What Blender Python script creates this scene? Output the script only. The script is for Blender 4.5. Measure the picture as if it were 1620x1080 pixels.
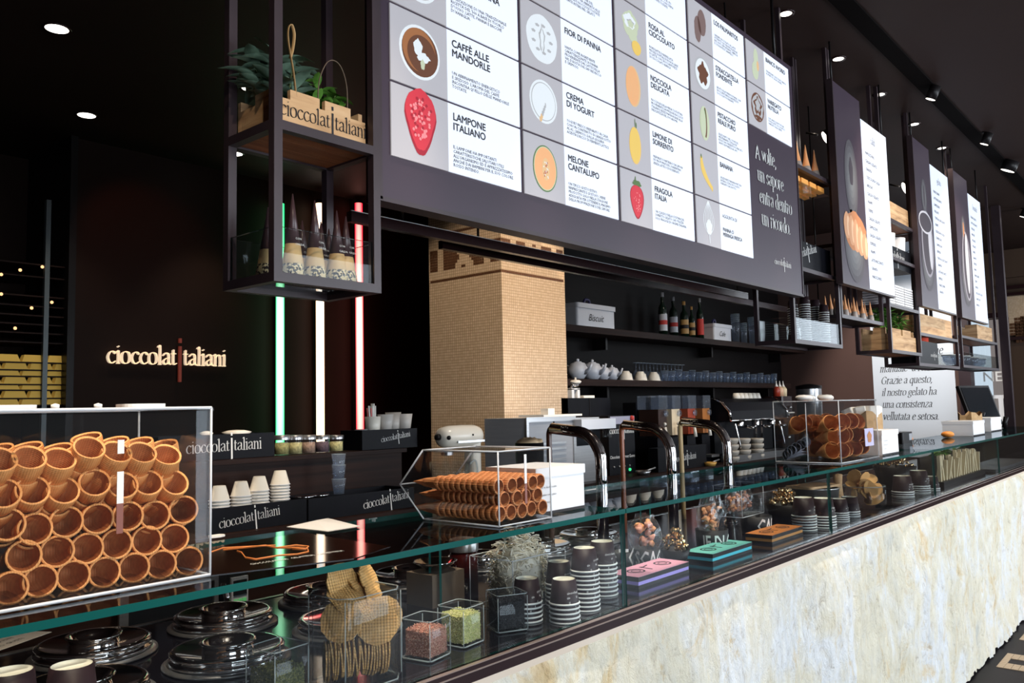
import bpy, bmesh, math, random
from mathutils import Vector, Matrix, noise
for o in list(bpy.data.objects): bpy.data.objects.remove(o)
S = bpy.context.scene
COL = S.collection
PI = math.pi
rnd = random.Random(7)

# ------------------------------------------------------------------ camera
YAW, PITCH, ROLL, FPX, CZ = 0.7104516, 0.0818925, -0.0223387, 1307.5336, 1.6
ca, sa, cb, sb, cc, sc_ = math.cos(YAW), math.sin(YAW), math.cos(PITCH), math.sin(PITCH), math.cos(ROLL), math.sin(ROLL)
_f = Vector((ca*cb, sa*cb, sb)); _r = Vector((sa, -ca, 0)); _u = _r.cross(_f)
AX = (cc*_r + sc_*_u, -sc_*_r + cc*_u, -_f)
CP = Vector((0, 0, CZ))
cam_d = bpy.data.cameras.new('camera'); cam_d.sensor_width = 36; cam_d.lens = FPX/1620*36
cam_d.clip_start = .05; cam_d.clip_end = 100
cam = bpy.data.objects.new('camera', cam_d); COL.objects.link(cam); S.camera = cam
mw = Matrix.Identity(4)
for i in range(3):
    for j in range(3): mw[j][i] = AX[i][j]
    mw[i][3] = CP[i]
cam.matrix_world = mw
# the lens is focused on the cones and the display; the far room is a little soft
cam_d.dof.use_dof = False

def at(px, py, X=None, Y=None, Z=None):
    """the point of a real plane X=, Y= or Z= that the photograph shows at pixel px, py (survey of the room)"""
    d = AX[0]*((px-810)/FPX) - AX[1]*((py-540)/FPX) - AX[2]
    t = X/d.x if X is not None else (Y/d.y if Y is not None else (Z-CZ)/d.z)
    return CP + d*t
def xat(px, Y, Z):
    """X along the line Y, Z at which it crosses pixel column px"""
    k = (px-810)/FPX
    # v.AX0 = k * v.(-AX2)
    a = AX[0] + AX[2]*k
    return -(a.y*Y + a.z*(Z-CZ))/a.x

# ------------------------------------------------------------------ world, light, exposure
W = bpy.data.worlds.new('world'); S.world = W; W.use_nodes = True
W.node_tree.nodes['Background'].inputs[0].default_value = (1, .82, .72, 1)
W.node_tree.nodes['Background'].inputs[1].default_value = .03
S.view_settings.view_transform = 'Standard'; S.view_settings.look = 'None'
S.view_settings.gamma = 1; S.view_settings.use_curve_mapping = False
S.view_settings.exposure = 0.1
S.cycles.max_bounces = 8; S.cycles.transparent_max_bounces = 24
S.cycles.sample_clamp_indirect = 4; S.cycles.sample_clamp_direct = 4; S.cycles.caustics_reflective = False; S.cycles.caustics_refractive = False
def area(name, loc, tgt, sx, sy, power, col):
    l = bpy.data.lights.new(name, 'AREA'); l.shape = 'RECTANGLE'; l.size = sx; l.size_y = sy
    l.energy = power; l.color = col
    o = bpy.data.objects.new(name, l); COL.objects.link(o); o.location = loc
    o.rotation_euler = (Vector(tgt)-Vector(loc)).to_track_quat('-Z', 'Y').to_euler()
    return o
# daylight through the shop windows behind the camera, shifted to steer glass reflections (three openings in wall_front)
area('shop_window_light', (0, -4.0, 1.9), (0, 1.2, 1.9), 2.6, 2.7, 170, (.82, .91, 1))
area('shop_window_light', (4.95, -4.0, 1.9), (4.95, 1.2, 1.9), 2.8, 2.7, 235, (.84, .92, 1))
area('shop_window_light', (9.7, -4.0, 1.9), (9.7, 1.2, 1.9), 2.9, 2.7, 290, (.84, .92, 1))
area('added_side_window_light', (13.35, -1.9, 2.75), (4, -1.0, 2.6), 3.2, 1.05, 75, (.84, .92, 1))  # unseen side window, added for reflections in the glass guards
def spot(name, loc, tgt, power, col=(1, .8, .58), ang=70, blend=.6, r=.04):
    l = bpy.data.lights.new(name, 'SPOT'); l.energy = power; l.color = col
    l.spot_size = math.radians(ang); l.spot_blend = blend; l.shadow_soft_size = r
    o = bpy.data.objects.new(name, l); COL.objects.link(o); o.location = loc
    o.rotation_euler = (Vector(tgt)-Vector(loc)).to_track_quat('-Z', 'Y').to_euler()
    return o
CEIL = 3.7

# ------------------------------------------------------------------ materials
def mat(name, col, rough=.5, metal=0, emit=None, es=1, trans=0, ior=1.45, coat=0, spec=.5, alpha=1):
    m = bpy.data.materials.new(name); m.use_nodes = True
    b = m.node_tree.nodes['Principled BSDF']
    b.inputs['Base Color'].default_value = (*col, 1)
    b.inputs['Roughness'].default_value = rough; b.inputs['Metallic'].default_value = metal
    b.inputs['Specular IOR Level'].default_value = spec
    b.inputs['Transmission Weight'].default_value = trans; b.inputs['IOR'].default_value = ior
    b.inputs['Coat Weight'].default_value = coat; b.inputs['Alpha'].default_value = alpha
    if emit: b.inputs['Emission Color'].default_value = (*emit, 1); b.inputs['Emission Strength'].default_value = es
    return m
def nd(m, t, **k):
    n = m.node_tree.nodes.new(t)
    for a, v in k.items():
        if a in n.inputs.keys(): n.inputs[a].default_value = v
        else: setattr(n, a, v)
    return n
def lk(m, a, ao, b, bi): m.node_tree.links.new(a.outputs[ao], b.inputs[bi])
def ramp(m, stops):
    r = nd(m, 'ShaderNodeValToRGB'); e = r.color_ramp.elements
    while len(e) < len(stops): e.new(.5)
    for i, (p, c) in enumerate(stops): e[i].position = p; e[i].color = (*c, 1)
    return r
def noisy(name, stops, scale=(8, 8, 8), rough=.6, bump=0, detail=4, ns=1, dist=0, metal=0, spec=.5):
    """a base colour from stretched noise, with optional fine relief"""
    m = mat(name, stops[0][1], rough, metal, spec=spec); b = m.node_tree.nodes['Principled BSDF']
    t = nd(m, 'ShaderNodeTexCoord'); mp = nd(m, 'ShaderNodeMapping'); mp.inputs['Scale'].default_value = scale
    n = nd(m, 'ShaderNodeTexNoise', Scale=ns, Detail=detail, Distortion=dist)
    lk(m, t, 'Object', mp, 'Vector'); lk(m, mp, 'Vector', n, 'Vector')
    r = ramp(m, stops); lk(m, n, 'Fac', r, 'Fac'); lk(m, r, 'Color', b, 'Base Color')
    if bump:
        bp = nd(m, 'ShaderNodeBump', Strength=bump, Distance=.01); lk(m, n, 'Fac', bp, 'Height'); lk(m, bp, 'Normal', b, 'Normal')
    return m
def glassy(name, tint=(1, 1, 1), refl=1.0, rough=.0, base=.0, hazec=(.8, .9, 1)):
    """clear pane: light passes straight through, Fresnel reflection on top, a trace of haze"""
    m = bpy.data.materials.new(name); m.use_nodes = True; nt = m.node_tree; nt.nodes.clear()
    out = nd(m, 'ShaderNodeOutputMaterial'); mx = nd(m, 'ShaderNodeMixShader'); tr = nd(m, 'ShaderNodeBsdfTransparent')
    gl = nd(m, 'ShaderNodeBsdfGlossy', Roughness=rough); fr = nd(m, 'ShaderNodeFresnel', IOR=1.5)
    ge = nd(m, 'ShaderNodeNewGeometry'); mr = nd(m, 'ShaderNodeMapRange'); mr.inputs['To Min'].default_value = 1.5; mr.inputs['To Max'].default_value = 1/1.5
    lk(m, ge, 'Backfacing', mr, 0); lk(m, mr, 0, fr, 'IOR')
    tr.inputs[0].default_value = (*tint, 1); gl.inputs[0].default_value = (.9*refl, .95*refl, 1*refl, 1)
    lk(m, fr, 0, mx, 0); lk(m, tr, 0, mx, 1); lk(m, gl, 0, mx, 2)
    if base:
        df = nd(m, 'ShaderNodeBsdfDiffuse'); df.inputs[0].default_value = (*hazec, 1)
        m2 = nd(m, 'ShaderNodeMixShader'); m2.inputs[0].default_value = base
        lk(m, mx, 0, m2, 1); lk(m, df, 0, m2, 2); lk(m, m2, 0, out, 0)
    else: lk(m, mx, 0, out, 0)
    return m
def emat(name, col, s):
    m = mat(name, (0, 0, 0), .6, emit=col, es=s); return m

M = {}
M['wall'] = noisy('dark_brown_paint', [(.3, (.014, .0062, .0042)), (.7, (.019, .0085, .006))], (1, 1, 1), .6, spec=.15)
M['endwall'] = noisy('brown_paint', [(.3, (.075, .04, .033)), (.7, (.09, .048, .04))], (1, 1, 1), .6)
M['ceil'] = noisy('ceiling_paint', [(.3, (.022, .0115, .010)), (.7, (.028, .0145, .012))], (1, 1, 1), .6, spec=.2)
M['niche'] = noisy('niche_wood', [(.3, (.004, .0034, .0036)), (.7, (.007, .0055, .0055))], (1, 1, 30), .5, spec=.1)
M['shelfwood'] = noisy('dark_wood', [(.3, (.011, .0058, .005)), (.7, (.026, .012, .009))], (1, 1, 40), .5, .1, spec=.12)
M['black'] = mat('black_metal', (.008, .0065, .007), .4, spec=.25)
M['frame'] = noisy('bronze_steel', [(.3, (.030, .018, .022)), (.7, (.040, .026, .032))], (6, 6, 6), .42)
M['board'] = noisy('aubergine_board', [(.3, (.036, .021, .036)), (.7, (.044, .026, .043))], (2, 2, 2), .45)
M['bin'] = noisy('black_laminate', [(.3, (.004, .0042, .006)), (.7, (.006, .006, .009))], (9, 9, 9), .45, spec=.12)
M['white'] = mat('white_card', (.80, .80, .82), .6)
M['cream'] = mat('cream_porcelain', (.82, .76, .66), .25)
M['paper'] = mat('white_paper', (.88, .84, .78), .8)
M['chrome'] = mat('chrome', (.92, .90, .90), .07, 1)
M['steel'] = noisy('brushed_steel', [(.3, (.42, .42, .43)), (.7, (.52, .52, .53))], (2, 2, 90), .28, 0, metal=.9)
M['satin'] = noisy('grey_panel', [(.3, (.30, .31, .34)), (.7, (.34, .35, .38))], (3, 3, 60), .4)
M['glass'] = glassy('clear_glass', (.985, .995, .99), .40, 0, .003)
M['gtop'] = glassy('counter_glass', (.982, .993, .990), .6, 0, 0)
M['acryl'] = glassy('clear_acrylic', (.988, .992, .995), .45, .01, .003)
M['acedge'] = mat('acrylic_edge', (.75, .78, .82), .15, 0, coat=1, alpha=.8)
M['gedge'] = mat('green_glass_edge', (.006, .085, .075), .12, 0, coat=.6)
M['jar'] = glassy('jar_glass', (.985, .992, .992), .6, .01, .005)
M['jaredge'] = mat('jar_glass_edge', (.50, .58, .60), .1, 0, coat=1, alpha=.42)
M['deck'] = noisy('dark_glossy_deck', [(.3, (.004, .004, .007)), (.7, (.007, .006, .010))], (3, 3, 3), .1, spec=.35)
M['rail'] = mat('dark_rail', (.022, .009, .010), .22)
M['railcap'] = mat('rail_cap', (.32, .25, .22), .3, .5)
M['ink'] = mat('black_ink', (.012, .010, .012), .6)
M['wink'] = mat('white_ink', (.78, .77, .75), .6)
M['orange'] = mat('orange_ink', (.62, .20, .05), .5)
M['wcell'] = mat('backlit_white', (.60, .63, .70), .6, emit=(.68, .73, .86), es=.58)
M['gcell'] = mat('backlit_grey', (.38, .36, .38), .6, emit=(.40, .385, .40), es=.38)
M['wcard'] = mat('backlit_banner', (.50, .54, .62), .6, emit=(.66, .72, .86), es=.52)
def waffle(name, c1, c2, sx=90, sy=90, ax='Z', dk=.16, bs=.3):
    m = mat(name, c1, .65); b = m.node_tree.nodes['Principled BSDF']
    t = nd(m, 'ShaderNodeTexCoord'); n = nd(m, 'ShaderNodeTexNoise', Scale=35, Detail=3)
    r = ramp(m, [(.3, c1), (.7, c2)]); lk(m, t, 'Object', n, 'Vector'); lk(m, n, 'Fac', r, 'Fac'); lk(m, r, 'Color', b, 'Base Color')
    w1 = nd(m, 'ShaderNodeTexWave', Scale=sx, bands_direction='X'); w2 = nd(m, 'ShaderNodeTexWave', Scale=sy, bands_direction=ax)
    lk(m, t, 'Object', w1, 'Vector'); lk(m, t, 'Object', w2, 'Vector')
    a = nd(m, 'ShaderNodeMath', operation='ADD'); lk(m, w1, 'Fac', a, 0); lk(m, w2, 'Fac', a, 1)
    mv = nd(m, 'ShaderNodeMapRange'); mv.inputs['From Max'].default_value = 1.4; mv.inputs['To Min'].default_value = 1-dk; lk(m, a, 0, mv, 0)
    vm = nd(m, 'ShaderNodeVectorMath', operation='SCALE'); lk(m, r, 'Color', vm, 0); lk(m, mv, 0, vm, 'Scale'); lk(m, vm, 0, b, 'Base Color')
    bp = nd(m, 'ShaderNodeBump', Strength=bs, Distance=.002); lk(m, a, 0, bp, 'Height'); lk(m, bp, 'Normal', b, 'Normal')
    return m
M['cone'] = waffle('baked_cone', (.72, .27, .065), (.90, .43, .15))
M['conein'] = waffle('cone_inside', (.44, .14, .04), (.64, .26, .09))
M['cone2'] = waffle('small_baked_cone', (.58, .20, .065), (.76, .32, .12), 60, 60)
M['wafer'] = waffle('wafer_round', (.66, .36, .11), (.82, .50, .20), 55, 55, 'Y', .5)
M['wafer2'] = waffle('wafer_pale', (.40, .27, .13), (.56, .40, .22), 45, 45)
M['cupb'] = mat('brown_cup_card', (.022, .012, .015), .45, spec=.25)
M['track'] = mat('matt_black_track', (.003, .002, .002), .8, spec=.05)
M['rim'] = mat('white_cup_rim', (.72, .76, .76), .5)
M['cupin'] = mat('cream_cup_base', (.72, .72, .62), .6)
M['wood'] = noisy('pale_crate_wood', [(.25, (.24, .12, .05)), (.5, (.56, .34, .17)), (.75, (.68, .46, .26))], (2.5, 2.5, 22), .7, .15, 5, 1.6, .6)
M['wood2'] = noisy('red_brown_plank', [(.3, (.26, .075, .025)), (.7, (.46, .17, .065))], (2, 22, 22), .55, .15, 5, 1.5, .4)
M['cone_choc'] = mat('dark_wrapper_cone', (.060, .032, .035), .3)
M['leaf'] = noisy('sage_leaf', [(.3, (.10, .17, .12)), (.7, (.20, .30, .22))], (30, 30, 30), .55)
M['leaf2'] = noisy('bright_leaf', [(.3, (.05, .16, .015)), (.7, (.16, .36, .06))], (30, 30, 30), .5)
M['stem'] = mat('plant_stem', (.08, .12, .04), .6)
M['leather'] = mat('tan_leather', (.36, .22, .09), .6)
M['leather2'] = mat('dark_tan_leather', (.13, .09, .06), .6)
M['yellow'] = mat('gilt', (.75, .42, .10), .35, .2)
M['pinkcard'] = mat('pink_card', (.80, .40, .55), .5); M['lilac'] = mat('lilac_card', (.42, .34, .86), .5)
M['tealcard'] = mat('teal_card', (.18, .62, .55), .5); M['aqua'] = mat('aqua_card', (.06, .58, .72), .5)
M['ocard'] = mat('orange_card', (.48, .17, .035), .5); M['ocard2'] = mat('amber_card', (.50, .23, .05), .5)
M['redplastic'] = mat('red_plastic', (.55, .06, .03), .4)
M['darkglass'] = mat('dark_bottle_glass', (.008, .02, .012), .1, coat=.5)
M['blueglass'] = glassy('bluish_glass', (.86, .89, .94), 1.2, .03, .09, (.5, .58, .7))
M['redl'] = mat('red_label', (.6, .05, .04), .6); M['goldl'] = mat('gold_label', (.55, .33, .12), .5)
M['screen'] = mat('screen', (.01, .012, .015), .1)
M['stone_cap'] = noisy('smooth_stone_edge', [(.3, (.72, .58, .45)), (.7, (.80, .68, .56))], (3, 3, 3), .5)
M['brownmid'] = noisy('bronze_cloth', [(.3, (.050, .026, .015)), (.7, (.065, .036, .021))], (4, 4, .5), .6)
M['cloth'] = mat('curtain', (.5, .55, .62), .8)
def stone():
    m = mat('rough_travertine', (.8, .75, .65), .85, spec=.25); b = m.node_tree.nodes['Principled BSDF']; t = nd(m, 'ShaderNodeTexCoord')
    def nz(sc, det, rough, dist, seed):
        mp = nd(m, 'ShaderNodeMapping'); mp.inputs['Scale'].default_value = sc; mp.inputs['Location'].default_value = (seed, seed*2, seed)
        n = nd(m, 'ShaderNodeTexNoise', Scale=1.0, Detail=det, Roughness=rough, Distortion=dist); lk(m, t, 'Object', mp, 'Vector'); lk(m, mp, 'Vector', n, 'Vector'); return n
    def mul(a, ao, c, co, f, bt='MULTIPLY'):
        x = nd(m, 'ShaderNodeMix', data_type='RGBA', blend_type=bt); x.inputs[0].default_value = f; lk(m, a, ao, x, 6); lk(m, c, co, x, 7); return x
    n1 = nz((3.0, 3.0, 2.2), 10, .66, .35, 0); r1 = ramp(m, [(.30, (.74, .73, .66)), (.40, (.84, .79, .66)), (.47, (.88, .81, .64)), (.54, (.90, .86, .76)), (.62, (.90, .91, .92)), (.75, (.88, .83, .72))]); lk(m, n1, 'Fac', r1, 'Fac')
    n2 = nz((5, 5, 3), 9, .72, .6, 5); r2 = ramp(m, [(.30, (.76, .54, .28)), (.37, (.90, .74, .50)), (.45, (1, 1, 1)), (1, (1, 1, 1))]); lk(m, n2, 'Fac', r2, 'Fac')
    n3 = nz((26, 26, 17), 6, .75, .5, 9); r3 = ramp(m, [(.31, (.58, .52, .46)), (.42, (.94, .92, .89)), (.5, (1, 1, 1)), (1, (1, 1, 1))]); lk(m, n3, 'Fac', r3, 'Fac')
    a = mul(r1, 'Color', r2, 'Color', .75); c = mul(a, 2, r3, 'Color', .7); lk(m, c, 2, b, 'Base Color')
    ad = nd(m, 'ShaderNodeMath', operation='ADD'); lk(m, n3, 'Fac', ad, 0); lk(m, n2, 'Fac', ad, 1)
    bp = nd(m, 'ShaderNodeBump', Strength=.8, Distance=.022); lk(m, ad, 0, bp, 'Height'); lk(m, bp, 'Normal', b, 'Normal')
    return m
M['stone'] = stone()
def mosaic(name, c1, c2, grout, size, bump=.35):
    m = mat(name, c1, .35); b = m.node_tree.nodes['Principled BSDF']
    t = nd(m, 'ShaderNodeTexCoord'); sx = nd(m, 'ShaderNodeSeparateXYZ'); a = nd(m, 'ShaderNodeMath', operation='ADD'); cx = nd(m, 'ShaderNodeCombineXYZ')
    lk(m, t, 'Object', sx, 0); lk(m, sx, 'X', a, 0); lk(m, sx, 'Y', a, 1); lk(m, a, 0, cx, 'X'); lk(m, sx, 'Z', cx, 'Y')
    br = nd(m, 'ShaderNodeTexBrick', offset=0.0, squash=1.0)
    br.inputs['Scale'].default_value = 1/size; br.inputs['Mortar Size'].default_value = .07; br.inputs['Brick Width'].default_value = 1; br.inputs['Row Height'].default_value = 1
    br.inputs['Color1'].default_value = (*c1, 1); br.inputs['Color2'].default_value = (*c2, 1); br.inputs['Mortar'].default_value = (*grout, 1)
    lk(m, cx, 0, br, 'Vector'); lk(m, br, 'Color', b, 'Base Color')
    bp = nd(m, 'ShaderNodeBump', Strength=bump, Distance=.003, invert=True); lk(m, br, 'Fac', bp, 'Height'); lk(m, bp, 'Normal', b, 'Normal')
    return m
M['mosaic'] = mosaic('beige_mosaic', (.56, .41, .27), (.66, .50, .35), (.26, .17, .10), .0195)
M['tiledark'] = mat('dark_mosaic_tile', (.10, .045, .022), .3)
M['mosaicf'] = mat('beige_floor_tile', (.48, .36, .24), .5)
M['floor'] = noisy('dark_floor', [(.3, (.013, .010, .012)), (.7, (.020, .015, .018))], (2, 2, 2), .5, spec=.15)

# ------------------------------------------------------------------ mesh helpers
def BM(): return bmesh.new()
def _add(b, vs, fs, mi=0, smooth=False, T=None):
    vv = [b.verts.new((T @ Vector(v)) if T is not None else v) for v in vs]
    for f in fs:
        try: fc = b.faces.new([vv[i] for i in f]); fc.material_index = mi; fc.smooth = smooth
        except ValueError: pass
    return vv
def box(b, x0, x1, y0, y1, z0, z1, mi=0, T=None):
    vs = [(x0,y0,z0),(x1,y0,z0),(x1,y1,z0),(x0,y1,z0),(x0,y0,z1),(x1,y0,z1),(x1,y1,z1),(x0,y1,z1)]
    _add(b, vs, [(0,3,2,1),(4,5,6,7),(0,1,5,4),(1,2,6,5),(2,3,7,6),(3,0,4,7)], mi, False, T)
def rbox(b, x0, x1, y0, y1, z0, z1, r, mi=0, T=None, seg=4):
    """box with rounded vertical corners"""
    pts = []
    for cx, cy, a0 in ((x1-r, y1-r, 0), (x0+r, y1-r, 90), (x0+r, y0+r, 180), (x1-r, y0+r, 270)):
        for k in range(seg+1):
            a = math.radians(a0+90*k/seg); pts.append((cx+r*math.cos(a), cy+r*math.sin(a)))
    prism(b, pts, z0, z1, mi, T, smooth=False)
def prism(b, pts, z0, z1, mi=0, T=None, smooth=False):
    n = len(pts); vs = [(p[0], p[1], z0) for p in pts]+[(p[0], p[1], z1) for p in pts]
    fs = [tuple(range(n-1, -1, -1)), tuple(range(n, 2*n))]+[(i, (i+1) % n, n+(i+1) % n, n+i) for i in range(n)]
    _add(b, vs, fs, mi, smooth, T)
def lathe(b, prof, seg=20, mi=0, T=None, smooth=True, mis=None, close=False):
    vs = []; fs = []; n = len(prof)
    for r, z in prof:
        for k in range(seg):
            a = 2*PI*k/seg; vs.append((r*math.cos(a), r*math.sin(a), z))
    vv = [b.verts.new((T @ Vector(v)) if T is not None else v) for v in vs]
    for i in range(n-1):
        for k in range(seg):
            q = [vv[i*seg+k], vv[i*seg+(k+1) % seg], vv[(i+1)*seg+(k+1) % seg], vv[(i+1)*seg+k]]
            try:
                f = b.faces.new(q); f.material_index = mis[i] if mis else mi; f.smooth = smooth
            except ValueError: pass
    for i, s in ((0, -1), (n-1, 1)):
        if prof[i][0] > 1e-5 and close:
            ring = vv[i*seg:(i+1)*seg]
            try: f = b.faces.new(ring[::s]); f.material_index = (mis[i] if mis and i == 0 else (mis[-1] if mis else mi))
            except ValueError: pass
def tube(b, pts, r, seg=8, mi=0, T=None, cap=True, flat=None):
    pts = [Vector(p) for p in pts]; rs = r if isinstance(r, (list, tuple)) else [r]*len(pts)
    rings = []; up = None
    for i, p in enumerate(pts):
        d = (pts[min(i+1, len(pts)-1)]-pts[max(i-1, 0)]).normalized()
        if up is None: up = Vector((0, 0, 1)) if abs(d.z) < .9 else Vector((1, 0, 0))
        s = d.cross(up).normalized(); up = s.cross(d).normalized()
        ring = []
        for k in range(seg):
            a = 2*PI*k/seg; ay = math.sin(a)*(flat if flat else 1)
            v = p+(s*math.cos(a)+up*ay)*rs[i]; ring.append(b.verts.new((T @ v) if T is not None else v))
        rings.append(ring)
    for i in range(len(rings)-1):
        for k in range(seg):
            f = b.faces.new((rings[i][k], rings[i][(k+1) % seg], rings[i+1][(k+1) % seg], rings[i+1][k])); f.material_index = mi; f.smooth = True
    if cap and seg > 2:
        for rg, s in ((rings[0], -1), (rings[-1], 1)):
            try: f = b.faces.new(rg[::s]); f.material_index = mi
            except ValueError: pass
def smooth_pts(P, n=6):
    P = [Vector(p) for p in P]; out = []
    for i in range(len(P)-1):
        p0, p1, p2, p3 = P[max(i-1, 0)], P[i], P[i+1], P[min(i+2, len(P)-1)]
        for k in range(n):
            t = k/n; out.append(.5*((2*p1)+(-p0+p2)*t+(2*p0-5*p1+4*p2-p3)*t*t+(-p0+3*p1-3*p2+p3)*t**3))
    out.append(P[-1]); return out
def sphere(b, c, rx, ry=None, rz=None, mi=0, seg=12, T=None):
    ry = ry or rx; rz = rz or rx; n = max(4, seg//2)
    TT = Matrix.Translation(c) @ Matrix.Diagonal((rx, ry, rz, 1))
    if T is not None: TT = T @ TT
    lathe(b, [(math.sin(PI*i/n), -math.cos(PI*i/n)) for i in range(n+1)], seg, mi, TT)
def ob(name, b, mats, parent=None, loc=None, rot=None):
    me = bpy.data.meshes.new(name); bmesh.ops.recalc_face_normals(b, faces=b.faces[:]) if len(b.faces) < 60000 else None
    b.to_mesh(me); b.free()
    for m in (mats if isinstance(mats, (list, tuple)) else [mats]): me.materials.append(M[m] if isinstance(m, str) else m)
    o = bpy.data.objects.new(name, me); COL.objects.link(o)
    if parent: o.parent = parent
    if loc is not None: o.location = loc
    if rot is not None: o.rotation_euler = rot
    return o
def tag(o, label, cat=None, group=None, kind=None):
    if label: o['label'] = label
    if cat: o['category'] = cat
    if group: o['group'] = group
    if kind: o['kind'] = kind
    return o
def thing(name, label, cat, loc=(0, 0, 0), rz=0, group=None, rot=None):
    o = bpy.data.objects.new(name, None); COL.objects.link(o); o.location = loc; o.rotation_euler = rot or (0, 0, rz); o.empty_display_size = .05
    return tag(o, label, cat, group)
def struct(name, b, mats): return tag(ob(name, b, mats), None, None, None, 'structure')
KIDS = {}
def dup(root, loc, rot=None, label=None, group=None, scale=None):
    kids = KIDS.get(root.name)
    if kids is None:
        kids = [(c, [g for g in bpy.data.objects if g.parent == c]) for c in bpy.data.objects if c.parent == root]; KIDS[root.name] = kids
    r = root.copy(); COL.objects.link(r); r.location = loc
    if rot is not None: r.rotation_euler = rot
    if scale: r.scale = scale if isinstance(scale, (tuple, list)) else (scale,)*3
    if label: r['label'] = label
    if group: r['group'] = group
    for c, gs in kids:
        d = c.copy(); COL.objects.link(d); d.parent = r
        for g in gs:
            e = g.copy(); COL.objects.link(e); e.parent = d
    return r
def nth(i):
    W_ = 'first second third fourth fifth sixth seventh eighth ninth tenth eleventh twelfth'.split()
    return W_[i] if i < 12 else '%d%s' % (i+1, {1: 'st', 2: 'nd', 3: 'rd'}.get((i+1) % 10 if (i+1) not in (11, 12, 13) else 0, 'th'))
def TR(x=0, y=0, z=0): return Matrix.Translation((x, y, z))
def RX(a): return Matrix.Rotation(math.radians(a), 4, 'X')
def RY(a): return Matrix.Rotation(math.radians(a), 4, 'Y')
def RZ(a): return Matrix.Rotation(math.radians(a), 4, 'Z')
def plane_T(o, u, v):
    """matrix taking flat (x, y, 0) artwork onto the plane through o with axes u, v"""
    u = Vector(u).normalized(); v = Vector(v).normalized(); n = u.cross(v)
    m = Matrix.Identity(4)
    for i, a in enumerate((u, v, n)):
        for j in range(3): m[j][i] = a[j]
    m.translation = Vector(o); return m
FX = ((1, 0, 0), (0, 0, 1))          # a surface facing the customers (-Y)
# ------------------------------------------------------------------ lettering
_tc = {}
def text_mesh(s, size, bold=0, res=1, shear=0):
    key = (s, size, bold, shear)
    if key in _tc: return _tc[key]
    c = bpy.data.curves.new('t', 'FONT'); c.body = s; c.size = size; c.resolution_u = res; c.offset = bold*size; c.shear = shear; c.space_line = .95
    o = bpy.data.objects.new('t', c); COL.objects.link(o)
    me = bpy.data.meshes.new_from_object(o, depsgraph=bpy.context.evaluated_depsgraph_get())
    bpy.data.objects.remove(o); bpy.data.curves.remove(c)
    vs = [tuple(v.co) for v in me.vertices]; fs = [tuple(p.vertices) for p in me.polygons]
    bpy.data.meshes.remove(me); _tc[key] = (vs, fs); return vs, fs
def sans(b, s, size, T, mi=0, bold=0, maxw=None, anchor='l', sy=1, shear=0):
    if bold:
        for k, (dx, dy) in enumerate(((0, 0), (1, 0), (.5, .6), (.5, -.6), (0, .4), (1, .4)) if bold > .015 else ((0, 0), (1, .4))):
            sans(b, s, size, T @ TR(dx*size*bold*.8, dy*size*bold*.8, .00004*k), mi, 0, maxw, anchor, sy, shear)
        return
    vs, fs = text_mesh(s, size, 0, res=4 if size > .02 else 1, shear=shear)
    if not vs: return
    w = max(v[0] for v in vs); k = min(1, maxw/w) if maxw else 1
    off = -w*k/2 if anchor == 'c' else 0
    vv = [b.verts.new(T @ Vector((v[0]*k+off, v[1]*sy, 0))) for v in vs]
    for f in fs:
        try: fc = b.faces.new([vv[i] for i in f]); fc.material_index = mi
        except ValueError: pass
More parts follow.
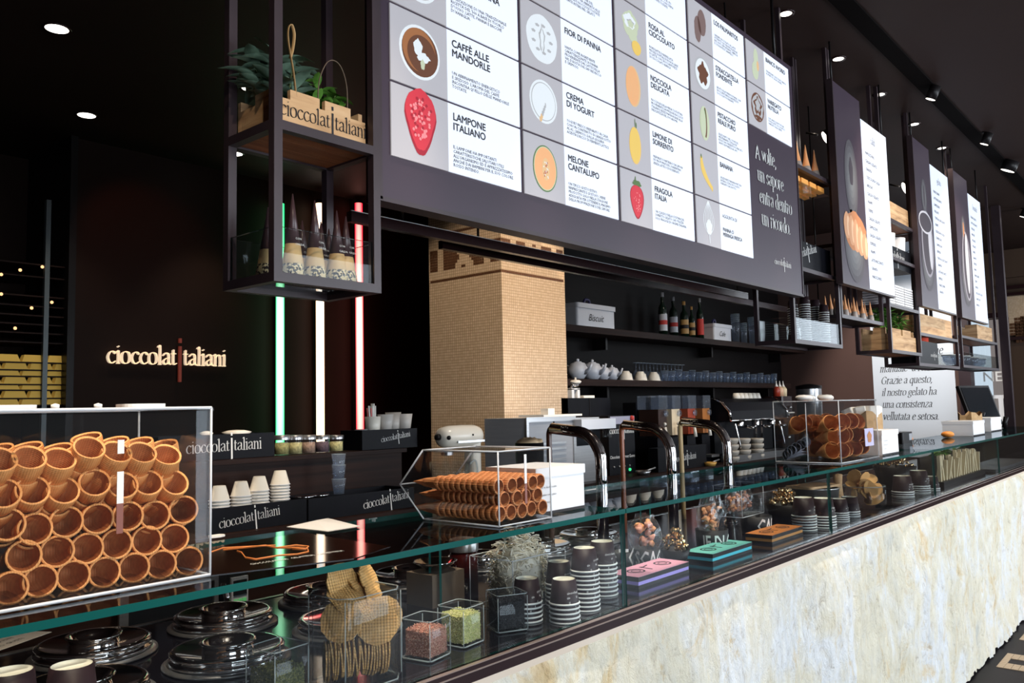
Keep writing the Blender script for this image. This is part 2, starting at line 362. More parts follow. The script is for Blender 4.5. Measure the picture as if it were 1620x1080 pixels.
# serif lettering drawn with a broad pen: x-height 1
G = {
 'a': (.80, [[(.1,.78),(.28,1),(.52,.95),(.6,.7),(.6,.15),(.78,.02)], [(.6,.6),(.3,.5),(.1,.27),(.22,.03),(.42,.05),(.6,.25)]]),
 'b': (.84, [[(.0,1.5),(.18,1.55),(.18,.02)], [(.18,.8),(.42,1),(.68,.85),(.74,.5),(.6,.1),(.36,.0),(.18,.15)]]),
 'c': (.74, [[(.68,.80),(.5,.99),(.25,.9),(.09,.5),(.22,.1),(.48,.01),(.7,.18)]]),
 'd': (.86, [[(.62,.85),(.42,1),(.18,.85),(.08,.45),(.2,.06),(.42,.02),(.62,.2)], [(.48,1.5),(.64,1.55),(.64,.1),(.8,.02)]]),
 'e': (.74, [[(.12,.56),(.62,.60),(.55,.9),(.38,1),(.18,.86),(.09,.48),(.2,.1),(.45,.01),(.68,.2)]]),
 'f': (.50, [[(.62,1.42),(.45,1.56),(.26,1.4),(.24,0)], [(.05,.95),(.5,.95)], [(.1,0),(.4,0)]]),
 'g': (.80, [[(.6,.9),(.35,1),(.14,.8),(.16,.5),(.38,.36),(.6,.52),(.62,.8),(.78,.98)], [(.3,.38),(.15,.18),(.5,.08),(.72,-.1),(.62,-.4),(.3,-.48),(.08,-.3),(.2,-.05)]]),
 'h': (.88, [[(.0,1.5),(.16,1.55),(.16,0)], [(.16,.75),(.42,1),(.64,.85),(.66,0)], [(.03,0),(.3,0)], [(.52,0),(.8,0)]]),
 'i': (.40, [[(.04,.93),(.2,1),(.2,0)], [(.06,0),(.35,0)], [(.18,1.36),(.2,1.44)]]),
 'l': (.40, [[(.04,1.5),(.2,1.56),(.2,0)], [(.06,0),(.35,0)]]),
 'm': (1.26, [[(.02,.93),(.17,1),(.17,0)], [(.17,.75),(.4,1),(.58,.85),(.6,0)], [(.6,.75),(.84,1),(1.02,.85),(1.04,0)], [(.04,0),(.3,0)], [(.48,0),(.72,0)], [(.92,0),(1.18,0)]]),
 'n': (.86, [[(.02,.93),(.17,1),(.17,0)], [(.17,.75),(.42,1),(.63,.85),(.66,0)], [(.04,0),(.3,0)], [(.53,0),(.8,0)]]),
 'o': (.84, [[(.4,1),(.16,.88),(.08,.5),(.16,.1),(.42,0),(.68,.12),(.75,.5),(.66,.9),(.4,1)]]),
 'p': (.86, [[(.02,.93),(.18,1),(.18,-.5)], [(.18,.8),(.42,1),(.68,.85),(.75,.5),(.62,.1),(.38,.0),(.18,.15)], [(.03,-.5),(.34,-.5)]]),
 'q': (.84, [[(.62,.85),(.42,1),(.18,.85),(.08,.45),(.2,.06),(.42,.02),(.62,.2)], [(.66,1),(.66,-.5)], [(.5,-.5),(.8,-.5)]]),
 'r': (.58, [[(.02,.93),(.17,1),(.17,0)], [(.17,.7),(.35,.98),(.54,.93)], [(.04,0),(.34,0)]]),
 's': (.62, [[(.52,.82),(.38,1),(.16,.92),(.12,.7),(.32,.52),(.52,.35),(.5,.1),(.28,0),(.08,.18)]]),
 't': (.50, [[(.2,1.3),(.2,.2),(.3,.02),(.48,.12)], [(.02,.97),(.44,.97)]]),
 'u': (.86, [[(.02,.97),(.16,1),(.17,.2),(.36,0),(.62,.22)], [(.5,.97),(.64,1),(.64,.1),(.8,.0)]]),
 'v': (.78, [[(.08,1),(.38,.02)], [(.38,.02),(.68,1)], [(-.04,1),(.22,1)], [(.54,1),(.8,1)]]),
 'z': (.72, [[(.1,.97),(.62,.97),(.1,.03),(.66,.03)]]),
 'A': (1.10, [[(.06,0),(.52,1.45)], [(.5,1.45),(.98,0)], [(.24,.5),(.8,.5)], [(-.06,0),(.24,0)], [(.8,0),(1.12,0)]]),
 'G': (1.20, [[(1.0,1.15),(.75,1.45),(.35,1.35),(.1,.75),(.3,.12),(.65,0),(.98,.15)], [(.98,.65),(.98,.1)], [(.75,.65),(1.15,.65)]]),
 'P': (.95, [[(.16,1.42),(.16,0)], [(.02,1.42),(.55,1.4),(.78,1.1),(.6,.75),(.16,.68)], [(.02,0),(.34,0)]]),
 ',': (.30, [[(.16,.1),(.18,-.05),(.08,-.25)]]), '.': (.32, [[(.14,.0),(.16,.10)]]), '"': (.45, [[(.12,1.5),(.1,1.2)], [(.3,1.5),(.28,1.2)]]), ' ': (.42, []),
}
def serif(b, s, xh, T, mi=0, weight=.085, slant=0, cond=1.0, n=5):
    """returns the width"""
    x = 0
    for ch in s:
        w, st = G.get(ch, G['o'])
        for pts in st:
            P = smooth_pts([(p[0], p[1], 0) for p in pts], n) if len(pts) > 2 else [Vector((*p, 0)) for p in pts]
            horiz = len(pts) == 2 and abs(pts[0][1]-pts[1][1]) < .02
            for nib in (((weight, weight*.22),) if not horiz else ()) + ((weight*.12, weight*.45),):
                nv = Vector((nib[0], nib[1], 0)); vv = []
                for p in P:
                    for sgn in (-1, 1):
                        q = p+nv*sgn; vv.append(b.verts.new(T @ Vector(((x+q.x*cond+q.y*slant)*xh, q.y*xh, 0))))
                for i in range(len(P)-1):
                    try: f = b.faces.new((vv[2*i], vv[2*i+1], vv[2*i+3], vv[2*i+2])); f.material_index = mi
                    except ValueError: pass
        x += w*cond
    return x*xh
def serif_w(s, cond=1.0): return sum(G.get(c, G['o'])[0] for c in s)*cond
def logo(b, width, T, mi=0, bar=1, weight=.10, n=3):
    """two words parted by a tall dotted bar"""
    L, R = 'cioccolat', 'taliani'
    tot = serif_w(L)+.62+serif_w(R); xh = width/tot
    w = serif(b, L, xh, T, mi, weight, n=n); x0 = w+.2*xh
    for z0, z1 in ((-1.5, 1.65), (1.95, 2.35)):
        f = b.faces.new([b.verts.new(T @ Vector((x0+a*xh, z*xh, 0))) for a, z in ((0, z0), (.24, z0), (.24, z1), (0, z1))]); f.material_index = bar
    serif(b, R, xh, T @ TR(x0+.42*xh), mi, weight, n=n)
    return xh
# ================================================================== THE SETTING
COUNTER_Y = 1.2
b = BM(); box(b, -1.6, 13.6, -4.2, 7.3, -.1, 0); struct('floor', b, 'floor')
b = BM(); box(b, -1.6, 13.6, -4.2, 7.3, CEIL, CEIL+.1)
struct('ceiling', b, 'ceil')
XAL = at(112, 600, Y=6.4).x
b = BM(); box(b, XAL, 6.1, 6.4, 6.5, 0, CEIL); struct('wall_back', b, 'wall')
b = BM(); box(b, -1.6, XAL+.1, 7.2, 7.3, 0, CEIL); struct('wall_alcove', b, 'wall')
b = BM(); box(b, XAL-.05, XAL, 6.35, 7.2, 0, CEIL); struct('trim_1', b, 'black')
b = BM(); box(b, 6.1, 6.2, 4.38, 6.5, 0, CEIL); struct('wall_side', b, 'wall')
b = BM(); box(b, 4.787, 10.4, 4.3, 4.38, 0, CEIL); struct('wall_niche', b, 'niche')
b = BM(); box(b, 10.28, 10.4, 2.25, 4.3, 0, CEIL); struct('wall_right', b, 'endwall')
b = BM(); box(b, 10.24, 10.42, 2.13, 2.25, 0, CEIL); struct('trim_2', b, 'frame')
b = BM(); box(b, -1.7, -1.6, -4.2, 7.3, 0, CEIL); struct('wall_left', b, 'wall')
b = BM(); box(b, 13.5, 13.6, -.2, 6.5, 0, CEIL); box(b, 13.5, 13.6, -4.2, -.2, 0, 2.2); box(b, 13.5, 13.6, -4.2, -.2, 3.3, CEIL); box(b, 13.5, 13.6, -4.2, -3.6, 2.2, 3.3); struct('wall_far', b, 'brownmid')  # opening left for the added side window light
b = BM()                                                     # shop front with three window openings
box(b, -1.6, 13.5, -4.2, -4.1, 0, .5); box(b, -1.6, 13.5, -4.2, -4.1, 3.3, CEIL)
for x0, x1 in ((-1.6, -1.3), (1.3, 3.3), (6.4, 6.9), (9.9, 13.5)): box(b, x0, x1, -4.2, -4.1, .5, 3.3)
struct('wall_front', b, 'endwall')
# dark recessed lighting channel along the ceiling
b = BM(); box(b, -1, 12.5, 1.33, 1.43, CEIL-.012, CEIL-.001); struct('trim_3', b, 'track')
# ---- far end: mosaic frieze panel, beams, and the glazed doorway
b = BM(); ya, za = at(1625, 475, X=13.48).y, 0
p0 = at(1590, 470, X=13.48); p1 = at(1592, 531, X=13.48)
box(b, 13.44, 13.5, .9, p0.y, p1.z, p0.z); fr = struct('trim_4', b, 'mosaic')
b = BM()
for k in range(2):
    pc = at(1606+26*k, 518, X=13.43)
    for i in range(-4, 5):
        hgt = 7 if abs(i) > 1 else 3
        for j in range(-hgt//2, hgt//2+1):
            box(b, 13.435, 13.442, pc.y+i*.045-.019, pc.y+i*.045+.019, pc.z+j*.045-.019, pc.z+j*.045+.019)
tag(ob('dark_tile', b, 'tiledark', fr), None, kind='stuff')
b = BM()
for ya, yb in ((452, 457), (463, 468), (533, 538)):
    q0 = at(1600, ya, X=13.42); q1 = at(1600, yb, X=13.42); box(b, 13.38, 13.46, .6, p0.y, q1.z, q0.z)
struct('trim_5', b, 'rail')
q0 = at(1585, 365, X=13.4); q1 = at(1585, 440, X=13.4)
b = BM(); box(b, 13.4, 13.47, .6, q0.y, q1.z, q0.z); struct('trim_6', b, 'brownmid')
# doorway to the street beyond the end wall: daylight outside is painted as emission
dl, dr = at(1524, 640, X=10.9).y, at(1590, 640, X=10.9).y
dt, db = at(1550, 505, X=10.9).z, .15
wn = bpy.data.objects.new('window_1', None); COL.objects.link(wn); wn.location = (10.9, 0, 0); wn['kind'] = 'structure'
b = BM()
for y0, y1, z0, z1 in ((dr-.04, dl+.04, dt, dt+.06), (dr-.04, dl+.04, db-.06, db), (dr-.05, dr, db, dt), (dl, dl+.05, db, dt), (dr, dl, 1.09, 1.15)):
    box(b, -.03, .03, y0, y1, z0, z1)
ob('window_frame', b, 'rail', wn)
b = BM()
box(b, -.02, .02, dr, dl-.3, 1.60, 1.64); box(b, -.02, .02, dl-.42, dl-.37, 1.15, 1.6)
ob('glazing_bar', b, 'white', wn)
b = BM(); box(b, -.005, .005, dr, dl, db, dt); ob('pane', b, 'glass', wn)
b = BM(); sans(b, 'NEI', .16, plane_T((-.012, dl-.22, 1.80), (0, -1, 0), (0, 0, 1)), bold=.02); ob('window_lettering', b, 'wink', wn)
b = BM()
for k in range(5):
    y = dl-.0-k*.055; box(b, 0, .03, y-.05, y, .0, 2.6)
c = thing('street_daylight_curtain', 'pale blue folded curtain shape with painted daylight glow behind the glazed doorway at the far end', 'curtain', (11.15, 0, 0)); ob('fold', b, emat('painted_daylight_cloth', (.72, .86, 1), .8), c)  # glowing folds stand in for the daylit view outside
b = BM(); box(b, 12.0, 12.05, dr*1.1, dl*1.1+.1, 0, dt*1.03); struct('wall_street', b, mat('painted_daylight_render', (.24, .19, .17), .8, emit=(.5, .42, .4), es=.22))  # daylight on this wall is put into its emission

# ---- square mosaic column
CXa, CYa, CW = 4.092, 3.6, .695
col = bpy.data.objects.new('trim_7', None); COL.objects.link(col); col['kind'] = 'structure'; col.location = (CXa, CYa, 0)
b = BM(); box(b, 0, CW, 0, CW, 0, CEIL); ob('column_shaft', b, 'mosaic', col)
tz = .0195; n = 35
zb = [2.445, 2.526]
PAT = ['....................................'] * 0
b = BM()
def dark(i, j0, j1, face):
    for j in range(j0, j1):
        z = 2.513+j*tz
        if face == 0: box(b, i*tz+.0015, (i+1)*tz-.0012, -.0025, .003, z+.0012, z+tz-.0012)
        else: box(b, -.0025, .003, i*tz+.0015, (i+1)*tz-.0012, z+.0012, z+tz-.0012)
for face in (0, 1):
    for i in range(n+1 if False else 35):
        dark(i, 0, 1, face)                                   # lower line
        dark(i, 17, 18, face)
        k = i if face == 0 else i
        m_ = k % 35
        if m_ < 5 or 31 <= m_: dark(i, 4, 12, face)
        elif 8 <= m_ < 14: dark(i, 4, 12, face) if m_ < 13 else dark(i, 6, 10, face)
        elif m_ in (14, 20): dark(i, 7, 9, face)
        elif 17 <= m_ < 19: dark(i, 4, 5, face); dark(i, 11, 12, face)
        elif 21 <= m_ < 28: dark(i, 4, 12, face) if m_ > 21 else dark(i, 6, 10, face)
tag(ob('dark_tile', b, 'tiledark', col), None, kind='stuff')

# ---- floor mosaic bands that cross the aisle
b = BM()
for py_ in (1046, 1000):
    X0 = at(1598, py_, Z=0).x-.17
    for i in range(9):
        for j in range(20):
            dark_ = (3 <= i <= 5 and j % 7 in (1, 2, 3)) or (i in (1, 7) and j % 7 in (4, 5, 6)) or (i == 4 and j % 7 == 5)
            if not dark_: box(b, X0+i*.038, X0+i*.038+.036, 1.16-(j+1)*.038, 1.16-j*.038-.002, 0, .004)
tag(ob('floor_tile', b, 'mosaicf', bpy.data.objects['floor']), None, kind='stuff')

# ================================================================== THE COUNTER
cnt = thing('display_counter', 'long counter with rough pale stone front, dark rail and display deck under glass', 'counter', (0, 0, 0))
def stone_slab(x0, x1):
    b = BM(); nx = int((x1-x0)/.022); nz = 44; g = []
    for i in range(nx+1):
        row = []
        x = x0+(x1-x0)*i/nx
        jag = abs(noise.noise(Vector((x*9, 3.3, 0))))*.04+abs(noise.noise(Vector((x*30, 1.3, 0))))*.02
        for j in range(nz+1):
            z = jag+.012+(1.035-jag)*j/nz
            d = noise.fractal(Vector((x*7, z*2.6, .5)), 1.0, 2.1, 5)*.016+noise.fractal(Vector((x*26, z*9, 4)), .9, 2.1, 3)*.006
            big = noise.noise(Vector((x*1.6+x*.0, z*1.1, 9)))*.02
            rr = min(1, (1.035-z)/.05)
            row.append(b.verts.new((x, 1.232-max(0, .012+d+big)*rr*(0.5+0.9*max(0, min(1, x/4))), z if j else jag)))
        g.append(row)
    for i in range(nx):
        for j in range(nz):
            f = b.faces.new((g[i][j], g[i+1][j], g[i+1][j+1], g[i][j+1])); f.smooth = True
    return b
xs = [-.6, .35, 1.3, 2.25, 3.2, 4.1, 5.05, 6.0, 6.95, 7.9, 8.9]
for i in range(len(xs)-1): ob('stone_slab', stone_slab(xs[i]+.0002, xs[i+1]-.0002), 'stone', cnt)
b = BM(); box(b, -.6, 8.9, 1.262, 2.08, .05, 1.04); ob('counter_body', b, 'bin', cnt)
b = BM(); box(b, -.6, 8.9, 1.196, 1.262, 1.037, 1.056); ob('stone_ledge', b, 'stone_cap', cnt)
b = BM(); box(b, -.6, 8.9, 1.186, 1.212, 1.056, 1.088); ob('rail', b, 'rail', cnt)
b = BM(); box(b, -.6, 8.9, 1.187, 1.197, 1.088, 1.0895); box(b, -.6, 8.9, 1.184, 1.187, 1.0765, 1.079); ob('rail_trim', b, 'railcap', cnt)
DZ = 1.085
b = BM(); box(b, -.6, 8.9, 1.212, 2.08, 1.04, DZ); ob('display_deck', b, 'deck', cnt)
b = BM(); box(b, -.6, 8.9, 2.08, 2.095, .05, DZ+.002); ob('back_edge', b, 'steel', cnt)
# glass: front panes between the joints, top panes
joints = [-.6, 1.832, 3.3, 4.83, 6.47, 8.1, 8.9]
GZ0, GZ1, GT = DZ+.004, 1.325, .012
def pane(name, x0, x1, y0, y1, z0, z1, mt='gtop', parent=cnt, edge='gedge', ew=.0012, horizontal=False):
    """a glass pane: clear faces plus its green polished edge as a second material"""
    b = BM(); vs = [(x0,y0,z0),(x1,y0,z0),(x1,y1,z0),(x0,y1,z0),(x0,y0,z1),(x1,y0,z1),(x1,y1,z1),(x0,y1,z1)]
    d = (x1-x0, y1-y0, z1-z0); thin = d.index(min(d))
    F = [((0,3,2,1), 2), ((4,5,6,7), 2), ((0,1,5,4), 1), ((1,2,6,5), 0), ((2,3,7,6), 1), ((3,0,4,7), 0)]
    vv = [b.verts.new(v) for v in vs]
    for f, ax in F:
        q = b.faces.new([vv[i] for i in f]); q.material_index = 0 if ax == thin else 1
    return ob(name, b, [mt, edge], parent)
for i in range(len(joints)-1):
    pane('front_pane', joints[i]+.002, joints[i+1]-.002, 1.206, 1.214, GZ0, GZ1)
    pane('top_pane', joints[i]+.002, joints[i+1]-.002, 1.2, 1.64, GZ1, GZ1+GT)
for x in joints[1:-1]:
    pane('glass_divider', x-.006, x+.006, 1.216, 1.62, DZ, GZ1, mt='gtop')
for x in (1.55, 2.6, 4.05, 5.6, 7.2):
    pane('glass_support', x-.004, x+.004, 1.60, 1.64, DZ, GZ1)
TZ = GZ1+GT

q0 = at(1586, 600, X=10.2).y; q1 = at(1600, 600, X=10.2).y
b = BM(); box(b, 10.2, 10.28, q1, q0, 0, CEIL); struct('trim_8', b, 'frame')
# ================================================================== MENU BOARD
BY = 1.6
bd = thing('menu_board', 'huge dark aubergine menu board hung over the counter with backlit flavour cards', 'menu board', (0, 0, 0))
b = BM(); box(b, 1.362, 4.14, BY, BY+.045, 2.150, 3.345); ob('board_panel', b, 'board', bd)
b = BM(); box(b, 1.352, 1.362, BY-.004, BY+.05, 2.142, 3.35); box(b, 4.14, 4.15, BY-.004, BY+.05, 2.142, 3.35); box(b, 1.352, 4.15, BY-.004, BY+.05, 2.138, 2.150)
ob('board_frame', b, 'frame', bd)
CX = [(1.392, 1.915), (1.931, 2.452), (2.472, 3.010), (3.032, 3.562), (3.586, 4.085)]
RZl = [2.264, 2.468, 2.682, 2.905, 3.115, 3.322]
BODY = {
 (0,0): ('LAMPONE\nITALIANO', 'IL LAMPONE HA IMPORTANTI\nCARATTERISTICHE SALUTARI UTILI\nALL\'ORGANISMO ED È APPREZZATISSIMO\nANCHE DAI BAMBINI PER IL SUO COLORE\nROSSO INTENSO.'),
 (0,1): ('CAFFÈ ALLE\nMANDORLE', 'UN ABBINAMENTO ENERGETICO\nE SFIZIOSO: L\'AROMA DEL CAFFÈ\nINCONTRA QUELLO DELLE MANDORLE\nTOSTATE.'),
 (0,2): ('CREMA\nDELLA NONNA', 'RIVISITAZIONE DI UNA TRADIZIONALE\nRICETTA DEL \'500 A BASE DI TUORLO\nD\'UOVO, LATTE, PANNA E BACCHE\nDI VANIGLIA.'),
 (1,0): ('MELONE\nCANTALUPO', 'UN TIPICO GUSTO ESTIVO.\nRINFRESCANTE E GUSTOSO, VIENE\nPRODOTTO SOLO NELLA STAGIONE\nADEGUATA PER OTTENERE IL MASSIMO\nDELLA PROFUMAZIONE E DEL SAPORE.'),
 (1,1): ('CREMA\nDI YOGURT', 'YOGURT FRESCO PREPARATO IN CASA,\nCON UN CONTENUTO DI GRASSI SOTTO\nAL 4%, CREMOSO, DALLA LEGGERA\nACIDITÀ E RICCO DI FERMENTI LATTICI.'),
 (1,2): ('FIOR DI PANNA', 'VANTA COME INGREDIENTE\nCARATTERIZZANTE LA PANNA\nPROVENIENTE DAL LATTE DELLA\nVAL D\'AOSTA DAL SAPORE RICCO\nE CREMOSO.'),
 (1,3): ('NOCCIOLE', 'ESALTATA SENSAZIONE DEL\nGUSTO GIANDUIA ABBINATA ALLE\nCROCCANTI NOCCIOLE TOSTATE\nINSERITE INTERE NEL GELATO.'),
 (2,0): ('FRAGOLA\nITALIA', 'UN CLASSICO DELLA CULTURA DEL\nSORBETTO GELATO CHE UTILIZZA\nSOLO FRAGOLE DI ORIGINE ITALIANA.'),
 (2,1): ('LIMONE DI\nSORRENTO', 'PREPARATO PARTENDO DAI LIMONI\nPIÙ PROFUMATI DEL SORRENTINO,\nSENZA LATTE O SUOI DERIVATI.'),
 (2,2): ('NOCCIOLA\nDELICATA', 'NOCCIOLA DALLA MEDIA TOSTATURA\nPROVENIENTE DAI MIGLIORI RACCOLTI\nITALIANI E SELEZIONATA IN BASE ALLA\nDELICATEZZA DEL SUO AROMA.'),
 (2,3): ('ROSA AL\nCIOCCOLATO', 'FIORDILATTE E MARMELLATA\nMISCELE DI PETALI DI ROSA AL BASE\nDI LATTE CON CROCCANTI PEZZI\nDI CIOCCOLATO BIANCA.'),
 (2,4): ('CIOCCOLATO', 'GUSTO CIOCCOLATO AL 75%\nLATTE VARIEGATO CON CREMA\nDEL PIEMONTE TOSTATE.'),
 (3,0): (None, 'PANNA O\nMERINGA FRESCA'),
 (3,1): ('BANANA', 'SELEZIONATA BANANA MATURA\nINTENSO E DELICATO GUSTO\nDERIVATO DAL FRUTTO.'),
 (3,2): ('PISTACCHIO\nREALE PURO', 'SELEZIONATO NEL CUORE DEL\nMEDITERRANEO, È MIGLIORE\nPISTACCHIO PRESENTE SUL MERCATO\nGRATO IN PUREZZA AL 100%.'),
 (3,3): ('STRACCIATELLA\nFONDENTE', 'GELATO ALLA PANNA ROMANA, CON\nCROCCANTI IRREGOLARI PEZZI DI\nCIOCCOLATO FONDENTE.'),
 (3,4): ('LOS PALMARITOS', 'ORIGINE CIOCCOLATO AL LATTE\nOTTENUTO DA UNA MISCELAZIONE\nDEL GUSTO IMPORTANTE, CREMOSO\nE CON NOTE DI CARAMELLO.'),
 (4,3): ('VARIEGATO\nNUTELLA', 'IL PIÙ AMATO DAI PIÙ PICCINI\nFIOR DI LATTE, CIOCCOLATO E\nVARIEGATO ALLA CREMA.'),
 (4,4): ('BIANCO AVORIO', 'PREGIATISSIMO CIOCCOLATO BIANCO\nAL BURRO DI CACAO AVORIO.'),
}
def blob(b, T, cx, cy, rx, ry, mi, n=20, wob=0, ph=0, z=0, sq=0, egg=0):
    c = b.verts.new(T @ Vector((cx, cy, z))); ring = []
    for k in range(n):
        a = 2*PI*k/n; r = 1+wob*math.sin(5*a+ph)+wob*.6*math.sin(9*a+ph*2)
        x = rx*r*math.cos(a)*(1+egg*math.sin(a)*.45)
        ring.append(b.verts.new(T @ Vector((cx+x, cy+ry*r*math.sin(a), z))))
    for k in range(n):
        f = b.faces.new((c, ring[k], ring[(k+1) % n])); f.material_index = mi
def pm(name, c): 
    if name not in M: M[name] = mat(name, tuple(v*.55 for v in c), .6, emit=c, es=.42)
    return name
PAL = [pm('print_red', (.72, .035, .06)), pm('print_deepred', (.42, .01, .03)), pm('print_brown', (.15, .05, .02)), pm('print_coffee', (.40, .15, .05)), pm('print_white', (.88, .92, .95)),
       pm('print_palegreen', (.62, .68, .48)), pm('print_peach', (.95, .48, .22)), pm('print_tan', (.85, .55, .28)), pm('print_yellow', (.92, .62, .14)), pm('print_green', (.10, .20, .06)),
       pm('print_grey', (.50, .50, .52)), pm('print_choc', (.22, .14, .13)), pm('print_pink', (.92, .28, .30))]
def picture(kind, T, s):
    """flat printed picture; s = half width of the grey panel; z order by tiny offsets"""
    b = BM(); B = lambda *a, **k: blob(b, T, *a, **k)
    R = random.Random(hash(kind) % 999 if False else len(kind)*7)
    if kind == 'raspberry':
        B(0, .01, .56*s, .92*s, 1, egg=.9, wob=.02, n=28); B(.0, .02, .53*s, .88*s, 0, egg=.9, wob=.03, z=.0004, n=28)
        for k in range(70):
            a = R.random()*2*PI; q = math.sqrt(R.random())*.86; y = q*math.sin(a); x = q*math.cos(a)*(.45-(-y)*.18)
            B(x*s, .02+y*.80*s, .048*s, .048*s, 12 if k % 3 else 1, n=7, z=.0008+.00001*k)
    elif kind == 'cup_coffee':
        B(0, 0, .74*s, .74*s, 4, n=32); B(.01*s, 0, .66*s, .66*s, 2, n=32, z=.0004); B(-.03*s, .05*s, .60*s, .60*s, 3, n=32, z=.0008); B(.06*s, -.04*s, .52*s, .52*s, 2, n=32, z=.0012)
        B(-.08*s, .12*s, .16*s, .22*s, 4, wob=.1, z=.0016); B(.1*s, -.12*s, .24*s, .13*s, 4, wob=.14, z=.002, ph=1); B(.08*s, -.32*s, .08*s, .14*s, 5, wob=.1, z=.0022)
    elif kind == 'bowl':
        B(0, 0, .74*s, .74*s, 4, n=30); B(0, 0, .66*s, .66*s, 10, n=30, z=.0004); B(0, 0, .62*s, .62*s, 4, n=30, z=.0008)
    elif kind == 'plate_cream':
        B(0, 0, .78*s, .78*s, 4, n=30, wob=.01)
        for k in range(9): a = k*.7; B(.45*s*math.cos(a), .45*s*math.sin(a), .10*s, .05*s, 10, z=.0005+k*1e-5, wob=.15)
        B(0, .0, .14*s, .4*s, 10, z=.0008, wob=.2); B(0, .0, .08*s, .34*s, 4, z=.0011, wob=.2)
    elif kind == 'yogurt':
        B(0, .1*s, .70*s, .70*s, 4, n=30); B(0, .1*s, .62*s, .62*s, 10, n=30, z=.0004); B(0, .1*s, .59*s, .59*s, 4, n=30, z=.0008)
        for k in range(6): B(-.05*s+k*.05*s-.12*s, -.25*s+k*.1*s-.25*s, .07*s-.008*k*s, .09*s, 7 if k < 2 else 10, n=8, z=.0012+k*1e-5)
    elif kind == 'melon':
        B(0, 0, .64*s, .78*s, 9, n=32); B(0, 0, .60*s, .74*s, 5, n=32, z=.0004); B(0, 0, .57*s, .71*s, 6, n=32, z=.0008); B(.02*s, -.02*s, .2*s, .38*s, 7, n=24, z=.0012)
        for k in range(22): B(R.uniform(-.1, .14)*s, R.uniform(-.3, .22)*s, .022*s, .035*s, 1 if k % 2 else 4, n=6, z=.0016+k*1e-5)
    elif kind == 'strawberry':
        B(0, -.12*s, .46*s, .66*s, 1, n=26, egg=.8); B(-.02*s, -.1*s, .42*s, .62*s, 0, n=26, egg=.8, z=.0004)
        for k in range(34): a = R.random()*2*PI; q = math.sqrt(R.random())*.8; B(q*math.cos(a)*.34*s, -.12*s+q*math.sin(a)*.5*s, .022*s, .03*s, 12, n=6, z=.0008+k*1e-5)
        for k in range(5): a = .5+k*.52; B(.18*s*math.cos(a), .50*s+.14*s*math.sin(a), .16*s, .06*s+.05*s*(k % 2), 9, n=10, z=.0012+k*1e-5, wob=.1)
        B(-.1*s, .74*s, .03*s, .14*s, 9, n=8, z=.0014)
    elif kind == 'lemon':
        B(0, -.08*s, .40*s, .70*s, 7, n=28); B(-.02*s, -.07*s, .38*s, .68*s, 8, n=28, z=.0004)
        B(.02*s, .76*s, .02*s, .2*s, 9, n=8, z=.0008); B(.1*s, .7*s, .03*s, .12*s, 9, n=8, z=.0008)
    elif kind == 'hazelnut':
        B(0, 0, .48*s, .74*s, 7, n=28); B(-.04*s, 0, .42*s, .7*s, 6, n=28, z=.0004)
        for k in range(7): B((-.3+.1*k)*s, .0, .012*s, (.62-.5*abs(-.3+.1*k))*s, 7, n=8, z=.0008)
    elif kind == 'rose':
        B(-.05*s, .22*s, .55*s, .50*s, 5, n=26, wob=.07); B(-.12*s, .32*s, .40*s, .28*s, 4, n=22, wob=.12, z=.0004); B(-.05*s, .28*s, .24*s, .12*s, 10, n=18, wob=.2, z=.0008)
        B(-.05*s, .22*s, .2*s, .14*s, 5, n=18, wob=.2, z=.0011); B(.32*s, -.6*s, .32*s, .28*s, 8, n=20, egg=.3, z=.0006); B(.1*s, -.25*s, .3*s, .2*s, 5, n=20, z=.0003)
    elif kind == 'banana':
        for k in range(16):
            t = k/15; B((-.42+.85*t**1.6)*s, (.55-1.1*t**.75)*s, .13*s*(.45+math.sin(PI*min(1, t+.12))*.9), .13*s, 8, n=12, z=.0002+k*2e-5)
        B(-.44*s, .66*s, .04*s, .10*s, 9, n=8, z=.0008)
    elif kind == 'whisk':
        for k in range(7):
            w = (-.36+.12*k)
            P = smooth_pts([(w*.1*s, .95*s, 0), (w*1.2*s, .3*s, 0), (w*1.1*s, -.2*s, 0), (w*.3*s, -.5*s, 0)], 5)
            for i in range(len(P)-1):
                p, q = P[i], P[i+1]; f = b.faces.new([b.verts.new(T @ Vector((a, c, .0003+k*1e-5))) for a, c in ((p.x-.02*s, p.y), (p.x+.02*s, p.y), (q.x+.02*s, q.y), (q.x-.02*s, q.y))]); f.material_index = 4
        B(0, -.2*s, .26*s, .34*s, 4, n=20, wob=.08, z=.001); B(0, -.7*s, .03*s, .25*s, 4, n=8, z=.0012)
    elif kind == 'pistachio':
        B(0, 0, .42*s, .72*s, 5, n=26); B(.06*s, .04*s, .14*s, .64*s, 2, n=20, z=.0004); B(.02*s, .2*s, .1*s, .42*s, 9, n=18, z=.0008); B(-.14*s, 0, .24*s, .66*s, 5, n=22, z=.001)
    elif kind == 'chips':
        B(0, 0, .74*s, .74*s, 10, n=30); B(.02*s, 0, .66*s, .66*s, 4, n=30, z=.0004); B(.02*s, 0, .42*s, .46*s, 2, n=34, wob=.16, z=.0008)
    elif kind == 'chocbars':
        B(.12*s, .2*s, .38*s, .60*s, 11, n=14, wob=.04); B(-.28*s, -.2*s, .3*s, .6*s, 11, n=14, wob=.03, ph=1)
    elif kind == 'swirl':
        B(0, 0, .72*s, .72*s, 2, n=30); B(0, 0, .62*s, .62*s, 10, n=26, wob=.06, z=.0004); B(0, .05*s, .42*s, .42*s, 2, n=26, wob=.2, z=.0008); B(0, .1*s, .26*s, .3*s, 10, n=20, wob=.22, z=.0012); B(0, -.5*s, .4*s, .09*s, 2, n=16, z=.0014)
    elif kind == 'whitechoc':
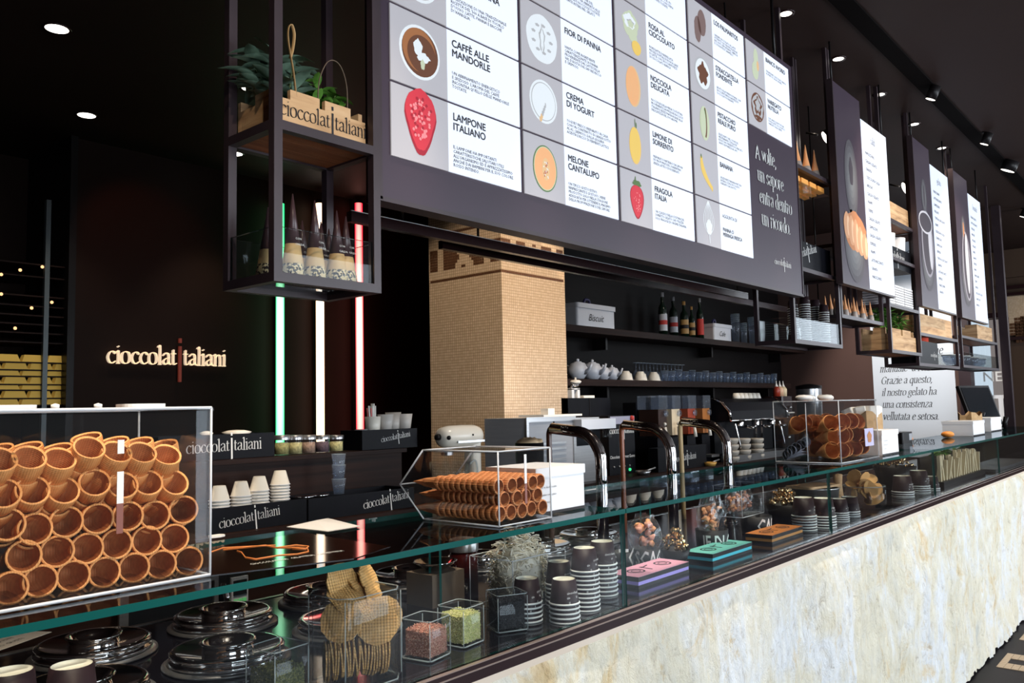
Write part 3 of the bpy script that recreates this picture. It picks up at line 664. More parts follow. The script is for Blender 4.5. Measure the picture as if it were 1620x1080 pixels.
        B(.05*s, .35*s, .26*s, .5*s, 5, n=14, wob=.05); B(-.08*s, -.3*s, .36*s, .46*s, 5, n=14, wob=.05, z=.0003); B(.22*s, .0, .14*s, .26*s, 7, n=12, z=.0007)
    elif kind == 'nuts':
        B(0, 0, .6*s, .6*s, 4, n=26); B(0, 0, .5*s, .5*s, 7, n=26, wob=.1, z=.0004)
    return b
PIC = {(0,0): 'raspberry', (0,1): 'cup_coffee', (0,2): 'bowl', (1,0): 'melon', (1,1): 'yogurt', (1,2): 'plate_cream', (1,3): 'nuts', (2,0): 'strawberry', (2,1): 'lemon', (2,2): 'hazelnut', (2,3): 'rose', (2,4): 'bowl',
       (3,0): 'whisk', (3,1): 'banana', (3,2): 'pistachio', (3,3): 'chips', (3,4): 'chocbars', (4,3): 'swirl', (4,4): 'whitechoc'}
WHAT = {'raspberry': 'a raspberry', 'cup_coffee': 'a cup of coffee with almonds', 'bowl': 'a pale bowl', 'melon': 'a halved orange melon', 'yogurt': 'a glass of yogurt with a spoon', 'plate_cream': 'a plate of cream',
        'nuts': 'a dish of nuts', 'strawberry': 'a strawberry', 'lemon': 'a lemon', 'hazelnut': 'a tan hazelnut', 'rose': 'a pale rose', 'whisk': 'a whisk with cream', 'banana': 'a banana', 'pistachio': 'a split pistachio',
        'chips': 'a plate of chocolate chips', 'chocbars': 'brown chocolate sticks', 'swirl': 'a bowl of chocolate swirls', 'whitechoc': 'white chocolate pieces'}
for (c, r), (head, body) in BODY.items():
    x0, x1 = CX[c]; z0 = RZl[r]; z1 = RZl[r+1]-.007; w = x1-x0; xs_ = x0+w*.4
    b = BM(); box(b, 0, w*.4, -.004, 0, 0, z1-z0, 1); box(b, w*.4, w, -.004, 0, 0, z1-z0, 0)
    t = ob('menu_card', b, ['wcell', 'gcell'], bd, (x0, BY-.0005, z0)); t['label'] = 'backlit card with a printed picture of '+WHAT[PIC[(c, r)]]
    T = plane_T((w*.2, -.0048, (z1-z0)*.5), *FX)
    ob('picture', picture(PIC[(c, r)], T @ TR(0, 0, 0), min(w*.2, (z1-z0)*.5)*.98), PAL, t)
    b = BM(); H = z1-z0
    if head:
        sans(b, head, .0300, plane_T((w*.4+.018, -.0052, H-.045), *FX), 0, .045)
        nl = head.count('\n')
        sans(b, body, .0136, plane_T((w*.4+.018, -.0052, H-.045-.030*nl-.052), *FX), 0, .012, maxw=w*.57)
    else:
        sans(b, 'AGGIUNTA DI', .022, plane_T((w*.4+.020, -.0052, H-.055), *FX)); sans(b, body, .023, plane_T((w*.4+.020, -.0052, H-.115), *FX), 0, .04, maxw=w*.54)
    ob('lettering', b, 'ink', t)
b = BM()
qT = at(1195, 262, Y=BY-.002)
for k, s in enumerate(('A volte,', 'un sapore', 'entra dentro', 'un ricordo.')):
    serif(b, s, .047, plane_T((3.640+.012*k, BY-.003, 2.752-k*.104), *FX), 0, .10, slant=.0, cond=.98)
o = ob('quote_lettering', b, 'wink', bd); o['label'] = 'white serif quote printed on the board'
b = BM(); logo(b, .20, plane_T((3.80, BY-.003, 2.268), *FX), 0, 0, .09); ob('logo', b, 'wink', bd)
# hanger rods of the board
for x in (1.5, 2.75, 4.0):
    b = BM(); tube(b, [(x, BY+.03, 3.345), (x, BY+.03, CEIL)], .008, 8); ob('hanger_rod', b, 'black', bd)
# slim lighting rails behind the board
for k, (pa, pb, yy) in enumerate((((556, 334), (980, 421), 1.84), ((700, 372), (1190, 480), 2.1))):
    A = at(*pa, Y=yy); Bp = at(*pb, Y=yy); zz = (A.z+Bp.z)/2; L = Bp.x+1.2-A.x
    r = thing('ceiling_rail', ('slim dark lighting rail just below and behind the menu board', 'brown bar further back behind the menu board near the column')[k], 'rail', (A.x, yy, zz))
    b = BM(); box(b, 0, L, 0, .022, -.030, 0); ob('rail_bar', b, 'rail', r)
    b = BM(); box(b, 0, L, -.001, .003, 0, .002); ob('rail_lip', b, 'white' if k == 0 else 'frame', r)
    for x in (.2, L-.1):
        b = BM(); tube(b, [(x, .011, 0), (x, .011, CEIL-zz)], .005, 6); ob('rod', b, 'black', r)

# ================================================================== BANNERS
def banner(pl, pm_, pr_, ztop, label, art):
    x0 = at(*pl, Y=BY).x; xm = at(*pm_, Y=BY).x; x1 = at(*pr_, Y=BY).x; z0 = 2.282; w = x1-x0
    t = thing('menu_banner', label, 'banner', (x0, BY, z0)); H = ztop-z0
    b = BM(); box(b, 0, xm-x0, 0, .03, -.0, H+.11); ob('dark_panel', b, 'board', t)
    b = BM(); box(b, xm-x0, w, -.002, .03, 0, H); ob('white_panel', b, 'wcard', t)
    b = BM(); box(b, -.012, 0, -.003, .035, -.01, H+.12); box(b, 0, w, -.003, .035, -.012, 0); ob('banner_frame', b, M['frame'], t)
    b = BM(); W2 = w-(xm-x0); T0 = (xm-x0)
    serif(b, 'caldi' if art == 0 else ('gelato' if art == 1 else 'bevande'), .030, plane_T((T0+W2*.33, -.004, H-.12), *FX), 0, .07)
    R = random.Random(art+3)
    wd = ['ESPRESSO', 'CAPPUCCINO', 'CIOCCOLATA CALDA', 'MAROCCHINO', 'LATTE MACCHIATO', 'BRIOCHE', 'TORTA AL CIOCCOLATO', 'FRAPPÈ', 'GRANITA', 'CIALDA E GELATO', 'CREPES', 'FRULLATO']
    for k in range(16):
        sans(b, wd[R.randrange(12)], .026, plane_T((T0+.05, -.004, H-.21-k*.052), *FX), 0, .03, maxw=W2*.7)
    ob('lettering', b, mat('grey_print', (.05, .05, .07), .6), t)
    b = BM(); dw = xm-x0; c = dw*.5
    def gl(cx, cz, rx, rz, mi, n=18, z=0, **k): blob(b, plane_T((0, -.0015, 0), *FX), cx, cz, rx, rz, mi, n=n, z=z, **k)
    def halo(cx, cz, rx, rz):
        for q in range(5): gl(cx, cz, rx*(1-.17*q), rz*(1-.17*q), 7+q, z=.0001+q*1e-4, n=22)
    if art == 0:
        halo(c, H*.60, .11, .24); gl(c, H*.64, .035, .085, 2, z=.0010, wob=.08)
        halo(c, H*.22, .17, .22)
        gl(c+.02, H*.30, .19, .12, 3, z=.0009, n=26, wob=.05)
        for k in range(5): gl(c-.12+.075*k, H*.32-.022*k, .055, .10-.010*abs(k-2), 4, z=.0011+k*1e-4, n=18, wob=.03); gl(c-.10+.075*k, H*.32-.022*k, .022, .08-.010*abs(k-2), 6, z=.00115+k*1e-4, n=14)
    elif art == 1:
        halo(c, H*.74, .07, .13); gl(c, H*.74, .022, .085, 2, z=.0010); halo(c, H*.30, .16, .22)
        gl(c+.02, H*.42, .16, .25, 1, z=.0008, n=24); gl(c+.02, H*.42, .13, .23, 2, z=.0011, n=24); gl(c+.09, H*.43, .05, .2, 5, z=.0014, n=18)
        gl(c-.01, H*.56, .18, .085, 5, z=.0017, n=24); gl(c-.01, H*.56, .16, .07, 2, z=.0020, n=24)
    else:
        halo(c, H*.66, .07, .14); gl(c, H*.66, .022, .085, 3, z=.0010); halo(c, H*.30, .16, .24)
        gl(c+.04, H*.40, .15, .30, 1, z=.0008, n=24); gl(c+.04, H*.40, .11, .28, 2, z=.0011, n=24); gl(c+.06, H*.42, .06, .26, 5, z=.0014, n=18)
    ob('picture', b, [M['board'], mat('banner_halo', (.30, .27, .30), .6), mat('banner_dark', (.05, .035, .045), .6), mat('banner_crust', (.50, .19, .07), .6), mat('banner_crumb', (.62, .30, .15), .6), mat('banner_light', (.62, .58, .60), .6), mat('banner_gloss', (.80, .48, .28), .5)]+[mat('banner_glow_%d' % q, tuple(a+(.20-a)*(q+1)/6 for a in (.042, .030, .040)), .6) for q in range(5)], t)
    for xx in (.03, w-.03):
        b = BM(); tube(b, [(xx, .015, H+(.11 if xx < w/2 else 0)), (xx, .015, CEIL-z0)], .006, 6); ob('hanger_rod', b, 'black', t)
    return t
banner((1334, 442), (1376, 455), (1415.6, 467), 3.345, 'first hanging banner right of the big menu board, with a croissant on its dark half', 0)
banner((1459.5, 481), (1485, 489), (1512.7, 498.5), 3.40, 'middle hanging banner, with a tilted tall glass on its dark half', 1)
banner((1522.6, 502.6), (1544, 508), (1563, 512), 3.40, 'last hanging banner at the far end, with a slim glass on its dark half', 2)
# ================================================================== HANGING SHELVES
def hang(label, x0, x1, y0, y1, levels, bottom='glass', guard=None, p=.022, ztop=None, rz=0):
    """square-tube frame hung from the ceiling: levels = [(z of shelf top, kind)]; the lowest is the bottom ring"""
    t = thing('hanging_shelf', label, 'hanging shelf', (x0, y0, 0)); w = x1-x0; d = y1-y0; zb = levels[0][0]-p; zt = (ztop or CEIL)
    for px_, py_ in ((0, 0), (w-p, 0), (0, d-p), (w-p, d-p)):
        b = BM(); box(b, px_, px_+p, py_, py_+p, zb, zt); ob('post', b, 'frame', t)
    for z, kind in levels:
        b = BM()
        box(b, p, w-p, 0, p, z-p, z); box(b, p, w-p, d-p, d, z-p, z); box(b, 0, p, p, d-p, z-p, z); box(b, w-p, w, p, d-p, z-p, z)
        ob('shelf_rail', b, 'frame', t)
        if kind == 'wood':
            n = max(2, round(d/.075)); pw = (d-2*p)/n
            for k in range(n):
                b = BM(); box(b, p, w-p, p+k*pw+.001, p+(k+1)*pw-.001, z-p*.75, z-.002); ob('plank', b, 'wood2', t)
        elif kind == 'glass':
            b = BM(); box(b, p, w-p, p, d-p, z-.008, z-.001); ob('shelf_pane', b, ['gtop'], t)
        elif kind == 'metal':
            b = BM(); box(b, p, w-p, p, d-p, z-.010, z-.001); ob('shelf_plate', b, 'black', t)
    if guard:
        z = levels[0][0]
        for nm, c in (('front', (p, w-p, .006, .012)), ('left', (.006, .012, p, d-p)), ('right', (w-.012, w-.006, p, d-p)), ('back', (p, w-p, d-.012, d-.006))):
            pane('guard_pane', c[0], c[1], c[2], c[3], z, z+guard, 'glass', t)
    return t
HX0, HX1, HY0, HY1 = 1.036, 1.345, 1.585, 1.80
hb = at(431, 428, Y=HY0).z
hu = at(429, 184, Y=HY0).z
sh1 = hang('near hanging shelf left of the big menu board, holding a plant crate above dark cones', HX0, HX1, HY0, HY1, [(hb, 'glass'), (hu, 'wood')], guard=.105)

# --- crate with sage and small plant on the near shelf
def crate(label, loc, w, d, h, wt=.012, text=True, cut=True, name='wooden_crate', handles=True, rz=0):
    t = thing(name, label, 'crate', loc, rz)
    hs = h*.72
    b = BM(); box(b, 0, w, 0, wt, 0, hs)
    if cut: box(b, w*.14, w*.46, 0, wt, hs, h); box(b, w*.52, w*.82, 0, wt, hs, h)
    else: box(b, 0, w, 0, wt, hs, h)
    fr = ob('front_board', b, 'wood', t)
    b = BM(); box(b, 0, w, d-wt, d, 0, h); ob('back_board', b, 'wood', t)
    for x in (0, w-wt):
        b = BM(); box(b, x, x+wt, wt+.001, d-wt-.001, 0, hs); box(b, x, x+wt, wt+.001, d*.55, hs, h); ob('side_board', b, 'wood', t)
    b = BM(); box(b, wt, w-wt, wt, d-wt, .002, .010); ob('base_board', b, 'wood', t)
    if text:
        b = BM(); logo(b, w*.98, plane_T((w*.03, -.0012, hs*.36), *FX), 0, 0, .072, 5); ob('logo', b, 'ink', fr)
    return t
cw_ = HX1-HX0-.05
cr = crate('pale wooden crate with dark lettering, planted with sage, on the near hanging shelf', (HX0+.024, HY0+.026, hu+.001), cw_, HY1-HY0-.05, .088)
b = BM(); 
tube(b, smooth_pts([(.055, .004, .075), (.045, 0, .13), (.028, -.004, .20), (.030, -.002, .235), (.040, 0, .245), (.048, .002, .225), (.044, .002, .19), (.038, .003, .165)], 6), .0042, 6, flat=.35)
ob('handle', b, 'leather', cr)
b = BM(); tube(b, smooth_pts([(.118, .006, .08), (.122, .004, .14), (.145, .0, .19), (.178, 0, .192), (.200, 0, .145), (.207, .006, .06)], 6), .0022, 6, flat=.6); ob('handle', b, 'leather2', cr)
def leaf(b, o, d, L, w, mi=0, curl=.25, n=6):
    """lens-shaped leaf with a folded mid rib: o base, d direction"""
    d = Vector(d).normalized(); s = d.cross(Vector((0, 0, 1))); s = (s.normalized() if s.length > .1 else Vector((1, 0, 0))); u = s.cross(d)
    o = Vector(o); rows = []
    for i in range(n+1):
        t = i/n; ww = w*math.sin(PI*min(1, t*.92+.06))**.8 if i < n else 0.0002
        c = o+d*(L*t)-u*(curl*L*t*t); rows.append([b.verts.new(c-s*ww+u*ww*.35), b.verts.new(c), b.verts.new(c+s*ww+u*ww*.35)])
    for i in range(n):
        for k in (0, 1):
            f = b.faces.new((rows[i][k], rows[i][k+1], rows[i+1][k+1], rows[i+1][k])); f.material_index = mi; f.smooth = True
def plant(name, label, loc, spread, h, nst, nl, L, w, mt, lean=(0, 0), seed=1, per=True):
    t = thing(name, label, 'plant', loc); R = random.Random(seed); bs = BM(); cnt_ = 0
    for k in range(nst):
        a = R.random()*2*PI; q = R.random()**.5
        top = Vector((spread[0]*q*math.cos(a)+lean[0], spread[1]*q*math.sin(a)+lean[1], h*R.uniform(.6, 1)*(1-.3*q)))
        base = Vector((top.x*.3, top.y*.3, 0)); P = smooth_pts([base, (base+top)*.5+Vector((0, 0, .01)), top], 4); tube(bs, P, .0013, 5)
        for j in range(nl):
            f_ = .35+.65*j/max(1, nl-1); p = base.lerp(top, f_); aa = R.random()*2*PI; el = R.uniform(-.1, .8)
            dd = Vector((math.cos(aa), math.sin(aa)*.7, el)); 
            bl = BM(); leaf(bl, p, dd, L*R.uniform(.7, 1.15), w*R.uniform(.8, 1.15), 0, R.uniform(.1, .6))
            ob('leaf', bl, mt, t)
    ob('stem', bs, 'stem', t); return t
plant('sage_plant', 'large grey-green sage plant in the left half of the near shelf crate', (HX0+.095, HY0+.10, hu+.05), (.085, .06), .175, 14, 7, .078, .0175, 'leaf', (-.022, 0), 3)
plant('herb_plant', 'small bright green herb in the right half of the near shelf crate', (HX0+.205, HY0+.10, hu+.04), (.055, .04), .145, 11, 8, .042, .012, 'leaf2', (0, 0), 5)

# --- dark wrapper cones filled with pale grains below
def choc_cone(loc, label, hgt=.155, r=.030, group='wrapped cones on the near hanging shelf'):
    t = thing('wrapped_cone', label, 'cone', loc, rnd.random()*.3, group)
    b = BM(); zc = .062*hgt/.155; rr = lambda z: r*(1-z/hgt)+.0008
    lathe(b, [(rr(zc), zc), (rr(hgt*.75), hgt*.75), (.0012, hgt)], 18, close=True); ob('wrapper', b, 'cone_choc', t)
    b = BM(); lathe(b, [(rr(0), 0), (rr(zc), zc)], 18, close=True); ob('clear_bag', b, 'grainbag', t)
    b = BM()
    for k in range(2):
        T = plane_T((-.007, -rr(.078)-.0007-.001*k, .078+k*.013), (1, 0, 0), (0, .2, .98)); sans(b, ('CIALDA', 'CON')[k], .0075, T, bold=.01)
    ob('print', b, 'wink', t)
    return t
m = mat('grain_bag', (.7, .5, .2), .5); bb = m.node_tree.nodes['Principled BSDF']
t_ = nd(m, 'ShaderNodeTexCoord'); v_ = nd(m, 'ShaderNodeTexVoronoi', Scale=210); sx_ = nd(m, 'ShaderNodeSeparateXYZ')
r_ = ramp(m, [(0, (.75, .58, .30)), (.45, (.78, .62, .36)), (.55, (.03, .015, .01)), (1, (.02, .01, .01))]); r2_ = ramp(m, [(0, (0, 0, 0)), (.5, (0, 0, 0)), (.52, (1, 1, 1)), (1, (1, 1, 1))])
mm_ = nd(m, 'ShaderNodeMath', operation='MULTIPLY'); mm_.inputs[1].default_value = 15
lk(m, t_, 'Object', v_, 'Vector'); lk(m, v_, 'Color', r_, 'Fac'); lk(m, t_, 'Object', sx_, 0); lk(m, sx_, 'Z', mm_, 0); lk(m, mm_, 0, r2_, 'Fac')
mx_ = nd(m, 'ShaderNodeMix', data_type='RGBA'); lk(m, r2_, 'Color', mx_, 0); lk(m, r_, 'Color', mx_, 6); mx_.inputs[7].default_value = (.62, .42, .2, 1); lk(m, mx_, 2, bb, 'Base Color'); M['grainbag'] = m
zs = hb
spots_ = [(403, 440, 'leftmost'), (463, 428, 'tallest, behind the near post'), (498, 432, 'centre'), (533, 436, 'right of centre'), (556, 440, 'rightmost'),
          (424, 432, 'half hidden by the near post at left'), (478, 425, 'back row left'), (508, 427, 'back row middle'), (541, 430, 'back row right')]
for i, (px_, _, dn) in enumerate(spots_):
    yy = HY0+(.07 if i < 5 else .14)
    if i == 0: yy = HY0+.11
    X_ = min(HX1-.055, max(HX0+.055, xat(px_, yy, hb+.06)))
    hh = (.172, .205, .200, .186, .176, .150, .165, .170, .155)[i]
    choc_cone((X_, yy, hb+.001), 'dark pointed cone over clear grains, '+dn+', near shelf', hh, .029)

# ================================================================== SHELVES RIGHT OF THE BOARD
zB = at(1266, 533, Y=1.6).z
uB = hang('hanging shelf directly right of the big menu board with cup stacks behind glass', 4.165, 4.86, 1.66, 1.88, [(zB, 'metal'), (at(1270, 414, Y=1.6).z, 'metal'), (at(1262, 245, Y=1.6).z, 'metal')], guard=.115)
zB2 = at(1270, 414, Y=1.6).z; zB3 = at(1262, 245, Y=1.6).z
zC = at(1336, 492, Y=1.6).z
uC = hang('hanging shelf behind the croissant banner carrying wrapped cones', 4.875, 5.66, 1.66, 1.88, [(zC, 'metal'), (zC+.42, 'metal')])
zD = at(1414, 552, Y=1.62).z
xD0, xD1 = at(1414, 552, Y=1.62).x, at(1461, 552, Y=1.62).x
uD = hang('low hanging shelf between the first two banners with a planted crate', xD0, xD1, 1.63, 1.86, [(zD, 'wood'), (at(1414, 480, Y=1.62).z, 'metal'), (at(1414, 404, Y=1.62).z, 'metal'), (at(1414, 345, Y=1.62).z, 'wood')])
zD2, zD3, zD4 = [at(1414, y, Y=1.62).z for y in (480, 418, 345)]
zE = at(1463, 524, Y=1.62).z
uE = hang('hanging shelf under the middle banner with an empty pale crate and orange pot', xD1+.03, 7.62, 1.66, 1.90, [(at(1468, 574, Y=1.64).z, 'metal'), (zE, 'wood')], ztop=None)
zE0 = at(1468, 574, Y=1.64).z
zF = at(1530, 576, Y=1.62).z
uF = hang('last hanging shelf under the far banner with glasses behind a glass guard', 7.75, 9.2, 1.66, 1.90, [(zF, 'metal'), (at(1525, 528, Y=1.62).z, 'wood')], guard=.11)

# --- paper cups
def make_cup(r0=.036, r1=.029, h=.058, label='', group=None, loc=(0, 0, 0), name='paper_cup', print_=True):
    """upside-down paper cup: rim below, pale base on top"""
    t = thing(name, label, 'cup', loc, 0, group)
    b = BM(); lathe(b, [(r0, .004), (r1, h), (r1-.002, h-.0), ], 22, mis=[0, 0]); lathe(b, [(r1-.002, h), (r1-.003, h-.004), (.0005, h-.004)], 22, mi=1)
    if print_:
        for k in range(1): sans(b, 'cioccolati', .0085, plane_T((-.019, -(r0+r1)/2-.0006, h*.46), (1, 0, 0), (0, (r0-r1)/h, 1)), 2, 0)
    ob('cup_wall', b, ['cupb', 'cupin', 'wink'], t)
    b = BM(); lathe(b, [(r0-.0015, 0), (r0+.0018, .0), (r0+.0026, .0018), (r0+.0018, .0036), (r0-.0005, .0042)], 22); ob('cup_rim', b, 'rim', t)
    return t
CUP0 = None
def cup_stack(x, y, z, n, where, group, pitch=.0108, scale=1.0, top=True):
    global CUP0
    for k in range(n):
        lb = ('topmost brown cup of '+where) if k == n-1 else ('brown cup, '+nth(k)+' up in '+where)
        loc = (x, y, z+.0004+k*pitch*scale)
        if CUP0 is None: CUP0 = make_cup(label=lb, group=group, loc=loc)
        else: dup(CUP0, loc, (0, 0, rnd.random()*.8-.4), lb, group, scale)
# cup stacks on unit B
for i, (px_, yt, yy, wh) in enumerate(((1254, 474, 1.80, 'the left stack'), (1273, 466, 1.72, 'the second stack'), (1290, 472, 1.77, 'the third stack'), (1303, 480, 1.71, 'the fourth stack'), (1319, 484, 1.75, 'the right stack'))):
    X_ = min(4.80, max(4.22, xat(px_, yy, zB+.2))); zt_ = at(px_, yt, Y=yy).z; n_ = max(6, round((zt_-zB-.043)/.0128))
    cup_stack(X_, yy, zB, n_, wh+' on the shelf right of the board', 'cups on the shelf right of the board', .0128/.78, .78)
# --- generic bin with logo
def logo_bin(label, loc, w, d, h, text=True, tilt=0, lx=.5, lw=.62, lz=.35, name='branded_bin', rz=0, mt='bin', group=None):
    t = thing(name, label, 'box', loc, rz, group); wt = .006
    b = BM(); box(b, 0, w, 0, wt, 0, h); f = ob('front_panel', b, mt, t)
    b = BM(); box(b, 0, w, d-wt, d, 0, h); box(b, 0, wt, wt, d-wt, 0, h); box(b, w-wt, w, wt, d-wt, 0, h); box(b, wt, w-wt, wt, d-wt, 0, .006); ob('box_body', b, mt, t)
    if text:
        b = BM(); T = plane_T((w*lx-w*lw/2, -.0012, h*lz), (1, 0, 0), (0, 0, 1)) @ RZ(tilt); logo(b, w*lw, T, 0, 0, .078, 4); ob('logo', b, 'wink', f)
    return t
logo_bin('black logo bin on the middle level of the shelf right of the menu board', (4.20, 1.69, zB2), .62, .16, .155, tilt=14, lx=.42, lw=.5, lz=.3)
logo_bin('black logo bin below white cups on the shelf between the first two banners', (xD0+.03, 1.66, zD3), xD1-xD0-.06, .16, .15, tilt=0, lx=.45, lw=.6, lz=.4)
logo_bin('black logo bin at the bottom of the shelf under the middle banner', (xD1+.06, 1.69, zE0), .62, .17, .17, tilt=0, lx=.8, lw=.3)
# --- caramel cones: clear bags with amber filling
def bag_cone(loc, label, group, s=1.0):
    t = thing('bagged_cone', label, 'cone', loc, rnd.random(), group)
    b = BM(); lathe(b, [(.026*s, 0), (.024*s, .05*s), (.010*s, .12*s), (.0045*s, .165*s), (.001, .19*s)], 12, close=True); ob('wrapper', b, 'ambercone', t)
    b = BM(); lathe(b, [(.027*s, 0), (.028*s, .035*s), (.022*s, .062*s)], 12); ob('base_band', b, 'greyband', t); return t
M['ambercone'] = mat('amber_cone', (.78, .36, .16), .35, emit=None); M['greyband'] = mat('grey_band', (.30, .26, .24), .4)
q0 = None
for i in range(9):
    X_ = 4.23+.066*i; lb = 'tall amber wrapped cone, '+nth(i)+' from the left on the top shelf right of the board'
    loc = (X_, 1.73+.03*(i % 2), zB3)
    if q0 is None: q0 = bag_cone(loc, lb, 'cones on the top shelf', 1.0)
    else: dup(q0, loc, (0, 0, i), lb, 'cones on the top shelf')
for i in range(14): dup(q0, (4.93+.052*i, 1.71+.05*(i % 3), zC), (0, 0, i), 'amber wrapped cone, '+nth(i)+' from the left on the shelf behind the croissant banner', 'cones behind the croissant banner', .72)
ub2 = None
# amber blocks hung under the top shelf
b0 = None
for r_i in range(3):
    for k in range(5):
        b = BM(); 
        if b0 is None:
            prism(b, [(0, 0), (.095, 0), (.105, .034), (.01, .034)], 0, .03); b0 = ob('amber_block', b, mat('amber_sweet', (.75, .33, .07), .4, emit=(.9, .4, .1), es=.25)); tag(b0, 'amber block under the top shelf right of the menu board', 'sweet', 'amber blocks under the top shelf'); b0.location = (4.20, 1.69, zB3-.075)  # emission painted in to lighten the sweets, they are no lamps
        else:
            b.free(); c = b0.copy(); COL.objects.link(c); c['label'] = 'amber block, '+nth(k)+' in the '+('front', 'middle', 'rear')[r_i]+' row under the top shelf'; c.location = (4.20+.12*k+.03*r_i, 1.69+.055*r_i, zB3-.075)
b = BM(); box(b, 4.188, 4.837, 1.683, 1.857, zB3-.081, zB3-.076); t = ob('tray', b, 'gtop'); tag(t, 'clear tray under the top shelf carrying the amber blocks', 'tray')
# white cups, tiles and crates on unit D
cq = None
for i in range(3):
    b = BM()
    if cq is None:
        lathe(b, [(0, 0), (.050, 0), (.066, .18), (.070, .25), (.063, .252), (.045, .01)], 14); cq = ob('white_tub', b, mat('tub_white', (.85, .83, .82), .4)); tag(cq, 'tall white tub on the shelf between the first two banners', 'tub', 'white tubs between the banners'); cq.location = (xD0+.12, 1.74, zD3+.008)  # one even white for the tubs
    else:
        b.free(); c = cq.copy(); COL.objects.link(c); c['label'] = 'tall white tub, '+nth(i)+' from the left on the shelf between the first two banners'; c.location = (xD0+.12+.24*i, 1.74, zD3+.008)
tq = None
for s_i in range(3):
    for k in range(9):
        if tq is None:
            b = BM(); box(b, 0, .2, 0, .15, 0, .012); tq = ob('pale_slab', b, 'white'); tag(tq, 'pale slab in the stacks on the shelf between the first two banners', 'slab', 'stacked pale slabs'); tq.location = (xD0+.04, 1.66, zD2+.001)
        else:
            c = tq.copy(); COL.objects.link(c); c['label'] = 'pale slab, '+nth(k)+' from the bottom of the '+('left', 'middle', 'right')[s_i]+' slab stack between the banners'; c.location = (xD0+.04+.215*s_i, 1.66, zD2+.001+.017*k)
crate('pale wooden crate high on the shelf between the first two banners', (xD0+.03, 1.66, zD4), xD1-xD0-.06, .17, .14, text=False, cut=False, handles=False)
crate('pale wooden crate planted with green herbs on the low shelf between banners', (xD0+.03, 1.66, zD), xD1-xD0-.06, .17, .15, text=False, cut=True)
crate('long pale empty crate on the shelf under the middle banner', (xD1+.06, 1.69, zE), 7.50-xD1, .18, .15, text=False, cut=False)
crate('pale crate on the far hanging shelf under the last banner', (8.5, 1.69, at(1525, 528, Y=1.62).z), .64, .18, .14, text=False, cut=False)
plant('herb_plant', 'leafy green herbs growing from the crate between the banners', (xD0+.33, 1.745, zD+.08), (.28, .07), .30, 24, 9, .085, .016, 'leaf2', (0, 0), 11)
t = thing('orange_pot', 'orange pot on the shelf under the middle banner', 'pot', (xD1+.50, 1.775, zE0+.006)); b = BM(); lathe(b, [(.0, 0), (.06, 0), (.070, .28), (.073, .285), (.066, .29), (.05, .02), (0, .015)], 18); ob('pot_body', b, 'redplastic', t)
b = BM(); lathe(b, [(.074, .27), (.079, .28), (.074, .29)], 18); ob('pot_rim', b, 'redplastic', t)
gq = None
for i in range(4):
    if gq is None:
        gq = thing('glass_bowl', 'round glass bowl on the far hanging shelf', 'bowl', (7.9, 1.78, zF), 0, 'bowls on the far shelf')
        b = BM(); lathe(b, [(.04, 0), (.07, .04), (.08, .09), (.076, .09), (.065, .04), (0, .01)], 16); ob('bowl_body', b, 'blueglass', gq)
        b = BM(); lathe(b, [(.079, .088), (.084, .092), (.079, .096)], 16); ob('bowl_rim', b, 'rim', gq)
    else: dup(gq, (7.9+.32*i, 1.78, zF), None, 'round glass bowl, '+nth(i)+' from the left on the far hanging shelf')
# caged spotlights fixed under the frames' cross rails
# ================================================================== ON THE GLASS TOP
def open_box(t, w, d, h, th=.005, mt='acryl', ed='acedge', lid=True, er=.0028):
    """clear acrylic box standing on z = 0 (x 0..w, y 0..d) with bright polished edges"""
    for nm, c in (('front_wall', (0, w, 0, th, 0, h)), ('back_wall', (0, w, d-th, d, 0, h)), ('side_wall', (0, th, th, d-th, 0, h)), ('side_wall', (w-th, w, th, d-th, 0, h)), ('base', (th, w-th, th, d-th, .0005, th)), ) + ((('lid', (-.003, w+.003, -.003, d+.003, h, h+th)),) if lid else ()):
        b = BM(); box(b, *c); ob(nm, b, mt, t)
    b = BM(); z1 = h+(th if lid else 0)
    for x in (0, w):
        for y in (0, d): tube(b, [(x, y, 0), (x, y, z1)], er*.7, 6)
        for z in (0, z1): tube(b, [(x, 0, z), (x, d, z)], er*.7, 6)
    for y in (0, d):
        for z in (0, z1): tube(b, [(0, y, z), (w, y, z)], er, 6)
    ob('polished_edge', b, ed, t)
C1X, C1Y, C1W, C1D, C1H = .10, 1.285, .62, .26, .268
c1 = thing('cone_case', 'big clear acrylic case packed with open baked cones at the near end of the counter', 'case', (C1X, C1Y, TZ+.004))
open_box(c1, C1W, C1D, C1H)
for x in (at(14, 650, Y=C1Y+.03).x-C1X, at(225, 648, Y=C1Y+.03).x-C1X):
    b = BM(); rbox(b, x-.034, x+.034, .01, .06, C1H+.005, C1H+.013, .015); ob('lid_pad', b, 'paper', c1)
for x in (at(87, 652, Y=C1Y+.03).x-C1X, at(155, 650, Y=C1Y+.03).x-C1X): b = BM(); lathe(b, [(0, 0), (.006, 0), (.006, .008), (0, .01)], 10, T=TR(x, .03, C1H+.005)); ob('lid_stud', b, 'paper', c1)
b = BM(); 
for z0, z1, mi in ((.085, .130, 0), (.130, .178, 1), (.205, .226, 1)): box(b, .466, .476, -.0018, -.0005, z0, z1, mi)
ob('printed_bar', b, [mat('bar_print', (.22, .07, .05), .5), 'paper'], c1)
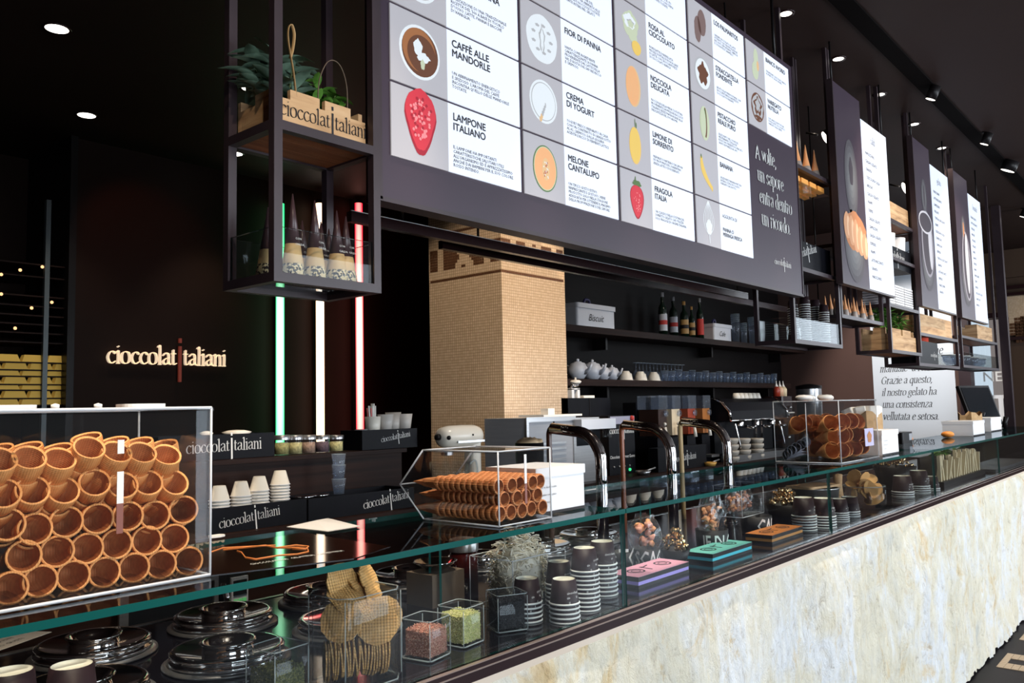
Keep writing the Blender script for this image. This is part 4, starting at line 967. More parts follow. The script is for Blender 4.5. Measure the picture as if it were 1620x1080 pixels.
def make_cone(loc, rot, label, group):
    t = thing('baked_cone', label, 'cone', loc, 0, group, rot)
    b = BM(); lathe(b, [(.0205, -.002), (.0232, 0), (.0240, -.003), (.0236, -.024), (.0222, -.027), (.0120, -.085), (.0085, -.092), (.0005, -.093)], 22, mi=0)
    ob('cone_wall', b, 'cone', t)
    b = BM(); lathe(b, [(.0206, -.0021), (.0186, -.03), (.010, -.08), (.0005, -.082)], 22); ob('cone_inside', b, 'conein', t); return t
def aim(d, roll=0): return (Vector(d).to_track_quat('Z', 'Y')).to_euler()
rows = [
 ([(17, 930), (64.5, 919), (116.5, 911), (166, 905), (212.5, 898), (256, 893), (299, 887)], 1.330, (-.22, -1, .10)),
 ([(38, 880), (91, 872), (138.5, 867), (185, 860), (233, 854.6), (276, 851)], 1.332, (-.22, -1, .14)),
 ([(12.6, 829), (56, 836), (105.5, 825), (155, 820), (202.5, 816), (245.6, 814.6), (291, 806)], 1.334, (-.22, -1, .20)),
 ([(6, 779), (52, 774), (101, 774), (150.5, 762), (195, 766), (234.6, 762), (277, 762)], 1.336, (-.1, -1, .62)),
 ([(0, 725), (47, 722), (95, 724), (142, 706.6), (186, 713), (225, 714), (264.5, 717.6)], 1.340, (.02, -1, 1.05)),
]
K0 = None
NUM = ['first', 'second', 'third', 'fourth', 'fifth', 'sixth', 'seventh']
RN = ['bottom row', 'second row up', 'middle row', 'fourth row up', 'top row']
for ri, (pts, yy, d) in enumerate(rows):
    for ci, (px_, py_) in enumerate(pts):
        p = at(px_, py_, Y=yy); dd = Vector(d)+Vector((rnd.uniform(-.08, .08), 0, rnd.uniform(-.06, .06)))
        lb = f'open baked cone, {NUM[ci]} from the left in the {RN[ri]} of the big case'
        if K0 is None: K0 = make_cone(p, aim(dd), lb, 'cones in the big case')
        else: dup(K0, p, aim(dd), lb, 'cones in the big case')
        if ri >= 2:                                      # another cone nested behind it
            q = p-dd.normalized()*.030+Vector((0, .004, -.004)); dup(K0, q, aim(dd), 'baked cone nested behind the '+nth(ci)+' open one of the '+RN[ri], 'nested cones in the big case')
        if ri == 4 and ci < 7:
            q = at(px_-6, py_-16, Y=yy+.085); dup(K0, q, aim((-.3, -.2, 1)), 'baked cone standing in the back row of the big case, '+nth(ci)+' from the left', 'back row cones in the big case')
# more cones lying behind the front rows
for i in range(10):
    dup(K0, (C1X+.06+.055*i, C1Y+.16, TZ+.05+.02*(i % 2)), aim((-.1, -1, .5)), 'baked cone lying deep inside the big case, '+nth(i)+' from the left', 'cones deep in the big case')

# ---- menu mat and napkin, crumbs of paper
b = BM()
mp_ = [at(*p, Z=TZ) for p in ((322, 868), (478, 843), (617, 865), (560, 884), (322, 912))]
cx_ = sum((p.x for p in mp_))/5; cy_ = sum((p.y for p in mp_))/5
mt_ = thing('menu_mat', 'dark brown printed paper mat on the glass beside the big cone case', 'mat', (cx_, cy_, TZ))
b = BM(); P_ = [(p.x-cx_, p.y-cy_) for p in mp_]; prism(b, P_[::-1], 0, .0012); ob('mat_sheet', b, mat('brown_mat', (.008, .003, .002), .07, spec=.5), mt_)
b = BM()
def gline(pts, r=.0012): tube(b, [at(x, y, Z=TZ+.0016)-Vector((cx_, cy_, TZ)) for x, y in pts], r, 4)
gline([(330, 874), (353, 866), (410, 863), (436, 862)], .001); gline([(353, 869), (420, 862), (438, 866), (470, 866), (487, 868), (488, 872), (470, 876), (440, 878), (405, 884), (388, 881), (382, 873), (375, 871)])
gline([(438, 866), (468, 862), (488, 864), (484, 868), (462, 867)], .0016)
ob('cup_drawing', b, 'orange', mt_)
b = BM(); a_ = at(398, 893, Z=TZ+.0018)-Vector((cx_, cy_, TZ)); c_ = at(545, 871, Z=TZ+.0018)-Vector((cx_, cy_, TZ)); u_ = c_-a_; u_.z = 0
T = plane_T(a_, u_, Vector((0, 0, 1)).cross(u_)); sans(b, 'CIOCCOLATERIA   GELATERIA   CAFFETTERIA', .018, T, maxw=u_.length, bold=.01); ob('lettering', b, 'wink', mt_)
np_ = [at(*p, Z=TZ+.004) for p in ((453, 833), (519, 819), (570, 832), (518, 840), (500, 838))]
nk = thing('napkin', 'white paper napkin lying at the back edge of the glass top', 'napkin', tuple(np_[0]))
b = BM(); P_ = [p-np_[0] for p in np_]; c = Vector((.06, -.03, .010))
for dz in (0, -.0015):
    vs = [b.verts.new(p+Vector((0, 0, dz))) for p in P_]; m0 = b.verts.new(c+Vector((0, 0, dz)))
    for i in range(5): b.faces.new((vs[i], vs[(i+1) % 5], m0))
ob('napkin_sheet', b, 'paper', nk)
p = at(342, 849, Z=TZ+.001); b = BM(); R = random.Random(3)
prism(b, [(.022*math.cos(a*PI/4)*(.7+.5*R.random()), .016*math.sin(a*PI/4)*(.7+.5*R.random())) for a in range(8)], 0, .004)
t = ob('paper_scrap', b, 'paper', None, tuple(p)); tag(t, 'small torn white paper scrap right of the big cone case', 'paper')

# ---- pointed acrylic case with rows of nested small cones (mouths towards the customers)
px0 = at(790, 835, Z=TZ); C2W = .188; C2D = .245; C2H = .166
c2 = thing('pointed_cone_case', 'clear acrylic case with a pointed back end full of nested small cones', 'case', (px0.x, px0.y, TZ+.003))
prof = [(0, 0), (C2D, 0), (C2D+.085, C2H*.48), (C2D, C2H), (0, C2H)]          # (y, z)
th = .004
for i, (a, c_) in enumerate(zip(prof, prof[1:]+prof[:1])):
    b = BM(); a3 = Vector((0, a[0], a[1])); c3 = Vector((0, c_[0], c_[1])); d_ = (c3-a3).normalized(); n_ = Vector((0, -d_.z, d_.y))*th
    _add(b, [a3, c3, c3+n_, a3+n_]+[v+Vector((C2W, 0, 0)) for v in (a3, c3, c3+n_, a3+n_)], [(0, 1, 2, 3), (7, 6, 5, 4), (0, 4, 5, 1), (1, 5, 6, 2), (2, 6, 7, 3), (3, 7, 4, 0)])
    ob(('base', 'lower_back', 'upper_back', 'top', 'front_wall')[i], b, 'acryl', c2)
for x in (0, C2W-th):
    b = BM(); vs = [(x, y, z) for y, z in prof]+[(x+th, y, z) for y, z in prof]
    _add(b, vs, [(0, 1, 2, 3, 4), (9, 8, 7, 6, 5)]+[(i, (i+1) % 5, 5+(i+1) % 5, 5+i) for i in range(5)]); ob('side_wall', b, 'acryl', c2)
b = BM()
for x in (0, C2W):
    for a, c_ in zip(prof, prof[1:]+prof[:1]): tube(b, [(x, a[0], a[1]), (x, c_[0], c_[1])], .0021, 6)
for y, z in prof: tube(b, [(0, y, z), (C2W, y, z)], .0019, 6)
ob('polished_edge', b, 'acedge', c2)
b = BM(); box(b, .090, .098, -.0015, -.0003, .042, .088); ob('printed_bar', b, bpy.data.materials['bar_print'], c2)
b = BM(); box(b, .090, .098, -.0015, -.0003, .088, .155); ob('white_bar', b, 'white', c2)
def small_cone(loc, label, group):
    t = thing('small_cone', label, 'cone', loc, 0, group)
    T = RX(90)
    b = BM(); lathe(b, [(.0150, .0), (.0176, 0), (.0184, -.002), (.0180, -.013), (.0150, -.0145), (.0105, -.06), (.0005, -.105)], 16, T=T); ob('cone_wall', b, 'cone2', t)
    b = BM(); lathe(b, [(.0151, -.001), (.010, -.05), (.0005, -.09)], 16, T=T); ob('cone_inside', b, 'conein', t); return t
s0 = None
for r_i, (nx_, off, zz) in enumerate(((5, .019, .0225), (4, .038, .053), (5, .019, .0835))):
    for k in range(nx_):
        X_ = px0.x+off+.0375*k
        for j in range(11):
            yy = px0.y+.012+j*.0182+(.004*math.sin(k*3+r_i)); 
            if j == 10: yy = px0.y+.012+j*.0185
            lb = 'small cone, '+('front one' if j == 0 else nth(j)+' from the front')+' in '+('bottom', 'middle', 'top')[r_i]+' row, '+nth(k)+' column of the pointed case'
            gp = ('front mouths of the small cones' if j == 0 else 'nested small cones in the pointed case'); loc = (X_, yy, TZ+.006+zz)
            if s0 is None: s0 = small_cone(loc, lb, gp)
            else: dup(s0, loc, None, lb, gp)
t = s0
# ---- white lidded boxes
def lid_box(label, loc, w, d, h, rz=0, rows_=3, mt='white'):
    t = thing('white_box', label, 'box', loc, rz)
    b = BM(); box(b, 0, w, 0, d, 0, h*.86); f = ob('box_body', b, mt, t)
    b = BM(); box(b, -.003, w+.003, -.003, d+.003, h*.80, h); ob('lid', b, mt, t)
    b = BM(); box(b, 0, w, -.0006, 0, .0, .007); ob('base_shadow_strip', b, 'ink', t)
    if rows_:
        b = BM()
        for k in range(rows_): sans(b, ('Per te che hai scelto', 'il gelato come piace', 'a noi, grazie')[k % 3], h*.07, plane_T((w*.08, -.001, h*.56-k*h*.16), *FX), maxw=w*.8)
        ob('lettering', b, 'ink', f)
    return t
p = at(868, 822, Z=TZ); lid_box('white lidded card box right behind the pointed cone case', (p.x+.03, 1.30, TZ+.001), .20, .16, .115)
# ---- chocolate fountain spouts
def fountain(bx, by, label, choc, idx):
    base = (bx, by, DZ); t = thing('chocolate_tap', label, 'tap', base)
    H = .42; L = .215; r = .0205; rb = .095
    P = [(0, 0, 0), (0, 0, H-rb)]
    for k in range(1, 9): a = PI/2*k/8; P.append((0, rb-rb*math.cos(a), H-rb+rb*math.sin(a)))
    P = [(x, y, z+(.10*y if y > .02 else 0)) for x, y, z in P]; P.append((0, L, H+.10*L))
    b = BM(); tube(b, P, r, 18); ob('spout', b, 'chrome', t)
    b = BM(); lathe(b, [(.030, 0), (.030, .006), (.020, .012), (.0175, .03)], 20, close=True); ob('foot', b, 'chrome', t)
    if choc:
        b = BM(); tube(b, smooth_pts([(0, L+.002, H+.024), (0, L+.013, H+.010), (0, L+.016, H-.03), (0, L+.015, H*.5), (0, L+.015, .0)], 5), .0105, 12); o = ob('chocolate_stream', b, choc, t)
        o['label'] = idx
    return t
tp = [at(952, 905, Z=DZ), at(1066, 882, Z=DZ), at(1160, 862, Z=DZ)]
TY = 1.685
for i, (px_, ch, lb) in enumerate(((951, mat('dark_chocolate', (.06, .02, .012), .2), 'nearest arched chrome chocolate tap, beside the white lidded box'), (1062, mat('milk_chocolate', (.30, .085, .035), .25), 'middle arched chrome tap pouring milk chocolate'), (1151, mat('white_chocolate', (.75, .52, .25), .3), 'far arched chrome tap pouring white chocolate'))):
    X_ = xat(px_, TY, 1.40)
    fountain(X_, TY, lb, ch, ('dark chocolate stream', 'milk chocolate stream', 'white chocolate stream')[i])
# ---- third case: broad cones and wafers
C3X, C3Y, C3W, C3D = 3.60, 1.262, .50, .29
c3 = thing('wafer_case', 'clear acrylic case of broad waffle cones beyond the taps', 'case', (C3X, C3Y, TZ+.003)); open_box(c3, C3W, C3D, .262)
for y in (.145,):
    b = BM(); box(b, .006, C3W-.006, y, y+.004, .006, .256); ob('divider', b, 'acryl', c3); b = BM(); tube(b, [(.004, y, .005), (.004, y, .258)], .002, 6); ob('divider_edge', b, 'acedge', c3)
def broad(loc, rot, lb, gp):
    t = thing('broad_waffle_cone', lb, 'cone', loc, 0, gp, rot)
    b = BM(); lathe(b, [(.036, 0), (.039, -.004), (.030, -.05), (.002, -.13)], 16); ob('cone_wall', b, 'cone', t)
    b = BM(); lathe(b, [(.0362, -.001), (.028, -.05), (.001, -.115)], 16); ob('cone_inside', b, 'conein', t); return t
w0 = None; R = random.Random(12)
for sec, (y0_, nr) in enumerate(((.055, 3), (.20, 3))):
    for r_i in range(nr):
        for k in range(5):
            loc = (C3X+.055+.088*k+.02*(r_i % 2), C3Y+y0_+R.uniform(-.01, .01), TZ+.050+.060*r_i+R.uniform(0, .008)); dd = (R.uniform(-1.1, -.3), -.8, R.uniform(.1, .6))
            lb = 'broad waffle cone, '+nth(k)+' in the '+('bottom', 'middle', 'top')[r_i]+' row, '+('front', 'rear')[sec]+' bay of the wafer case'; gp = 'cones in the '+('front', 'rear')[sec]+' bay'
            if sec == 1 and k < 2 and r_i < 2: continue
            if w0 is None: w0 = broad(loc, aim(dd), lb, gp)
            else: dup(w0, loc, aim(dd), lb, gp)
for k in range(6):
    b = BM(); lathe(b, [(.001, 0), (.022, .12), (.021, .12)], 10, T=RY(-90) @ RX(-34+14*k)); t = ob('cone_sleeve', b, mat('sleeve_grey', (.36, .38, .46), .6) if k == 0 else bpy.data.materials['sleeve_grey'], None, (C3X+.15, C3Y+.20+.008*k, TZ+.03+.012*k)); tag(t, 'grey paper cone sleeve fanned out in the rear bay of the wafer case', 'sleeve', 'cone sleeves')
t = thing('picture_card', 'small card with an orange picture on the wafer case front', 'card', (C3X+.30, C3Y-.005, TZ+.06)); b = BM(); box(b, 0, .12, -.001, 0, 0, .08); ob('card_sheet', b, mat('lavender_card', (.55, .5, .72), .6), t)
b = BM(); blob(b, plane_T((0, -.0022, 0), *FX), .06, .04, .03, .025, 0, wob=.12); ob('picture', b, 'ocard', t)
for k in range(4):
    b = BM(); sphere(b, (0, 0, 0), .05-.004*k, .035, .014, seg=10)
    for v in b.verts: v.co *= 1+.3*noise.noise(v.co*40+Vector((k*3, 0, 0)))
    t = ob('paper_liner', b, 'paper', None, (C3X+.06+.12*k, C3Y+.17+.03*(k % 2), TZ+.286)); tag(t, 'crumpled pale paper liner, '+('first', 'second', 'third', 'fourth')[k]+' from the left on the wafer case', 'paper', 'liners on the wafer case')
# ---- beyond: boxes, paper bag, register
lid_box('white lidded box just beyond the wafer case', (4.20, 1.275, TZ+.001), .26, .17, .12, rows_=3)
def paper_bag(label, loc, w, d, h, rz=0):
    t = thing('paper_bag', label, 'bag', loc, rz); b = BM(); n = 12; vs = []
    for j in range(6):
        for k in range(n):
            a = 2*PI*k/n; f_ = 1+.05*math.sin(k*2.3+j); x = w/2*max(-1, min(1, 1.35*math.cos(a)))*f_; y = d/2*max(-1, min(1, 1.35*math.sin(a)))*f_
            vs.append((x, y, h*j/5+(.02*math.sin(k*1.9) if j == 5 else 0)))
    _add(b, vs, [(j*n+k, j*n+(k+1) % n, (j+1)*n+(k+1) % n, (j+1)*n+k) for j in range(5) for k in range(n)]+[tuple(range(n))], 0, False); ob('bag_wall', b, 'kraft', t); return t
M['kraft'] = noisy('kraft_paper', [(.3, (.42, .25, .11)), (.7, (.55, .35, .17))], (20, 20, 20), .8)
p = at(1395, 714, Z=TZ); pb_ = paper_bag('brown paper bag behind the white box beyond the wafer case', (4.66, 1.50, TZ+.001), .22, .14, .20)
for k in range(5):
    b = BM(); T = RZ(30*k) @ RX(10*k-20); rbox(b, -.05, .05, -.03, .03, .14, .20, .01, T=T @ TR(0, 0, .03)); t = ob('folded_carton', b, 'paper', None, (4.60+.03*k, 1.48, TZ+.008)); tag(t, 'white printed carton sticking out of the brown paper bag', 'carton', 'cartons in the paper bag')
lid_box('first white box of the pair at the far end of the glass top', (6.60, 1.38, TZ+.001), .36, .20, .105, rows_=0)
lid_box('second white box of the pair at the far end of the glass top', (7.50, 1.44, TZ+.001), .40, .18, .11, rows_=0)
paper_bag('flat brown paper bag lying open between the two far white boxes', (7.20, 1.52, TZ+.001), .30, .12, .15)
for k, px_ in enumerate((1433, 1499)):
    p = at(px_, 692-k*7, Z=TZ+.03); b = BM(); sphere(b, (0, 0, 0), .042, .042, .022, seg=14); t = ob('orange_bowl', b, mat('orange_peel', (.8, .28, .05), .5) if not k else bpy.data.materials['orange_peel'], None, (p.x, p.y, TZ+.022)); tag(t, ('left orange dome on the glass in front of the wall poster', 'right orange dome on the glass near the far boxes')[k], 'dome')
t = thing('card_terminal', 'small dark terminal between the orange domes on the glass', 'terminal', (5.35, 1.50, TZ)); b = BM(); rbox(b, 0, .2, 0, .08, 0, .07, .01); ob('case_body', b, 'black', t)
b = BM(); box(b, .12, .18, -.002, 0, .02, .06); ob('display', b, 'satin', t)
# till at the end
ct = thing('till_counter', 'dark service counter beyond the far end of the glass top', 'counter', (8.95, 1.1, 0)); b = BM(); box(b, 0, 1.6, 0, .9, 0, 1.25); ob('counter_body', b, 'bin', ct)
b = BM(); box(b, -.02, 1.62, -.02, .92, 1.25, 1.28); ob('worktop', b, 'deck', ct)
t = thing('till_screen', 'black tilted till screen at the far end of the counter', 'till', (8.10, 1.56, TZ)); T = RZ(-20) @ RX(-18)
b = BM(); box(b, -.22, .22, 0, .03, .06, .40, T=T); ob('screen_body', b, 'black', t); b = BM(); box(b, -.20, .20, -.003, 0, .08, .38, T=T); ob('display', b, 'screen', t)
b = BM(); box(b, -.1, .1, 0, .16, 0, .02); tube(b, [(0, .08, .02), (0, .05, .15)], .02, 8); ob('stand', b, 'black', t)
t = thing('card_reader', 'dark handheld reader on its stand right of the till screen', 'reader', (8.45, 1.50, TZ)); b = BM(); T = RX(-30); rbox(b, -.05, .05, 0, .03, .05, .22, .01, T=T); ob('reader_body', b, 'black', t); b = BM(); tube(b, [(0, .02, 0), (0, .0, .1)], .02, 8); ob('stand', b, 'black', t)
tb = thing('straw_bin', 'brown paper covered bin of spoons at the right edge of the photo', 'bin', (9.5, 1.32, 1.28)); b = BM(); lathe(b, [(.0, 0), (.12, 0), (.15, .26), (.145, .262), (.12, .02), (0, .01)], 18); ob('bin_body', b, 'kraft', tb)
for k in range(9):
    b = BM(); a = k*2.4; tube(b, [(9.5+.03*math.cos(a), 1.32+.03*math.sin(a), 1.30), (9.5+.10*math.cos(a), 1.32+.10*math.sin(a), 1.62)], .006, 5); t = ob('wrapped_spoon', b, 'paper'); tag(t, 'white wrapped spoon standing in the brown bin', 'spoon', 'wrapped spoons')

X_ = xat(838, 2.02, 1.4); zt = at(838, 700, Y=2.02).z-DZ
t = thing('froth_pot', 'tall dark pot topped with pale gold froth behind the first chrome tap', 'pot', (X_, 2.02, DZ)); b = BM(); lathe(b, [(0, 0), (.050, 0), (.055, zt), (.050, zt), (.045, .01), (0, .01)], 20); ob('pot_body', b, 'black', t)
b = BM(); sphere(b, (0, 0, zt), .052, .052, .018, seg=16)
for v in b.verts: v.co += v.co.normalized()*noise.noise(v.co*60)*.012
ob('froth', b, mat('froth', (.62, .44, .26), .5), t)
# ================================================================== UNDER THE GLASS
def stack_px(px_, ytop, Y, where, sc=1.0, group='cups behind the front glass', pitch=.0108):
    X_ = xat(px_, Y, DZ+.1); zt = at(px_, ytop, Y=Y).z; n_ = max(2, round((zt-DZ-.058*sc)/(pitch*sc))+1)
    cup_stack(X_, Y, DZ, n_, where, group, pitch, sc)
stack_px(112, 1051, 1.275, 'the stack near the lower left corner')
stack_px(14, 1066, 1.275, 'the stack cut by the left edge of the photo')
stack_px(833, 913, 1.335, 'the left stack by the first glass joint')
stack_px(892, 913, 1.255, 'the front stack by the first glass joint')
stack_px(884, 886, 1.37, 'the rear stack by the first glass joint')
stack_px(925, 864, 1.285, 'the tall stack by the first glass joint')
stack_px(953, 855, 1.345, 'the tallest right stack by the first glass joint', 1.08)
for px_, yt, Y_, wh, s_ in ((1271, 788, 1.34, 'left stack beyond the orange box', 1.3), (1302, 786, 1.30, 'second stack beyond the orange box', 1.3), (1327, 788, 1.31, 'third stack beyond the orange box', 1.05), (1343, 786, 1.33, 'right stack beyond the orange box', 1.15)):
    stack_px(px_, yt, Y_, 'the '+wh, s_, 'cups beyond the orange box', .0085)
for px_, yt, Y_, wh, s_ in ((1427, 751, 1.36, 'left stack beyond the wafer jar', 1.5), (1453, 745, 1.34, 'middle stack beyond the wafer jar', 1.5), (1472, 752, 1.32, 'right stack beyond the wafer jar', 1.2)):
    stack_px(px_, yt, Y_, 'the '+wh, s_, 'cups beyond the wafer jar', .0080)
# printed folded paper behind the nearest cups
p = at(40, 1010, Z=DZ+.003); t = thing('price_sheet', 'white printed sheet lying on the deck at the far left', 'paper', tuple(p), .5); b = BM(); box(b, -.17, .06, -.02, .13, 0, .001); ob('sheet', b, 'paper', t)
b = BM(); 
for k in range(4): sans(b, 'LISTINO GUSTI', .018, plane_T((-.12, .09-.03*k, .0016), (1, 0, 0), (0, 1, 0)), maxw=.13)
ob('lettering', b, 'ink', t)
# ---- chrome tub lids
def lid(loc, r, label):
    t = thing('domed_cover', label, 'lid', loc, 0, None)
    b = BM(); lathe(b, [(r, 0), (r+.004, .003), (r+.002, .008), (r-.005, .009), (r-.005, .014), (r+.001, .017), (r+.001, .021), (r-.006, .025), (r*.90, .024), (r*.60, .017), (.052, .017)], 44); ob('lid_plate', b, 'chrome', t)
    b = BM(); lathe(b, [(.052, .017), (.050, .024), (.053, .031), (.058, .034), (.056, .037), (.048, .036), (.040, .026), (.025, .015), (.0005, .011)], 36); ob('centre_bowl', b, 'chrome', t)
    return t
def lid_col(loc, r, label):
    t = thing('steel_ring', label, 'collar', loc); b = BM(); lathe(b, [(r+.006, 0), (r+.012, .002), (r+.012, .006), (r-.004, .008), (r-.02, .008), (r-.02, 0)], 40); ob('collar_ring', b, 'steel', t)
for i, (X_, Y_, wh) in enumerate(((.80, 1.915, 'back row lid at the far left'), (1.11, 1.915, 'back row lid second from left'), (1.42, 1.915, 'back row lid behind the wafer jar'), (1.73, 1.915, 'back row lid right of the wafer jar'), (2.04, 1.915, 'back row lid behind the cup stacks'),
                                  (.66, 1.63, 'front row lid nearest the lower left'), (.955, 1.63, 'front row lid behind the green grain jar'), (1.27, 1.63, 'front row lid behind the pink grain jar'), (2.35, 1.915, 'back row lid behind the first tin'), (2.66, 1.915, 'back row lid behind the second tin'))):
    lid_col((X_, Y_, DZ), .118, 'steel ring under the chrome '+wh)
    lid((X_, Y_, DZ+.009), .115, 'round chrome tub lid with a knob, '+wh)
# ---- wafer jar
WX, WY, WW, WD, WH = .962, 1.245, .148, .125, .172
wj = thing('wafer_jar', 'big rounded glass jar full of round waffle biscuits behind the front glass', 'jar', (WX, WY, DZ+.001))
def jar_shell(t, w, d, h, r, th=.006, neck=False):
    b = BM(); n = 5
    def ring(x0, x1, y0, y1, rr, z):
        out = []
        for cx, cy, a0 in ((x1-rr, y1-rr, 0), (x0+rr, y1-rr, 90), (x0+rr, y0+rr, 180), (x1-rr, y0+rr, 270)):
            for k in range(n+1):
                a = math.radians(a0+90*k/n); out.append(b.verts.new((cx+rr*math.cos(a), cy+rr*math.sin(a), z)))
        return out
    rs = [ring(r*.4, w-r*.4, r*.4, d-r*.4, r*.8, 0), ring(0, w, 0, d, r, r*.5), ring(0, w, 0, d, r, h-r*.3), ring(.003, w-.003, .003, d-.003, r, h), ring(th, w-th, th, d-th, r*.8, h-.002), ring(th, w-th, th, d-th, r*.8, th*1.5)]
    for a, c in zip(rs, rs[1:]):
        m_ = len(a)
        for k in range(m_):
            f = b.faces.new((a[k], a[(k+1) % m_], c[(k+1) % m_], c[k])); f.smooth = True
    b.faces.new(rs[0][::-1]); b.faces.new(rs[-1])
    ob('jar_wall', b, 'jar', t)
    b = BM()
    for cx, cy in ((r*.3, r*.3), (w-r*.3, r*.3), (r*.3, d-r*.3), (w-r*.3, d-r*.3)): tube(b, [(cx, cy, r*.5), (cx, cy, h-.005)], .0012, 5)
    pts = [(r, 0), (w-r, 0), (w, r), (w, d-r), (w-r, d), (r, d), (0, d-r), (0, r), (r, 0)]
    tube(b, [(x, y, h) for x, y in pts], .0012, 5); tube(b, [(x, y, .003) for x, y in pts], .0018, 5)
    ob('jar_rim', b, 'jaredge', t)
jar_shell(wj, WW, WD, WH, .022)
def round_wafer(r=.040, th=.0028, wav=0.0):
    b = BM(); n = 26; top = []; bot = []
    for k in range(n):
        a = 2*PI*k/n; rr = r*(1+.03*math.sin(a*11)+.01*math.sin(a*7+1)); z = wav*math.sin(2*a)
        top.append(b.verts.new((rr*math.cos(a), rr*math.sin(a), z+th/2))); bot.append(b.verts.new((rr*math.cos(a), rr*math.sin(a), z-th/2)))
    ct_ = b.verts.new((0, 0, th/2)); cb_ = b.verts.new((0, 0, -th/2))
    for k in range(n):
        b.faces.new((ct_, top[k], top[(k+1) % n])); b.faces.new((cb_, bot[(k+1) % n], bot[k])); b.faces.new((top[k], bot[k], bot[(k+1) % n], top[(k+1) % n]))
    # raised grid
    for s_ in (1, -1):
        for k in range(-5, 6):
            c = k*r/6; L = math.sqrt(r*r-c*c)*.95
            box(b, c-.0006, c+.0006, -L, L, s_*th/2-.0004, s_*th/2+.0006); box(b, -L, L, c-.0006, c+.0006, s_*th/2-.0004, s_*th/2+.0006)
    return b
g0 = None
def wafer_at(loc, rot, lb, gp, mt='wafer', s=1):
    global g0
    if g0 is None:
        g0 = ob('waffle_biscuit', round_wafer(), 'wafer'); tag(g0, lb, 'biscuit', gp); g0.location = loc; g0.rotation_euler = rot; g0.scale = (s, s, s)
        return g0
    c = g0.copy(); COL.objects.link(c); c.location = loc; c.rotation_euler = rot; c['label'] = lb; c['group'] = gp; c.scale = (s, s, s); return c
R = random.Random(4)
for k in range(22):                                              # standing on edge in the lower half, side by side
    wafer_at((WX+.074+.0058*(k-10.5)*.86, WY+.062-.0058*(k-10.5)*.44, DZ+.047+R.uniform(-.003, .003)), aim((.86+R.uniform(-.05, .05), -.50, R.uniform(-.12, .12))), 'waffle biscuit standing on edge at the jar bottom, '+nth(k)+' from the left', 'standing waffle biscuits', s=.92)
for loc, dr_, s_, lb in (((.040, .012, .100), (.0, -1, .10), .98, 'waffle biscuit leaning flat against the front of the jar'),):
    pass
top_ = [((.092, .018, .112), (-.60, -.8, .12), 1.0, 'large waffle biscuit facing the front of the jar'), ((.118, .030, .118), (-.30, -1, .2), .98, 'waffle biscuit just right of the front-facing one'),
        ((.024, .040, .128), (-.8, -.6, .35), 1.0, 'plain waffle biscuit leaning at the left jar wall'), ((.055, .062, .165), (-.1, -.55, 1), 1.0, 'waffle biscuit lying slanted at the top left of the jar'), ((.058, .056, .158), (-.1, -.62, 1), 1.0, 'slanted waffle biscuit second in the leaning bundle'),
        ((.062, .050, .151), (-.08, -.7, 1), 1.0, 'slanted waffle biscuit third in the leaning bundle'), ((.066, .044, .144), (-.06, -.78, 1), 1.0, 'slanted waffle biscuit lowest in the leaning bundle'), ((.062, .085, .185), (.1, -1, .35), 1.0, 'waffle biscuit standing highest at the back of the jar'),
        ((.112, .080, .172), (.3, -.6, .9), 1.0, 'waffle biscuit arched at the top right of the jar'), ((.128, .085, .180), (.5, -.9, .45), .95, 'waffle biscuit peeking out at the right rim'), ((.100, .060, .140), (.8, -.5, .1), .9, 'waffle biscuit on edge under the top right ones'), ((.118, .045, .090), (.5, -1, .05), .95, 'waffle biscuit behind the front ones at right')]
for l_, d_, s_, lb in top_: wafer_at((WX+l_[0], WY+l_[1], DZ+l_[2]), aim(d_), lb, 'loose waffle biscuits in the jar', s=s_)
# ---- square grain jars
def grains(b, w, d, h, n, s, seed, th=.007):
    R = random.Random(seed)
    for k in range(n):
        side = R.random()
        if side < .5: x, y, z = R.uniform(th+s, w-th-s), th+s, R.uniform(th+s, h)
        elif side < .75: x, y, z = th+s, R.uniform(th+s, d-th-s), R.uniform(th+s, h)
        else: x, y, z = R.uniform(th+s, w-th-s), R.uniform(th+s, d-th-s), h+R.uniform(-.001, .003)
        T = TR(x, y, z) @ RX(R.uniform(0, 360)) @ RZ(R.uniform(0, 360)); q = s*R.uniform(.6, 1.1)
        vs = [(q, 0, 0), (-q, 0, 0), (0, q*.6, 0), (0, -q*.6, 0), (0, 0, q*.6), (0, 0, -q*.6)]
        _add(b, vs, [(0, 2, 4), (2, 1, 4), (1, 3, 4), (3, 0, 4), (2, 0, 5), (1, 2, 5), (3, 1, 5), (0, 3, 5)], R.randrange(3), False, T)
def grain_jar(loc, rz, w, h, fill, cols, label, gname):
    t = thing('grain_jar', label, 'jar', loc, rz); jar_shell(t, w, w, h, .006, .0045)
    b = BM(); box(b, .0075, w-.0075, .0075, w-.0075, .008, fill-.002, 0); grains(b, w, w, fill, 1500, .0026, int(w*1000+fill*999), .0046)
    g = ob(gname, b, [mat('grain', c, .6) for c in cols], t); g['kind'] = 'stuff'
    return t
grain_jar((.862, 1.315, DZ+.001), .12, .082, .09, .052, [(.09, .10, .03), (.18, .18, .05), (.05, .06, .02)], 'square glass jar of green chopped pistachio left of the wafer jar', 'chopped_nuts')
grain_jar((1.198, 1.270, DZ+.001), .18, .076, .082, .060, [(.50, .22, .16), (.33, .14, .10), (.60, .36, .26)], 'square glass jar of pinkish brown crumbs right of the wafer jar', 'crumbs')
grain_jar((1.312, 1.285, DZ+.001), .10, .076, .084, .066, [(.62, .62, .25), (.50, .55, .22), (.70, .66, .38)], 'square glass jar of pale yellow-green crumbs', 'crumbs')
grain_jar((1.445, 1.305, DZ+.001), -.45, .078, .085, .068, [(.012, .012, .016), (.02, .018, .022), (.008, .008, .01)], 'square glass jar of black crumbs beside the cup stacks', 'crumbs')
